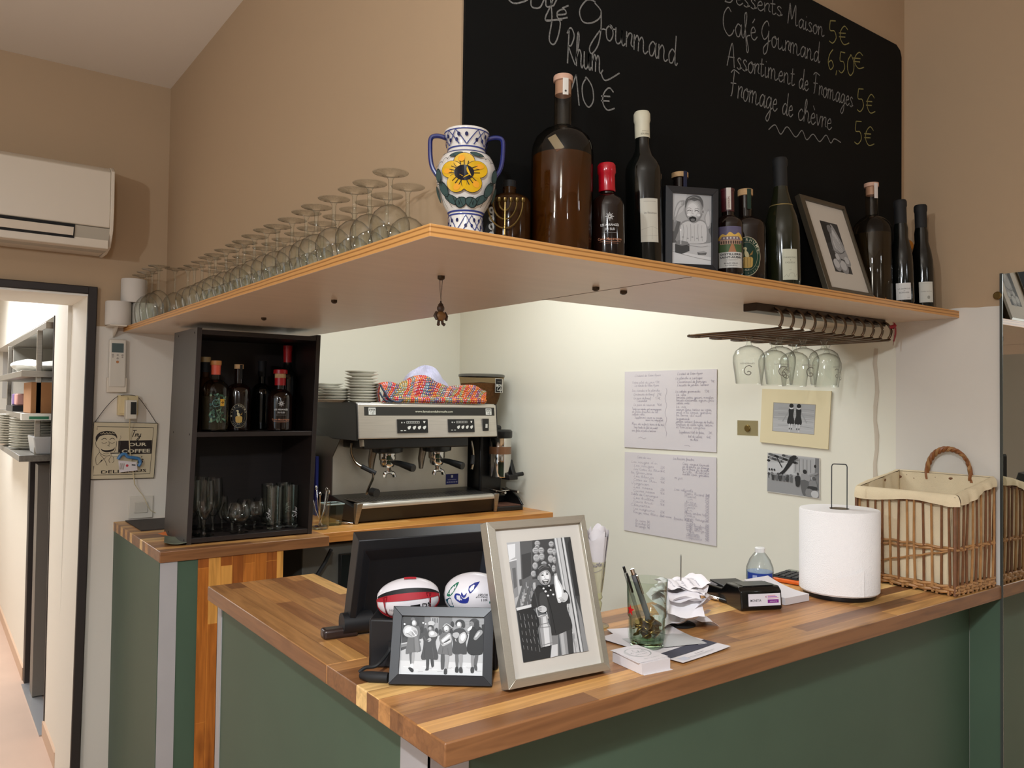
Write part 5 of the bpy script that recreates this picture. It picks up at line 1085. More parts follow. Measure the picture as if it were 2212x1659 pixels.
# receipt printer carrying the balls and propping the small frame
n2 = Vector((0.616, 0.788, 0)); e2 = Vector((0.788, -0.616, 0))
pr = thing('receipt_printer', 'black receipt printer box behind the small black photo frame', 'printer', Vector((0.661, 1.243, ZC))+n2*0.026, math.radians(-38))
b = MB(m_till); b.box((0, 0, 0), (0.062, 0.045, 0.112)); b.build('paper_cover', pr, bevel=0.004)
b = MB(mat('printer_case', (24, 24, 26), 0.32)); b.box((-0.05, 0.046, 0), (0.185, 0.160, 0.0885)); b.build('case', pr, bevel=0.004)
b = MB(mat('printer_brown_reflection', (66, 48, 38), 0.2)); b.box((-0.0508, 0.055, 0.015), (-0.050, 0.150, 0.075)); b.build('side_panel', pr)  # brown reflection put into the colour of the glossy black side
cbl = MB(m_blackm); q = atZ(812, 1466, ZC+0.008); q2 = atZ(842, 1440, ZC+0.01)
cbl.tube(catmull([q2+Vector((0, 0, 0.045)), q2+Vector((-0.002, 0.0, 0.028)), atZ(815, 1437, ZC+0.022), atZ(790, 1442, ZC+0.016), atZ(776, 1452, ZC+0.008)], 6), 0.0032, 8)
cbl.tube([atZ(780, 1458, ZC+0.009), atZ(800, 1462, ZC+0.009), atZ(838, 1464, ZC+0.009)], [0.006, 0.0095, 0.0088], 14)
tag(cbl.build('power_cable'), 'black cable and plug beside the receipt printer on the worktop', 'cable')

def rugby(name, label, pos, L, R, rz, tilt, paint):
    o = thing(name, label, 'ball', pos); o.rotation_euler = (0, tilt, rz)
    b = MB(mat('ball_white', (206, 200, 202), 0.28, spec=0.5))
    N_ = 36; prof = [(R*math.sqrt(max(0, 1-(2*k/N_-1)**2))**0.92, -L/2+L*k/N_) for k in range(N_+1)]; prof[0] = (0, -L/2); prof[-1] = (0, L/2)
    b.M = Matrix.Rotation(PI/2, 4, 'Y'); b.lathe(prof, n=40); b.M = Matrix.Identity(4)
    a = Art(step=3e-5, split=0.004)
    def fn(u, v, l):     # u along the ball, v around it from the viewer-facing meridian upward
        t = max(-1, min(1, 2*u/L)); r = R*math.sqrt(max(0, 1-t*t))**0.92+0.0004+l; an = v/R
        return (u, -r*math.cos(an), r*math.sin(an))
    paint(a, R, L); a.build(b, fn); b.build('ball', o, norm=False, ang=1.4)
    return o
def band(a, L, k, v0, v1, c):       # lens shaped stripe following the seams
    n = 24; up = [(-L*0.49+L*0.98*i/n, v1) for i in range(n+1)]; lo = [(-L*0.49+L*0.98*i/n, v0) for i in range(n+1)]
    for i in range(n): a.poly([lo[i], lo[i+1], up[i+1], up[i]], c)
def paint_red(a, R, L):
    v = lambda d: R*math.radians(d)
    band(a, L, 1, v(20), v(40), (14, 14, 16)); 
    for s0, s1, c in ((6, 26, (150, 22, 34)),): band(a, L, 1, v(s0), v(s1), c)
    band(a, L, 1, v(-70), v(-48), (150, 22, 34))
    for s in (-1, 1): a.poly([(s*L*0.30, v(-60)), (s*L*0.49, v(-60)), (s*L*0.49, v(24)), (s*L*0.30, v(24)), (s*L*0.36, v(-18))], (158, 24, 36))
    a.rect(-0.004, v(72), 0.018, v(84), (170, 30, 44)); a.rect(0.006, v(-22), 0.023, v(-8), (16, 16, 18)); a.rect(0.006, v(-28), 0.023, v(-26), (16, 16, 18))
    a.text('DS', 0.026, v(-22), 0.013, (16, 16, 18), bold=0.012); a.text('FOR WARDS', -0.033, v(-24), 0.0062, (60, 60, 64))
def paint_blue(a, R, L):
    v = lambda d: R*math.radians(d)
    a.poly([(-0.010, v(34)), (0.010, v(48)), (-0.002, v(22)), (-0.009, v(16))], (26, 34, 110), 2)
    a.poly([(-0.036, v(2)), (-0.026, v(-10)), (-0.012, v(-8)), (-0.010, v(8)), (-0.016, v(2)), (-0.022, v(4)), (-0.026, v(14)), (-0.034, v(16))], (28, 40, 120), 3)
    a.poly([(-0.023, v(20)), (-0.019, v(10)), (-0.014, v(18)), (-0.015, v(10)), (-0.019, v(4)), (-0.024, v(10))], (28, 40, 120), 2)
    a.poly([(-0.050, v(10)), (-0.042, v(40)), (-0.028, v(52)), (-0.034, v(30)), (-0.044, v(6))], (24, 96, 70), 3)
    a.poly([(-0.052, v(-20)), (-0.044, v(2)), (-0.040, v(-14)), (-0.036, v(-34)), (-0.042, v(-40))], (20, 70, 84), 3)
    for i, (st, z, s) in enumerate((('2011', -4, 0.0062), ('WORLD CUP', 2.5, 0.0036), ('RUGBY', 9, 0.0056))):
        a.text(st, 0.024, v(z)+0.004, s, (24, 24, 30), 'l', 0.014, rot=PI)
    a.poly([(0.028, v(8)), (0.036, v(8)), (0.036, v(-4)), (0.031, v(2))], (40, 90, 150)); a.poly([(0.027, v(-6)), (0.034, v(-10)), (0.027, v(-13))], (30, 90, 80))
p = atZ(882, 1292, ZC+0.0885+0.0355); rugby('rugby_ball', 'small rugby ball with red and black bands on the receipt printer', (p.x, p.y, ZC+0.0885+0.0362), 0.116, 0.0362, math.radians(-33), -0.10, paint_red)
p = atZ(1024, 1284, ZC+0.0885+0.0405); rugby('rugby_ball', 'small white rugby ball with blue and green crest printed upside down', (p.x, p.y, ZC+0.0885+0.0405), 0.112, 0.0405, math.radians(-33), 0.0, paint_blue)

# the two standing photo frames
frame('framed_photo', 'small black frame with a photo of five girls carrying bread', 0.176, 0.1285, 0.0165, 0.014, m_frk, (0.650, 1.224, ZC+0.0045), math.radians(-37.98), math.radians(19.0), pic_girls, 0.0, edge=0.003)
frame('framed_photo', 'tall silver frame with a photo of a child carrying a milk can', 0.2120, 0.2788, 0.0140, 0.026, m_frs, (0.796, 1.076, ZC+0.0085), math.radians(-5.57), math.radians(17.45), pic_child, 0.024, matcol=(188, 182, 173), edge=0.006)

# flute of rolled papers behind the silver frame
m_paper = mat('white_paper', (210, 203, 203), 0.75, spec=0.2); m_lilac = mat('receipt_paper', (232, 226, 228), 0.7, spec=0.2)
fl = thing('flute_glass', 'champagne flute holding rolled note papers behind the silver frame', 'glass', (1.196, 1.30, ZC))
b = MB(glass('flute_glass_thin', (246, 246, 226), 0.0, 0.5, (150, 146, 104), 0.05))
b.lathe([(0, 0.001), (0.026, 0.001), (0.027, 0.003), (0.008, 0.008), (0.0055, 0.014), (0.008, 0.03), (0.0115, 0.052), (0.0075, 0.058)], n=24); b.build('stem', fl)
b = MB(glass('flute_glass_thin')); b.lathe([(0.0075, 0.058), (0.0105, 0.060), (0.0125, 0.064), (0.0105, 0.069), (0.011, 0.072), (0.015, 0.100), (0.0185, 0.135), (0.0192, 0.142)], n=24); b.build('bowl', fl)
for k in range(4):
    o = thing('note_paper', 'rolled handwritten note paper standing in the champagne flute', 'paper', (1.196, 1.30, ZC+0.074), k*1.5, group='rolled papers in the flute'); b = MB(m_paper)
    hh = 0.125+0.006*(k % 3)
    r0, r1 = 0.0095-0.0016*k, 0.0245-0.003*k
    b.grid(lambda u, v: ((r0+(r1-r0)*v+0.0012*math.sin(u*19+k))*math.cos(u*5.6), (r0+(r1-r0)*v+0.0012*math.sin(u*19+k))*math.sin(u*5.6), hh*v+0.010*v*math.sin(u*14+k*2)*(v > 0.9)), 30, 10)
    if k == 0:
        a = Art(); a.hand('menu', -0.014, 0.058, 0.005, 0.0006, (110, 100, 140)); a.hand('Note', 0.002, 0.060, 0.0055, 0.0007, (90, 84, 130)); a.stroke([(-0.016, 0.046), (0.004, 0.046), (0.02, 0.054)], 0.0006, (110, 104, 140), 4)
        a.build(b, lambda u, v, l: ((r0+(r1-r0)*v/hh+0.0028)*math.sin(-0.35+u/0.018), -(r0+(r1-r0)*v/hh+0.0028)*math.cos(-0.35+u/0.018), v)); o.rotation_euler = (0, 0, -0.9)
    b.build('roll', o, norm=False)

# flyers and glass of coins
def sheet(name, label, c0, e1, e2, z, th=0.0006, curl=0.0, art=None, cat='paper', mt=None, group=None):
    o = thing(name, label, cat, (c0[0], c0[1], z)); E1, E2 = Vector((*e1, 0)), Vector((*e2, 0))
    b = MB(mt or m_paper)
    zf = lambda u, v: curl*((u-0.5)**2+(v-0.5)**2)*2
    b.sheet(lambda u, v: E1*u+E2*v+Vector((0, 0, zf(u, v)+th)), 8, 8, (0, 0, th))
    if art:
        a = Art(step=2e-5); art(a); a.build(b, lambda u, v, l: tuple(E1*(u/E1.length)+E2*(v/E2.length)+Vector((0, 0, zf(u/E1.length, v/E2.length)+th+0.0002+l))))
    b.build('sheet', o, norm=False); return o
def fly_a(a):
    a.rect(0.0, 0.0, 0.148, 0.085, (176, 174, 172)); a.hand('Carte de menu', 0.02, 0.105, 0.006, 0.0008, (190, 150, 160)); a.rect(0.06, 0.05, 0.11, 0.075, (206, 204, 202))
sheet('leaflet', 'grey and white leaflet lying left under the coin glass', (1.146, 1.115), (0.142, -0.042), (0.043, 0.146), ZC+0.0002, curl=0.004, art=fly_a)
def fly_b(a):
    a.rect(0.0, 0.030, 0.158, 0.062, (58, 58, 72)); 
    for k in range(3): a.fit(('OUVERT', 'TOUS LES JOURS', 'MIDI ET SOIR')[k], 0.075, 0.0525-k*0.008, (0.034, 0.045, 0.03)[k], 0.0065, (214, 212, 214), bold=0.01)
    a.fit('Contact', 0.08, 0.018, 0.028, 0.006, (120, 118, 122)); a.rect(0.03, 0.012, 0.12, 0.0127, (150, 148, 150)); a.rect(0.04, 0.008, 0.11, 0.0086, (170, 168, 170)); a.rect(0.012, 0.006, 0.034, 0.022, (190, 190, 200))
    a.fit('Venez nous voir', 0.085, 0.082, 0.080, 0.009, (92, 90, 98), bold=0.01); a.fit('et restez !', 0.09, 0.071, 0.055, 0.008, (92, 90, 98), bold=0.01)
    a.poly([(0.03, 0.10), (0.06, 0.125), (0.09, 0.118), (0.12, 0.14), (0.128, 0.128), (0.10, 0.104), (0.06, 0.108)], (52, 50, 52), 3); a.ell(0.13, 0.146, 0.006, 0.005, (40, 38, 40)); a.rect(0.07, 0.14, 0.11, 0.155, (200, 206, 206)); a.ell(0.088, 0.135, 0.004, 0.004, (190, 50, 50))
sheet('leaflet', 'white printed leaflet with a dark band in front of the coin glass', (1.155, 1.018), (0.158, 0.016), (-0.022, 0.208), ZC+0.0016, curl=0.0022, art=fly_b)
tz = ZC+0.0045
tu = thing('tumbler', 'ribbed green-tinted glass with a red star, holding pens and coins', 'glass', (1.176, 1.131, tz), -0.803)
g_tum = glass('tumbler_glass', (247, 251, 247), 0.0, 0.5, (150, 168, 150), 0.04)
b = MB(g_tum); b.lathe([(0.0335, 0.012), (0.0350, 0.045), (0.0355, 0.055), (0.0385, 0.060), (0.0405, 0.128), (0.0412, 0.131), (0.0400, 0.131), (0.0375, 0.062), (0.0335, 0.052), (0.0318, 0.016), (0, 0.014)], n=40); b.build('wall', tu)
m_gb = solidglass('green_glass_base', (206, 240, 206), 0.02)
b = MB(m_gb); b.lathe([(0, 0.0), (0.029, 0.0), (0.0330, 0.003), (0.0335, 0.012), (0.030, 0.0135), (0, 0.0128)], n=40); b.build('base', tu)
b = MB(g_tum)
for k in range(16):
    an = 2*PI*k/16; b.tube([(0.0345*math.cos(an), 0.0345*math.sin(an), 0.014), (0.0358*math.cos(an), 0.0358*math.sin(an), 0.030), (0.0350*math.cos(an), 0.0350*math.sin(an), 0.052)], 0.0018, 6)
b.build('ribs', tu)
a = Art(); R5 = [(0.0115*(1 if k % 2 == 0 else 0.45)*math.cos(PI/2+k*PI/5), 0.074+0.0115*(1 if k % 2 == 0 else 0.45)*math.sin(PI/2+k*PI/5)) for k in range(10)]
a.poly(R5, (196, 26, 30)); a.split = 0.004; b = MB(); a.build(b, wrap(0.0392, 0, 0.001, -0.95)); b.build('star', tu, norm=False)
m_coin = mat('coin_brass', (150, 120, 70), 0.35, 0.9, noise=0.3, nscale=300)
b = MB(m_coin); rc = random.Random(3)
for k in range(46):
    r_, an = 0.021*math.sqrt(rc.random()), rc.uniform(0, 6.28); z_ = 0.019+0.036*rc.random()*(1-r_*14)
    b.M = Matrix.Translation((r_*math.cos(an), r_*math.sin(an), z_)) @ Matrix.Rotation(rc.uniform(-0.9, 0.9), 4, 'X') @ Matrix.Rotation(rc.uniform(-0.9, 0.9), 4, 'Y'); b.cyl((0, 0, 0), 0.0095, 0.0017, 18)
o = b.build('coins', loc=(1.176, 1.131, tz)); tag(o, 'heap of coins in the bottom of the ribbed glass', 'coins'); o['kind'] = 'stuff'
def pen(label, p0, p1, r, mats, tipm):
    P0, P1 = Vector(p0), Vector(p1); d = P1-P0; L_ = d.length
    o = thing('pen', label, 'pen', P0); o.rotation_euler = d.to_track_quat('Z', 'Y').to_euler()
    b = MB(mats[0]); b.lathe([(0, 0), (0.0012, 0.001), (r*0.8, 0.014), (r, 0.022), (r, L_*0.55)], n=16); b.build('grip', o)
    b = MB(mats[1]); b.lathe([(r, L_*0.55), (r*1.02, L_*0.60), (r*1.02, L_-0.016), (r*0.9, L_-0.013)], n=16); b.build('barrel', o)
    b = MB(tipm); b.lathe([(r*0.75, L_-0.013), (r*0.75, L_-0.001), (0, L_)], n=14); b.build('button', o)
    b = MB(mats[2]); b.box((r*0.9, -0.0018, L_-0.055), (r*1.9, 0.0018, L_-0.014)); b.build('clip', o, bevel=0.0006)
    return o
m_pgrey = mat('pen_grey', (96, 98, 102), 0.35, 0.3); m_pclear = glass('pen_clear', (220, 222, 224), 0.0, 0.4, (110, 110, 110), 0.06)
pen('grey click pen with silver tip leaning in the coin glass', (1.186, 1.128, tz+0.035), (1.1335, 1.132, tz+0.157), 0.0058, (m_pgrey, m_pgrey, m_chrome), m_chrome)
pen('thin clear pen with black end leaning in the coin glass', (1.166, 1.136, tz+0.040), (1.1245, 1.146, tz+0.160), 0.0036, (m_pclear, m_pclear, m_black), m_black)

# business cards
cz = ZC+0.0006
e1, e2 = Vector((0.068, -0.006, 0)), Vector((0.012, 0.083, 0))
def card(name, label, c0, ang, z, th, art=None, kind=None):
    o = thing(name, label, 'card', (c0[0], c0[1], z), ang); b = MB(m_paper); b.box((0, 0, 0), (0.067, 0.084, th))
    if art: a = Art(step=1e-5); art(a); a.build(b, lambda u, v, l: (u, v, th+0.0001+l))
    b.build('card_sheet', o, norm=False)
    if kind: o['kind'] = kind
    return o
card('card_stack', 'thick block of white cards under the top cards, in front of the coin glass', (1.050, 1.021), -0.09, cz, 0.0195, kind=None)
def cardart(a):
    for k in range(3): a.ring(0.033+0.0015*k, 0.046, 0.025-0.0006*k, 0.024, 0.0006, (150, 154, 150))
    a.hand('Le Soleil', 0.012, 0.044, 0.006, 0.0006, (140, 146, 142)); a.fit('RESTAURANT', 0.034, 0.034, 0.03, 0.004, (150, 154, 150)); a.text('T', 0.032, 0.058, 0.006, (90, 94, 90))
    a.fit('Bar - Cuisine', 0.036, 0.010, 0.036, 0.004, (160, 164, 160))
card('business_card', 'top white card printed with an oval emblem on the card stack', (1.052, 1.024), -0.03, cz+0.0205, 0.0005, cardart)
card('business_card', 'second white card slipping left from under the top card', (1.046, 1.026), -0.13, cz+0.0197, 0.0005)
card('business_card', 'lowest white card sticking out under the card stack', (1.052, 1.017), -0.11, cz-0.0005, 0.0005)

# receipt spike
sp = thing('receipt_spike', 'steel bill spike holding a crumpled heap of receipts', 'bill spike', (1.359, 1.206, ZC))
b = MB(m_blackm); b.lathe([(0, 0), (0.032, 0), (0.033, 0.002), (0.030, 0.004), (0, 0.004)], n=28); b.build('base', sp)
b = MB(m_steel); b.tube([(0, 0, 0.003), (0, 0, 0.150), (0, 0, 0.155)], [0.0014, 0.0014, 0.0002], 8); b.build('pin', sp)
rr = random.Random(11)
WDS = ['creme brulee', 'demi carafe', 'entrecote', 'deux cafe', 'table sept', 'salade verte']
def slip(k, z0, w, l, an, cu, tl):
    o = thing('receipt', 'crumpled white receipt speared on the bill spike', 'receipt', (1.359, 1.206, z0), an, group='receipts on the bill spike')
    b = MB(m_lilac)
    fz = lambda u, v: cu*(abs(v)**1.6)*(1 if (k % 3) else -0.8)*l + tl*u*w + 0.004*math.sin(u*7+k)+0.003*math.sin(v*9+k*2)
    b.sheet(lambda u, v: ((u-0.5)*w, (v-0.5)*l, fz(u-0.5, (v-0.5)*2)), 6, 14, (0, 0, 0.0003))
    if k in (7, 8):
        a = Art(); 
        for q in range(5): a.hand(WDS[(k+q) % 6], -w*0.42, l*0.30-q*l*0.15, 0.0028, 0.0004, (130, 126, 138), wid=w*0.7)
        a.build(b, lambda u, v, q: (u, v, fz(u/w, v/l*2)+0.0006+q))
    b.build('slip', o, norm=False)
zs = [0.000, 0.012, 0.026, 0.043, 0.052, 0.060, 0.068, 0.075, 0.082]
for k, z0 in enumerate(zs):
    slip(k, ZC+z0+0.012, 0.066+0.012*(k % 2), 0.112+0.012*((k*7) % 4), rr.uniform(-0.9, 1.4), (-0.30, -0.12, 0.22, -0.20, 0.15, -0.25, 0.10, -0.16, 0.06)[k], rr.uniform(-0.15, 0.15))

# card payment terminal
ax = Vector((0.40, 0.917, 0)); ct = thing('card_terminal', 'black card payment terminal lying face away with a white sticker on its end', 'card terminal', (1.560, 1.202, ZC), math.atan2(-0.40, 0.917))
# local x across (right), y away from the viewer
b = MB(mat('terminal_black', (12, 12, 13), 0.14, spec=0.6))
prof = [(0, 0.006), (0.004, 0.0), (0.205, 0.0), (0.212, 0.008), (0.206, 0.026), (0.100, 0.034), (0.076, 0.052), (0.016, 0.055), (0.004, 0.046)]
n_ = len(prof); L1 = [b.v((0.004, y, z)) for y, z in prof]; L2 = [b.v((0.111, y, z)) for y, z in prof]; b.f(L1); b.f(L2[::-1])
for i in range(n_): b.f([L1[i], L2[i], L2[(i+1) % n_], L1[(i+1) % n_]])
b.build('casing', ct, bevel=0.005, seg=3)
b = MB(mat('terminal_panel', (34, 36, 38), 0.3)); b.hexa([(0.018, 0.018, 0.0555), (0.098, 0.018, 0.0555), (0.098, 0.072, 0.0535), (0.018, 0.072, 0.0535), (0.018, 0.018, 0.0563), (0.098, 0.018, 0.0563), (0.098, 0.072, 0.0543), (0.018, 0.072, 0.0543)])
a = Art(); a.ring(0.060, 0.044, 0.012, 0.012, 0.0009, (120, 124, 128))
for k in range(4): a.stroke([(0.053+0.004*k, 0.039), (0.055+0.004*k, 0.044), (0.053+0.004*k, 0.049)], 0.0009, (120, 124, 128), 3)
a.build(b, lambda u, v, l: (u, v, 0.0564-0.002*(v-0.018)/0.054+l+0.0003)); b.build('contactless_pad', ct, norm=False)
b = MB(mat('keypad_black', (20, 20, 22), 0.4)); b.box((0.02, 0.105, 0.030), (0.095, 0.195, 0.0345)); b.build('keypad', ct, bevel=0.002)
b = MB(); a = Art(); a.rect(0.022, 0.012, 0.106, 0.040, (214, 208, 214)); a.text('MONETIA', 0.027, 0.022, 0.008, (24, 24, 26), bold=0.012, sx=0.8); a.rect(0.072, 0.018, 0.101, 0.026, (126, 44, 130))
for k, c in enumerate(((206, 120, 150), (150, 80, 170), (206, 120, 150))): a.rect(0.072, 0.0285+k*0.003, 0.101-0.004*k, 0.0300+k*0.003, c)
a.poly([(0.0665, 0.032), (0.069, 0.036), (0.069, 0.030)], (150, 60, 90)); a.fit('SERVICE', 0.0865, 0.020, 0.018, 0.004, (206, 190, 210)); a.build(b, lambda u, v, l: (u, -0.0008-l+0.004*(v-0.012)/0.04, v)); b.build('sticker', ct, norm=False)
pen('silver and black pen lying beside the card terminal', (1.592, 1.219, ZC+0.0058), (1.606, 1.352, ZC+0.0058), 0.0048, (m_black, m_chrome, m_chrome), m_black)
# paper pad
o = thing('note_pad', 'white note pad with a curled top beside the card terminal', 'note pad', (1.702, 1.178, ZC), -0.05)
b = MB(m_paper); b.sheet(lambda u, v: (u*0.092, v*0.125, 0.018+0.022*v**2.2), 4, 12, (0, 0, 0.017)); b.build('pages', o)
# hand gel bottle
o = thing('gel_bottle', 'small clear plastic bottle with a blue label behind the card terminal', 'bottle', (1.815, 1.335, ZC), -0.7)
b = MB(glass('plastic_clear', (240, 244, 246), 0.08, 0.45, (150, 156, 160), 0.07)); b.lathe([(0, 0.001), (0.033, 0.001), (0.0355, 0.006), (0.0355, 0.045), (0.0345, 0.055), (0.027, 0.075), (0.016, 0.090), (0.0115, 0.095), (0.0115, 0.102)], n=30); b.build('body', o)
b = MB(mat('cap_white', (222, 220, 216), 0.4)); b.lathe([(0.0130, 0.094), (0.0135, 0.099), (0.0135, 0.105), (0.011, 0.107), (0, 0.107)], n=24); b.build('cap', o)
b = MB(mat('blue_liquid', (140, 160, 190), 0.2)); b.lathe([(0, 0.003), (0.033, 0.004), (0.0335, 0.044), (0, 0.044)], n=24); b.build('gel', o)
a = Art(); a.rect(-0.036, 0.006, 0.036, 0.043, (34, 58, 140)); a.rect(-0.020, 0.012, -0.008, 0.038, (150, 160, 200)); a.rect(0.012, 0.010, 0.030, 0.020, (200, 200, 210)); a.text('GEL', 0.004, 0.028, 0.010, (170, 180, 214), bold=0.01); lab(o, a, 0.0358, -0.2)
# calculator
o = thing('calculator', 'orange and black desk calculator half hidden behind the paper roll', 'calculator', (1.965, 1.385, ZC), -0.85)
b = MB(mat('calculator_orange', (214, 96, 28), 0.4)); b.box((0, -0.0, 0.002), (0.135, 0.092, 0.013)); b.M = Matrix.Identity(4); b.build('case', o, bevel=0.004, seg=3)
o.location = (1.945, 1.322, ZC); o.rotation_euler = (0, 0, -0.35+0.0)
o.rotation_euler = (0, 0, math.radians(10)); o.location = (1.915, 1.283, ZC)
b = MB(mat('calculator_face', (24, 24, 26), 0.4)); b.box((0.006, 0.006, 0.013), (0.129, 0.086, 0.0155)); b.build('face', o, bevel=0.001)
for i in range(6):
    for j in range(4):
        b = MB(mat('key_grey', (52, 52, 54), 0.5)); b.box((0.012+i*0.0145, 0.012+j*0.018, 0.0155), (0.0235+i*0.0145, 0.025+j*0.018, 0.019)); b.build('key', o)
b = MB(mat('lcd_grey', (120, 126, 110), 0.3)); b.box((0.102, 0.012, 0.0155), (0.124, 0.080, 0.0162)); b.build('display', o)

# paper roll on its stand
o = thing('roll_holder', 'black flat-bar stand with tall looped handle through the paper roll', 'paper roll holder', (1.921, 1.170, ZC), math.atan2(-1.17, -1.921)+PI/2)
b = MB(m_black); b.lathe([(0, 0), (0.086, 0), (0.088, 0.003), (0.088, 0.011), (0.086, 0.013), (0, 0.013)], n=48); b.build('base', o)
b = MB(mat('bar_black', (30, 30, 32), 0.35))
hw, zt_ = 0.0185, 0.336; path = [(-hw, 0, 0.013), (-hw, 0, zt_-0.006), (-hw+0.002, 0, zt_-0.001), (-hw+0.006, 0, zt_), (hw-0.006, 0, zt_), (hw-0.002, 0, zt_-0.001), (hw, 0, zt_-0.006), (hw, 0, 0.013)]
for i in range(len(path)-1):
    p, q = Vector(path[i]), Vector(path[i+1]); d = (q-p).normalized(); nn = Vector((d.z, 0, -d.x))*0.0012; yy = Vector((0, 0.006, 0))
    b.hexa([p-nn-yy, p+nn-yy, p+nn+yy, p-nn+yy, q-nn-yy, q+nn-yy, q+nn+yy, q-nn+yy])
b.build('handle', o)
o = thing('paper_roll', 'large white paper towel roll standing on the worktop by the basket', 'paper roll', (1.921, 1.170, ZC+0.013))
m_tow = mat('paper_towel', (243, 239, 237), 0.85, spec=0.15, bump=0.8, bscale=420)
b = MB(m_tow); b.lathe([(0.024, 0.0), (0.0945, 0.0), (0.0975, 0.004), (0.098, 0.205), (0.096, 0.208), (0.024, 0.208)], n=64, closed=False); b.build('towel', o)
b = MB(mat('core_card', (120, 104, 84), 0.8)); b.lathe([(0.0245, 0.209), (0.0225, 0.209), (0.0225, 0.0), (0.0245, 0.0)], n=40); b.build('core', o)
b = MB(m_tow); b.grid(lambda u, v: ((0.0984+0.004*u**3)*math.cos(-2.9+u*0.9), (0.0984+0.004*u**3)*math.sin(-2.9+u*0.9), 0.004+v*(0.035+0.03*u)), 14, 3); b.build('loose_end', o)

# bread basket
m_wil = mat('willow', (122, 78, 46), 0.5, noise=0.45, nscale=45, bump=0.3, bscale=120); m_wil2 = mat('willow_light', (172, 124, 74), 0.5, noise=0.4, nscale=45); m_lin = mat('linen_liner', (228, 210, 176), 0.85, spec=0.1, bump=0.5, bscale=500, noise=0.12, nscale=8)
bk = thing('bread_basket', 'open willow basket with beige linen liner at the end of the worktop', 'basket', (2.140, 0.978, ZC))
BW, BL = 0.240, 0.285      # along x, along y
rim = lambda x: 0.254+0.040*x/BW
rb = random.Random(5)
corners = [(0.008, 0.008), (BW-0.008, 0.008), (BW-0.008, BL-0.008), (0.008, BL-0.008)]
def side(i, t, out=0.0):
    (x0, y0), (x1, y1) = corners[i], corners[(i+1) % 4]
    nx, ny = ((0, -1), (1, 0), (0, 1), (-1, 0))[i]
    return Vector((x0+(x1-x0)*t+nx*out, y0+(y1-y0)*t+ny*out, 0))
loop = lambda out, n=14: [side(i, k/n, out) for i in range(4) for k in range(n)]
b = MB(m_wil); b.box((0.012, 0.012, 0.014), (BW-0.012, BL-0.012, 0.020)); b.build('floor', bk)
for i, n in ((3, 12), (0, 9), (1, 10), (2, 7)):
    for k in range(n):
        t = (k+0.5)/n; p0 = side(i, t, 0.001); p1 = side(i, t+rb.uniform(-0.012, 0.012), 0.005 if i != 1 else 0.0); z1 = rim(p1.x)-0.004
        mid = (p0+p1)/2+Vector((rb.uniform(-0.002, 0.002), rb.uniform(-0.002, 0.002), 0))
        b = MB(m_wil if rb.random() < 0.75 else m_wil2); b.tube([p0+Vector((0, 0, 0.004)), mid+Vector((0, 0, z1*0.5)), p1+Vector((0, 0, z1))], [0.0036, 0.0033, 0.0029], 7); b.build('stake', bk)
for i in range(4):
    c = Vector((*corners[i], 0)); b = MB(m_wil); b.tube([c+Vector((0, 0, 0.002)), c+Vector((0, 0, rim(c.x)))], 0.0046, 8); b.build('corner_stake', bk)
def weave(z, ph, r, name, out=0.004, mt=m_wil2, amp=0.0035, zf=None):
    pts = []
    L4 = loop(0.0, 26)
    for k, p in enumerate(L4):
        i = k//26; nx, ny = ((0, -1), (1, 0), (0, 1), (-1, 0))[i]; s = math.sin(k*PI/2+ph)*amp+0.0018
        pts.append(p+Vector((nx*s, ny*s, z+(zf(i, (k % 26)/26) if zf else 0)+0.0012*math.sin(k*1.3))))
    b = MB(mt); b.tube(pts, r, 7, closed=True); b.build(name, bk)
weave(0.010, 0, 0.0042, 'base_weave'); weave(0.017, PI, 0.0042, 'base_weave'); weave(0.024, 0.6, 0.0038, 'base_weave'); weave(0.118, 0, 0.0033, 'middle_weave', zf=lambda i, t: (-0.016*t if i == 2 else -0.016+0.016*t if i == 3 else 0)*0.5); weave(0.123, PI, 0.0033, 'middle_weave')
weave(0.119, 0.4, 0.0026, 'slanting_weave', zf=lambda i, t: (-0.075*(1-t) if i == 3 else 0.0 if i == 0 else 0.012 if i == 1 else -0.087*t+0.012))
for k, (rz_, ph) in enumerate(((0.0, 0), (0.007, PI))):
    weave(0.238+rz_, ph, 0.0042, 'rim_weave', mt=m_wil, zf=lambda i, t: 0.040*(t if i == 0 else 1 if i == 1 else 1-t if i == 2 else 0))
# feet of willow ends under the rim base
for i, n in ((3, 9), (0, 9)):
    for k in range(n):
        p = side(i, (k+0.5)/n, 0.003); b = MB(m_wil2); b.tube([p+Vector((0, 0, 0.026)), p+Vector((0.002, 0, 0.0015))], 0.0036, 6); b.build('stake_end', bk)
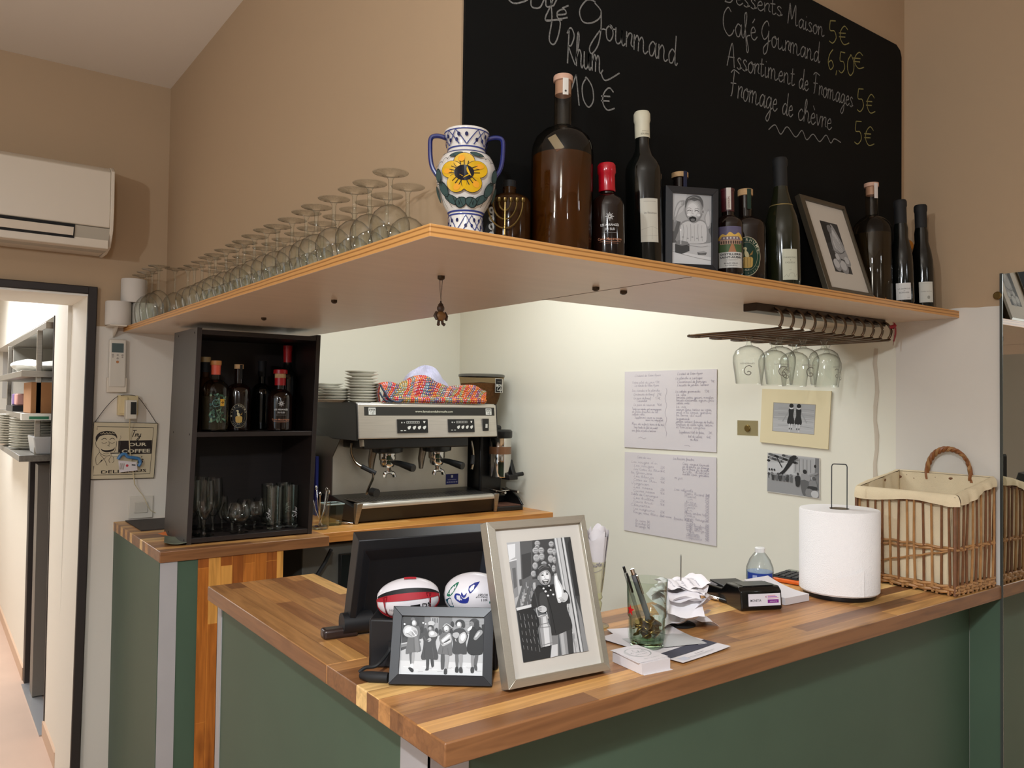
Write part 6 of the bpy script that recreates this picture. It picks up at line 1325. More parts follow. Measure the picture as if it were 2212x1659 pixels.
# liner: inside bag and folded-over collar
b = MB(m_lin)
def lin_(u, v):     # u around, v: 0 bottom inside .. 1 rim
    k = u*4; i = int(k) % 4; t = k-int(k); p = side(i, t, -0.006-0.012*(1-v)); w_ = 0.003*math.sin(u*60+v*5)+0.002*math.sin(u*131)
    nx, ny = ((0, -1), (1, 0), (0, 1), (-1, 0))[i]
    return p+Vector((nx*w_, ny*w_, 0.024+(rim(p.x)-0.020)*v))
b.grid(lin_, 96, 8)
b.build('liner', bk)
b = MB(m_lin)
def col_(u, v):
    k = u*4; i = int(k) % 4; t = k-int(k); p = side(i, t, -0.006+0.020*math.sin(PI*v*0.52)); nx, ny = ((0, -1), (1, 0), (0, 1), (-1, 0))[i]
    if i == 1: p = side(i, t, -0.006+0.012*math.sin(PI*v*0.52))
    f_ = 0.0025*math.sin(u*75)+0.0018*math.sin(u*140+1)
    drop = 0.024+0.012*math.sin(u*26)*0.5
    return p+Vector((nx*f_*v, ny*f_*v, rim(p.x)+0.005+0.008*math.sin(PI*v)-drop*v**1.4+0.006*math.exp(-((t-0.5)*2)**2*30)*0))
b.grid(col_, 112, 8); b.build('liner_collar', bk)
hx = BW-0.012
hp = [(hx, 0.066+0.121*(0.5-0.5*math.cos(PI*k/20)), rim(hx)-0.012+0.088*math.sin(PI*k/20)**0.75) for k in range(21)]
for s in range(3):
    pts = []
    for k, p in enumerate(catmull(hp, 3)):
        an = k*0.55+s*2*PI/3; pts.append(p+Vector((0.0042*math.cos(an), 0.0042*math.sin(an)*0.6, 0.0042*math.sin(an))))
    b = MB(m_wil2 if s == 0 else mat('willow_handle', (150, 92, 48), 0.45, noise=0.4, nscale=60)); b.tube(pts, 0.0045, 7); b.build('handle_strand', bk)
# ------------------------------------------------------------------ dark open cabinet on the far worktop (it racks slightly to the right)
m_wen = mat('wenge_laminate', (38, 29, 26), 0.42, noise=0.4, nscale=5, stretch=(3, 3, 60))
m_wens = mat('wenge_side', (52, 45, 43), 0.36, noise=0.25, nscale=5, stretch=(60, 60, 2))
m_weni = mat('wenge_inside', (32, 23, 21), 0.55, noise=0.45, nscale=5, stretch=(2, 3, 60))
CB = thing('open_cabinet', 'dark brown open two-shelf cabinet full of bottles and glasses', 'cabinet', (0.720, 2.780, ZC))
CW, CD, CH, CT = 0.4365, 0.300, 0.724, 0.016
kk = 0.0285
def cbox(m, a, b_, nm, bev=0.0008):
    (x0, y0, z0), (x1, y1, z1) = a, b_
    q = MB(m); s = lambda x, y, z: (x+kk*z, y, z)
    q.hexa([s(x0, y0, z0), s(x1, y0, z0), s(x1, y1, z0), s(x0, y1, z0), s(x0, y0, z1), s(x1, y0, z1), s(x1, y1, z1), s(x0, y1, z1)])
    return q.build(nm, CB, bevel=bev)
cbox(m_wens, (0, 0, 0), (CT, CD, CH), 'side_panel'); cbox(m_wen, (CW-CT, 0, 0), (CW, CD, CH), 'side_panel')
cbox(m_wen, (CT, 0.002, CH-CT-0.006), (CW-CT, CD, CH-0.006), 'top_panel'); cbox(m_wen, (CT, 0.002, 0.004), (CW-CT, CD, 0.004+CT), 'bottom_panel')
cbox(m_wen, (CT, 0.002, 0.357), (CW-CT, CD, 0.357+CT), 'shelf_board'); cbox(m_weni, (CT, CD-0.006, 0.02), (CW-CT, CD-0.001, CH-CT-0.006), 'back_panel', 0)
for (y, z) in ((0.03, CH-0.016), (0.24, CH-0.016), (0.03, 0.365), (0.24, 0.365), (0.03, 0.012), (0.24, 0.012)):
    q = MB(m_blackm); q.M = Matrix.Translation((kk*z-0.0004, y, z)) @ Matrix.Rotation(-PI/2, 4, 'Y'); q.cyl((0, 0, 0), 0.0035, 0.0006, 10); q.build('screw_hole', CB)
ZU, ZL = ZC+0.357+CT, ZC+0.004+CT
def inside(px, py, Y): p = atY(px, py, Y); return p.x
def stand2(name, label, px, Y, z, cat='bottle', group=None):
    x = inside(px, 950 if z > 1.3 else 1150, Y); return thing(name, label, cat, (x, Y, z), math.atan2(-Y, -x)+PI/2, group)
# upper compartment
o = stand2('gin_bottle', 'clear bottle with a leafy green printed design and orange neck in the cabinet', 463, 2.840, ZU)
H = 0.245; R = 0.046; b = MB(g_dim); b.lathe(prof_flask(R, H*0.93, 0.0150, 0.60, 0.79), n=36); b.build('glass', o)
b = MB(amber('pale_gin', (206, 200, 176), 0.7)); b.lathe([(0, 0.006), (R*0.94, 0.008), (R*0.95, 0.5*H), (0, 0.5*H)], n=32); b.build('spirit', o)
b = MB(mat('orange_neck_paper', (206, 84, 58), 0.5)); b.lathe([(0.0156, H*0.80), (0.0162, H*0.93), (0.0178, H*0.932), (0.0178, H*0.935)], n=24); b.build('neck_band', o)
b = MB(mat('gold_stopper', (176, 116, 60), 0.45)); b.lathe([(0.0178, H*0.935), (0.0190, H*0.95), (0.0190, H*0.995), (0.017, H), (0, H)], n=24); b.build('stopper', o)
a = Art(step=4e-5); rg = random.Random(4)
for k in range(46):
    u, v = rg.uniform(-0.016, 0.036), rg.uniform(0.030, 0.135)
    a.ell(u, v, rg.uniform(0.003, 0.009), rg.uniform(0.0015, 0.004), ((52, 86, 62), (92, 128, 104), (34, 58, 44), (120, 140, 110), (40, 70, 66))[k % 5], 10, rg.uniform(0, 3))
for k in range(9): a.stroke([(rg.uniform(-0.014, 0.034), rg.uniform(0.03, 0.13)) for _ in range(3)], 0.0014, ((30, 52, 40), (96, 126, 104))[k % 2], 5)
a.ring(0.004, 0.098, 0.012, 0.012, 0.0018, (90, 122, 120)); a.rect(0.016, 0.088, 0.030, 0.112, (196, 150, 50)); a.text('+', 0.018, 0.093, 0.020, (90, 60, 20), bold=0.02); lab(o, a, R, 0.0)
o = stand2('spirit_bottle', 'amber spirit bottle with a pale cork top behind the leafy clear bottle', 440, 2.965, ZU); R = 0.040; H = 0.262
b = MB(m_ambd); b.lathe(prof_flask(R, H*0.93, 0.0140, 0.58, 0.78), n=32); b.build('body', o)
b = MB(m_blackm); b.lathe([(0.0146, H*0.79), (0.0152, H*0.93)], n=22); b.build('neck_foil', o)
b = MB(mat('stopper_gold_pale', (176, 146, 96), 0.5)); b.lathe([(0, H*0.93), (0.0185, H*0.93), (0.0185, H), (0, H)], n=24); b.build('stopper', o)
o = stand2('rum_bottle', 'round black rum bottle with a gold printed oval in the cabinet', 513, 2.870, ZU)
rhums('r', '', o, 0.0425, 0.236, (150, 140, 112), (12, 12, 16), (20, 20, 20))
o = stand2('spirit_bottle', 'dark spirit bottle with a black cap at the cabinet back', 563, 2.985, ZU); R = 0.038; H = 0.255
b = MB(m_botk); b.lathe(prof_flask(R, H, 0.0125, 0.52, 0.68), n=32); b.build('body', o)
b = MB(m_blackm); b.lathe([(0.0150, H*0.78), (0.0155, H+0.002), (0, H+0.003)], n=22); b.build('cap', o)
x = inside(603, 950, 2.835); o = arranges('spirit_bottle', 'dark round spirit bottle with open red capsule and pale cork in the cabinet', 603, 2.835, 0.0430, 0.222, False, pos=(x, 2.835, ZU))
o = stand2('wine_bottle', 'dark bottle with a tall red capsule behind the others in the cabinet', 618, 2.960, ZU); R = 0.036; H = 0.318
b = MB(m_botk); b.lathe(prof_bordeaux(R, H), n=32); b.build('body', o); b = MB(m_redcap); b.lathe([(0.0155, H*0.80), (0.0162, H*0.93), (0.0172, H*0.94), (0.0172, H), (0, H+0.001)], n=24); b.build('capsule', o)
# lower compartment
def stemglass(o, prof, stem, foot, mt=None):
    mt = mt or g_clear
    b = MB(mt); b.lathe(prof, n=26); b.build('bowl', o); b = MB(mt); b.lathe(stem, n=12); b.build('stem', o); b = MB(mt); b.lathe(foot, n=26); b.build('foot', o)
def flute(o, s=1.0):
    stemglass(o, [(r*s, z*s) for r, z in ((0.0, 0.052), (0.010, 0.054), (0.020, 0.068), (0.0285, 0.092), (0.0315, 0.120), (0.0315, 0.150), (0.0285, 0.187))], [(r*s, z*s) for r, z in ((0.009, 0.005), (0.0055, 0.014), (0.005, 0.040), (0.0095, 0.053))], [(r*s, z*s) for r, z in ((0.0, 0.0), (0.033, 0.0), (0.0335, 0.002), (0.009, 0.005))])
GB = 'tall stemmed glasses in the cabinet'
o = stand2('beer_glass', 'tall stemmed beer glass at the front of the lower cabinet shelf', 440, 2.822, ZL, 'glass', GB); flute(o)
dup(o, (inside(412, 1150, 2.865), 2.865, ZL), 'tall stemmed beer glass half hidden by the left cabinet side')
dup(o, (inside(459, 1150, 2.905), 2.905, ZL), 'tall stemmed beer glass right behind the front one')
dup(o, (inside(430, 1150, 2.975), 2.975, ZL), 'rearmost tall stemmed beer glass in the left cabinet corner')
o = stand2('liqueur_glass', 'small stemmed liqueur glass beside the tall stemmed glasses', 479, 2.94, ZL, 'glass'); flute(o, 0.62)
GC = 'brandy glasses in the cabinet'
o = stand2('brandy_glass', 'round brandy glass nearest the front of the lower cabinet shelf', 517, 2.825, ZL, 'glass', GC)
stemglass(o, [(0.0, 0.027), (0.014, 0.029), (0.031, 0.042), (0.0375, 0.060), (0.036, 0.078), (0.030, 0.096), (0.0275, 0.101)], [(0.007, 0.004), (0.0045, 0.010), (0.0045, 0.020), (0.010, 0.028)], [(0.0, 0.0), (0.031, 0.0), (0.0315, 0.002), (0.007, 0.004)])
for k, (px, Y, s) in enumerate(((501, 2.875, 'round brandy glass left behind the front brandy glass'), (549, 2.880, 'round brandy glass right behind the front brandy glass'), (530, 2.955, 'round brandy glass in the middle of the back row'), (566, 2.960, 'round brandy glass beside the tall tumblers in the back row'))):
    dup(o, (inside(px, 1150, Y), Y, ZL), s)
GT = 'tall tumblers in the cabinet'
o = stand2('highball_glass', 'tall straight tumbler with etched writing, second from the right in front', 592, 2.835, ZL, 'glass', GT)
b = MB(g_clear); b.lathe([(0.0275, 0.012), (0.0300, 0.150), (0.0305, 0.152), (0.0290, 0.152), (0.0265, 0.020), (0, 0.018)], n=30); b.build('wall', o)
b = MB(solidglass('glass_base', (235, 240, 238), 0.02)); b.lathe([(0, 0), (0.025, 0), (0.0272, 0.003), (0.0274, 0.012), (0.024, 0.0165), (0, 0.0165)], n=30); b.build('base', o)
a = Art(); a.hand('Schw', 0.0, 0.0, 0.010, 0.0012, (196, 196, 196), slant=0.3); a2 = Art(split=0.004); 
for polys, c, n in a.it: a2.it.append(([[(-y-0.006, x+0.035) for x, y in p] for p in polys], c, n))
lab(o, a2, 0.0300, -0.25, 'etching')
for k, (px, Y, s) in enumerate(((626, 2.850, 'rightmost tall straight tumbler at the front of the cabinet'), (581, 2.935, 'tall straight tumbler behind the left front tumbler'), (612, 2.945, 'tall straight tumbler behind and between the front tumblers'), (640, 2.955, 'tall straight tumbler in the back right cabinet corner'))):
    dup(o, (inside(px, 1150, Y), Y, ZL), s, rz=1.0+k)
# papers on the far worktop beside the cabinet
sheet('magazine', 'curled green and white leaflet poking out left of the cabinet foot', (0.655, 2.800), (0.062, -0.040), (0.035, 0.145), ZC+0.0004, th=0.001, curl=0.012, mt=mat('leaflet_green', (120, 128, 108), 0.4, noise=0.5, nscale=30))
o = thing('laptop_mat', 'dark flat mat on the far worktop against the wall', 'mat', (0.66, 2.96, ZC)); b = MB(mat('mat_dark', (46, 38, 34), 0.6)); b.box((0, 0.20, 0.0), (0.42, 0.485, 0.004)); b.build('mat_sheet', o, bevel=0.001)
o = thing('orange_tag', 'small orange paper corner beside the left cabinet side', 'paper', (0.702, 2.985, ZC)); b = MB(mat('orange_paper', (214, 120, 62), 0.6)); b.extrude([(-0.020, 0.02, 0.010), (0.008, 0.0, 0.002), (0.008, 0.03, 0.014)], (0, 0, 0.0006)); b.build('tag_sheet', o)
# ------------------------------------------------------------------ coffee machine on the pale worktop
MX, MY, MW = 1.462, 3.045, 0.716
em = thing('coffee_machine', 'two-group stainless coffee machine with black sides on the pale worktop', 'coffee machine', (MX, MY, ZE), math.radians(1.2))
m_pan = mat('panel_steel', (204, 198, 188), 0.32, 0.75, noise=0.15, nscale=6, stretch=(1.5, 30, 30)); m_grey = mat('machine_grey', (92, 88, 80), 0.4, 0.4); m_blk2 = mat('machine_black', (18, 18, 18), 0.35); m_spl = mat('backsplash_steel', (196, 190, 178), 0.36, 0.55, noise=0.2, nscale=9)
# front panel: bottom z .352, top z .503, leaning back slightly
PZ0, PZ1, PY0, PY1 = 0.352, 0.500, 0.0, 0.016
pf = lambda u, v, l: (u, PY0+(PY1-PY0)*(v-PZ0)/(PZ1-PZ0)-l, v)
b = MB(m_pan); b.hexa([(0, 0, PZ0), (MW, 0, PZ0), (MW, 0.05, PZ0), (0, 0.05, PZ0), (0, PY1, PZ1), (MW, PY1, PZ1), (MW, 0.06, PZ1), (0, 0.06, PZ1)]); b.build('front_panel', em, bevel=0.005, seg=3)
a = Art(step=3e-5); a.rect(0.030, 0.450, MW-0.012, 0.487, (44, 42, 38)); a.fit('www.lamaisonduboncafe.com', MW*0.522, 0.464, 0.195, 0.0125, (216, 212, 190), bold=0.006)
for u in (0.050, MW-0.062):
    a.rect(u, 0.454, u+0.033, 0.483, (206, 204, 196)); a.rect(u+0.003, 0.469, u+0.030, 0.479, (60, 58, 54)); a.fit('BON', u+0.0165, 0.4705, 0.022, 0.0075, (226, 224, 214), bold=0.03); a.hand('Café', u+0.007, 0.459, 0.0042, 0.0009, (60, 58, 54), wid=0.020)
b = MB(); a.build(b, lambda u, v, l: pf(u, v, l+0.0006)); b.build('brand_strip', em, norm=False)
for u0, u1 in ((0.184, 0.334), (0.443, 0.583)):
    b = MB(m_blk2); b.hexa([(*pf(u0, 0.375, 0.006)[:2], 0.375), (*pf(u1, 0.375, 0.006)[:2], 0.375), (*pf(u1, 0.375, -0.002)[:2], 0.375), (*pf(u0, 0.375, -0.002)[:2], 0.375), (*pf(u0, 0.434, 0.006)[:2], 0.434), (*pf(u1, 0.434, 0.006)[:2], 0.434), (*pf(u1, 0.434, -0.002)[:2], 0.434), (*pf(u0, 0.434, -0.002)[:2], 0.434)])
    a = Art(); w_ = u1-u0; c = (206, 204, 196)
    a.rect(u0+w_*0.28, 0.416, u0+w_*0.72, 0.426, (150, 148, 142))
    for k in range(7): a.rect(u0+w_*(0.30+0.06*k), 0.418, u0+w_*(0.335+0.06*k), 0.424, (44, 42, 40))
    for k in range(4): a.poly([(u0+w_*(0.32+0.17*k), 0.402), (u0+w_*(0.42+0.17*k), 0.406), (u0+w_*(0.41+0.17*k), 0.396), (u0+w_*(0.36+0.17*k), 0.390), (u0+w_*(0.32+0.17*k), 0.394)], c, 2)
    a.rect(u0+w_*0.08, 0.384, u0+w_*0.15, 0.387, c); a.rect(u0+w_*0.19, 0.384, u0+w_*0.26, 0.387, c); a.ell(u0+w_*0.13, 0.420, 0.003, 0.0035, c); a.ell(u0+w_*0.21, 0.420, 0.002, 0.003, c); a.poly([(u0+w_*0.84, 0.426), (u0+w_*0.92, 0.426), (u0+w_*0.89, 0.417), (u0+w_*0.86, 0.417)], c)
    a.build(b, lambda u, v, l: pf(u, v, l+0.0066)); b.build('keypad', em, norm=False)
b = MB(m_blk2); b.box((0.634, -0.003, 0.380), (0.662, 0.02, 0.436)); b.mt(mat('rocker_white', (200, 196, 188), 0.4)); b.box((0.643, -0.006, 0.394), (0.653, 0.0, 0.412)); b.build('rocker_switch', em, norm=True)
# black cheeks and top
b = MB(m_blk2)
for x0, x1 in ((-0.006, 0.0), (MW, MW+0.006)):
    b.extrude([(x0, 0.004, 0.345), (x0, 0.018, 0.502), (x0, 0.30, 0.520), (x0, 0.50, 0.500), (x0, 0.50, 0.40), (x0, 0.24, 0.345)], (x1-x0, 0, 0))
b.box((0, 0.05, 0.350), (MW, 0.50, 0.490)); b.build('upper_housing', em, bevel=0.002)
b = MB(m_spl); b.box((0.0, 0.030, 0.490), (MW, 0.50, 0.5035)); b.build('cup_tray', em, bevel=0.002)
b = MB(m_blk2); b.box((0.05, 0.055, 0.306), (0.590, 0.28, 0.352)); b.build('group_cover', em, bevel=0.006)
b = MB(m_grey); b.box((-0.004, 0.24, 0.06), (0.0, 0.50, 0.352)); b.extrude([(-0.004, 0.16, 0.352), (-0.004, 0.24, 0.352), (-0.004, 0.24, 0.265)], (0.004, 0, 0)); b.build('side_panel', em)
b = MB(m_grey); b.box((0.0, 0.26, 0.06), (MW, 0.50, 0.352)); b.build('rear_body', em)
b = MB(m_spl); b.box((0.0, 0.245, 0.085), (MW, 0.262, 0.352)); b.build('backsplash', em)
a = Art(); a.rect(0.590, 0.113, 0.662, 0.163, (40, 44, 108)); a.rect(0.620, 0.145, 0.632, 0.158, (206, 204, 214)); a.fit('Service technique', 0.626, 0.134, 0.05, 0.007, (200, 200, 220)); a.fit('04 90 00 00 00', 0.626, 0.121, 0.062, 0.009, (200, 200, 220), bold=0.01)
b = MB(); a.build(b, lambda u, v, l: (u, 0.2444-l, v)); b.build('sticker', em, norm=False)
for xg in (0.205, 0.460):
    b = MB(m_blk2); b.lathe([(0.062, 0.306), (0.060, 0.288), (0.044, 0.282), (0, 0.282)], (xg, 0.125, 0), 28, sx=1.15); b.mt(m_chrome); b.lathe([(0.038, 0.282), (0.038, 0.258), (0.036, 0.252), (0, 0.252)], (xg, 0.125, 0), 28); b.build('group_head', em)
    b = MB(m_chrome); b.lathe([(0.034, 0.256), (0.034, 0.236), (0.026, 0.222), (0, 0.222)], (xg, 0.122, 0), 24); pf_ = b.build('portafilter', em)
    b = MB(m_blk2); b.tube([(xg+0.010, 0.092, 0.244), (xg+0.022, 0.052, 0.240), (xg+0.044, -0.012, 0.226), (xg+0.047, -0.022, 0.224)], [0.010, 0.013, 0.0175, 0.016], 14); b.build('handle', pf_)
    b = MB(m_chrome); b.tube([(xg, 0.118, 0.226), (xg, 0.112, 0.206), (xg, 0.108, 0.196)], 0.012, 10); b.tube(catmull([(xg-0.026, 0.106, 0.178), (xg-0.020, 0.107, 0.194), (xg, 0.108, 0.200), (xg+0.020, 0.107, 0.194), (xg+0.026, 0.106, 0.178)], 5), 0.0085, 10); b.build('spout', pf_)
    b = MB(m_steelb); b.tube([(xg-0.055, 0.15, 0.30), (xg-0.06, 0.16, 0.25), (xg-0.055, 0.17, 0.205)], [0.018, 0.016, 0.010], 12); b.build('hot_water_spout', em)
m_wand = mat('wand_steel', (150, 140, 126), 0.2, 1.0)
b = MB(m_wand); b.tube(catmull([(0.020, 0.10, 0.330), (0.012, 0.09, 0.29), (0.030, 0.07, 0.245), (0.075, 0.03, 0.215), (0.080, 0.02, 0.19), (0.068, 0.03, 0.15), (0.060, 0.04, 0.118)], 5), 0.0055, 9); b.mt(m_blackm); b.tube([(0.045, 0.058, 0.235), (0.092, 0.02, 0.206)], 0.010, 10); b.build('steam_wand', em)
b = MB(m_wand); b.tube(catmull([(0.630, 0.09, 0.330), (0.632, 0.08, 0.29), (0.622, 0.06, 0.24), (0.606, 0.05, 0.20)], 5), 0.0055, 9); b.mt(m_blackm); b.tube([(0.626, 0.07, 0.262), (0.612, 0.055, 0.222)], 0.010, 10); b.build('steam_wand', em)
b = MB(m_blk2); b.tube([(0.075, 0.02, 0.130), (0.082, -0.012, 0.126)], [0.018, 0.0185], 16); b.build('steam_knob', em)
b = MB(m_spl); b.tube([(0.045, 0.06, 0.345), (0.045, 0.055, 0.318)], 0.010, 12); b.build('steam_valve', em)
# base with drip tray
b = MB(m_blk2); b.extrude([(-0.006, 0.022, 0.006), (-0.006, 0.0, 0.066), (-0.006, 0.24, 0.098), (-0.006, 0.50, 0.098), (-0.006, 0.50, 0.006)], (MW+0.012, 0, 0)); b.build('base', em, bevel=0.003)
b = MB(m_steelb); b.box((0.02, 0.012, 0.0855), (MW-0.02, 0.24, 0.0885))
b.mt(m_blackm)
for k in range(46): b.box((0.03+k*0.0145, 0.03, 0.0886), (0.036+k*0.0145, 0.235, 0.0890))
b.build('drip_grille', em, norm=True)
b = MB(m_spl); b.extrude([(0.012, 0.012, 0.088), (0.012, -0.004, 0.084), (0.012, -0.008, 0.076), (0.012, -0.006, 0.064), (0.012, 0.012, 0.066)], (MW-0.024, 0, 0)); b.build('front_rail', em, bevel=0.002)
for x0 in (-0.008, MW-0.022):
    b = MB(m_steelb); b.extrude([(x0, -0.012, 0.088), (x0, 0.02, 0.088), (x0, 0.016, 0.0), (x0, 0.004, 0.0)], (0.030, 0, 0))
    for v in b.bm.verts:
        if v.co.z < 0.01: v.co.x = x0+(0.008 if x0 < 0 else 0.020)+(v.co.x-x0-0.015)*0.45
    b.build('foot', em, bevel=0.003)
a = Art(); a.rect(0.0, 0.0, 0.115, 0.222, (214, 206, 200)); 
for k in range(2):
    for j in range(19): a.rect(0.008+k*0.054, 0.206-j*0.0075, 0.050+k*0.054-0.01*((j*7+k) % 3), 0.2085-j*0.0075, (176, 168, 172))
a.rect(0.010, 0.026, 0.050, 0.052, (196, 104, 58)); a.rect(0.058, 0.026, 0.096, 0.052, (104, 76, 54)); a.rect(0.014, 0.006, 0.10, 0.018, (186, 190, 212))
o = thing('price_leaflet', 'printed leaflet with two small pictures on the grey machine side', 'leaflet', (MX-0.0075, MY+0.27, ZE+0.115)); b = MB(m_paper); b.box((-0.0012, 0.0, 0.0), (-0.0004, 0.115, 0.222)); a.build(b, lambda u, v, l: (-0.0014-l, 0.115-u, v)); b.build('sheet', o, norm=False)
o = thing('binder', 'red binder standing behind the open cabinet by the machine', 'binder', (MX-0.085, 3.40, ZE)); b = MB(mat('binder_red', (120, 24, 22), 0.4)); b.box((0, 0, 0), (0.040, 0.20, 0.275)); b.build('cover', o, bevel=0.002)
o = thing('booklet', 'thin blue booklet standing beside the red binder', 'booklet', (MX-0.040, 3.385, ZE)); b = MB(mat('booklet_blue', (40, 52, 128), 0.45)); b.box((0, 0, 0), (0.012, 0.20, 0.262)); a = Art(); a.text('CONTACT', 0, 0, 0.011, (196, 200, 226), bold=0.01); a.build(b, lambda u, v, l: (0.010-v, -0.0003-l, 0.08+u)); b.build('cover', o, norm=False)
# saucers on the cup tray
m_pl = mat('porcelain', (226, 222, 210), 0.18, spec=0.6)
TZ = ZE+0.5035
def saucer_bm(o):
    b = MB(m_pl); b.lathe([(0, 0.0012), (0.040, 0.0), (0.042, 0.0015), (0.058, 0.0065), (0.0715, 0.0118), (0.0720, 0.0132), (0.0705, 0.0136), (0.055, 0.0085), (0.040, 0.0035), (0, 0.0032)], n=36); return b.build('saucer_body', o)
p = atY(780, 860, MY+0.115)
sc0 = None; top = 13
def saucers(px, Y, n, where, group, step=0.0118):
    global sc0
    x = atY(px, 855, Y).x
    for k in range(n):
        fromtop = n-1-k
        lbl = ('topmost' if fromtop == 0 else ORD[fromtop]+' from the top')+' white saucer in the '+where
        if sc0 is None:
            sc0 = thing('saucer', lbl, 'saucer', (x, Y, TZ), group=group); saucer_bm(sc0)
        else:
            o = dup(sc0, (x+0.0015*math.sin(k*2.2), Y+0.001*math.cos(k*1.7), TZ+k*step+(0.004 if where.startswith('tall') and fromtop < 2 else 0)), lbl.replace('first from', 'second from') if False else lbl, rz=k*0.5); o['group'] = group
def fixord():
    pass
saucers(780, MY+0.118, 11, 'tall stack on the coffee machine', 'tall saucer stack')
saucers(727, MY+0.185, 5, 'low middle stack on the coffee machine', 'low saucer stack')
saucers(706, MY+0.33, 7, 'rear left stack by the cabinet', 'rear saucer stack')
# crocheted blanket and striped cloth on the tray
def crochet():
    m = bpy.data.materials.new('crochet'); m.use_nodes = True; N, L = nt(m); bs = N['Principled BSDF']; bs.inputs['Roughness'].default_value = 0.9; bs.inputs['Specular IOR Level'].default_value = 0.1
    tc = N.new('ShaderNodeTexCoord'); mp = N.new('ShaderNodeMapping'); L.new(tc.outputs['UV'], mp.inputs[0])
    sp = N.new('ShaderNodeSeparateXYZ'); L.new(mp.outputs[0], sp.inputs[0])
    fl_ = N.new('ShaderNodeMath'); fl_.operation = 'MULTIPLY'; fl_.inputs[1].default_value = 30.0; L.new(sp.outputs[0], fl_.inputs[0])
    fr_ = N.new('ShaderNodeMath'); fr_.operation = 'FLOOR'; L.new(fl_.outputs[0], fr_.inputs[0])
    wn = N.new('ShaderNodeTexWhiteNoise'); wn.noise_dimensions = '1D'; L.new(fr_.outputs[0], wn.inputs['W'])
    rp = N.new('ShaderNodeValToRGB'); rp.color_ramp.interpolation = 'CONSTANT'; els = rp.color_ramp.elements
    cs = [(176, 62, 48), (74, 84, 104), (190, 86, 52), (108, 70, 96), (96, 108, 116), (168, 48, 56), (70, 78, 110), (122, 116, 84), (190, 100, 84)]
    for i, c in enumerate(cs):
        e_ = els[i] if i < 2 else els.new(i/len(cs)); e_.position = i/len(cs); e_.color = lin(c)
    L.new(wn.outputs[0], rp.inputs[0])
    # dots: rows of bobbles
    m2 = N.new('ShaderNodeMapping'); m2.inputs['Scale'].default_value = (60, 20, 1); L.new(tc.outputs['UV'], m2.inputs[0])
    vo = N.new('ShaderNodeTexVoronoi'); vo.inputs['Randomness'].default_value = 0.15; vo.inputs['Scale'].default_value = 1.0; vo.voronoi_dimensions = '2D'; L.new(m2.outputs[0], vo.inputs['Vector'])
    lt = N.new('ShaderNodeMath'); lt.operation = 'LESS_THAN'; lt.inputs[1].default_value = 0.30; L.new(vo.outputs['Distance'], lt.inputs[0])
    w2 = N.new('ShaderNodeTexWhiteNoise'); L.new(vo.outputs['Color'], w2.inputs['Vector'])
    r2 = N.new('ShaderNodeValToRGB'); r2.color_ramp.interpolation = 'CONSTANT'; e2_ = r2.color_ramp.elements
    for i, c in enumerate([(226, 176, 92), (214, 196, 180), (206, 120, 92), (180, 196, 206), (222, 160, 60), (196, 110, 140)]):
        e_ = e2_[i] if i < 2 else e2_.new(i/6); e_.position = i/6; e_.color = lin(c)
    L.new(w2.outputs[0], r2.inputs[0])
    mx = N.new('ShaderNodeMix'); mx.data_type = 'RGBA'; L.new(lt.outputs[0], mx.inputs[0]); L.new(rp.outputs[0], mx.inputs[6]); L.new(r2.outputs[0], mx.inputs[7]); L.new(mx.outputs[2], bs.inputs['Base Color'])
    bp_ = N.new('ShaderNodeBump'); bp_.inputs['Strength'].default_value = 0.8; bp_.inputs['Distance'].default_value = 0.006; bp_.invert = True; L.new(vo.outputs['Distance'], bp_.inputs['Height']); L.new(bp_.outputs[0], bs.inputs['Normal'])
    return m
def uvgrid(b, fn, nu, nv, uvfn):
    uv = b.bm.loops.layers.uv.verify(); g = [[b.v(fn(i/nu, j/nv)) for j in range(nv+1)] for i in range(nu+1)]
    for i in range(nu):
        for j in range(nv):
            f = b.f([g[i][j], g[i+1][j], g[i+1][j+1], g[i][j+1]])
            for lp, (a_, c_) in zip(f.loops, ((i, j), (i+1, j), (i+1, j+1), (i, j+1))): lp[uv].uv = uvfn(a_/nu, c_/nv)
xb0, xb1 = atY(816, 860, MY+0.06).x, atY(1042, 860, MY+0.06).x
m_cro = crochet()
o = thing('crochet_blanket', 'folded multicoloured crochet blanket lying on the coffee machine', 'blanket', (xb0, MY+0.035, TZ))
BLW = xb1-xb0
def hill(u): return 0.082+0.042*math.exp(-((u-0.36)/0.16)**2)-0.012*math.exp(-((u-0.20)/0.07)**2)+0.006*math.sin(u*17)-0.05*max(0, u-0.90)**1.0*2
def bl_(u, v):      # v: 0 front bottom, up the front and over the top to the back
    h_ = hill(u); x = u*BLW+0.010*math.sin(v*6)*(1-u)
    if v < 0.18: t = v/0.18; return (x, -0.004-0.006*math.sin(PI*t), 0.001+0.026*t)
    t = (v-0.18)/0.82
    return (x+0.02*t, -0.006+0.022*min(1, t*1.2)+0.20*max(0, t-0.45)**1.2, 0.027+(h_-0.027)*math.sin(min(1, t*1.55)*PI/2)-0.02*max(0, t-0.75)+0.003*math.sin(u*40+t*6))
b = MB(m_cro); uvgrid(b, bl_, 90, 30, lambda u, v: (u*0.95-v*0.16, v*1.0)); b.build('top_fold', o)
b = MB(m_cro); uvgrid(b, lambda u, v: (0.0-0.006*math.sin(v*PI)+0.010*u, -0.004+0.17*u, 0.002+(hill(0.02)-0.004)*v), 10, 10, lambda u, v: (u*0.3, v)); b.mt(mat('blanket_edge', (60, 68, 84), 0.9))
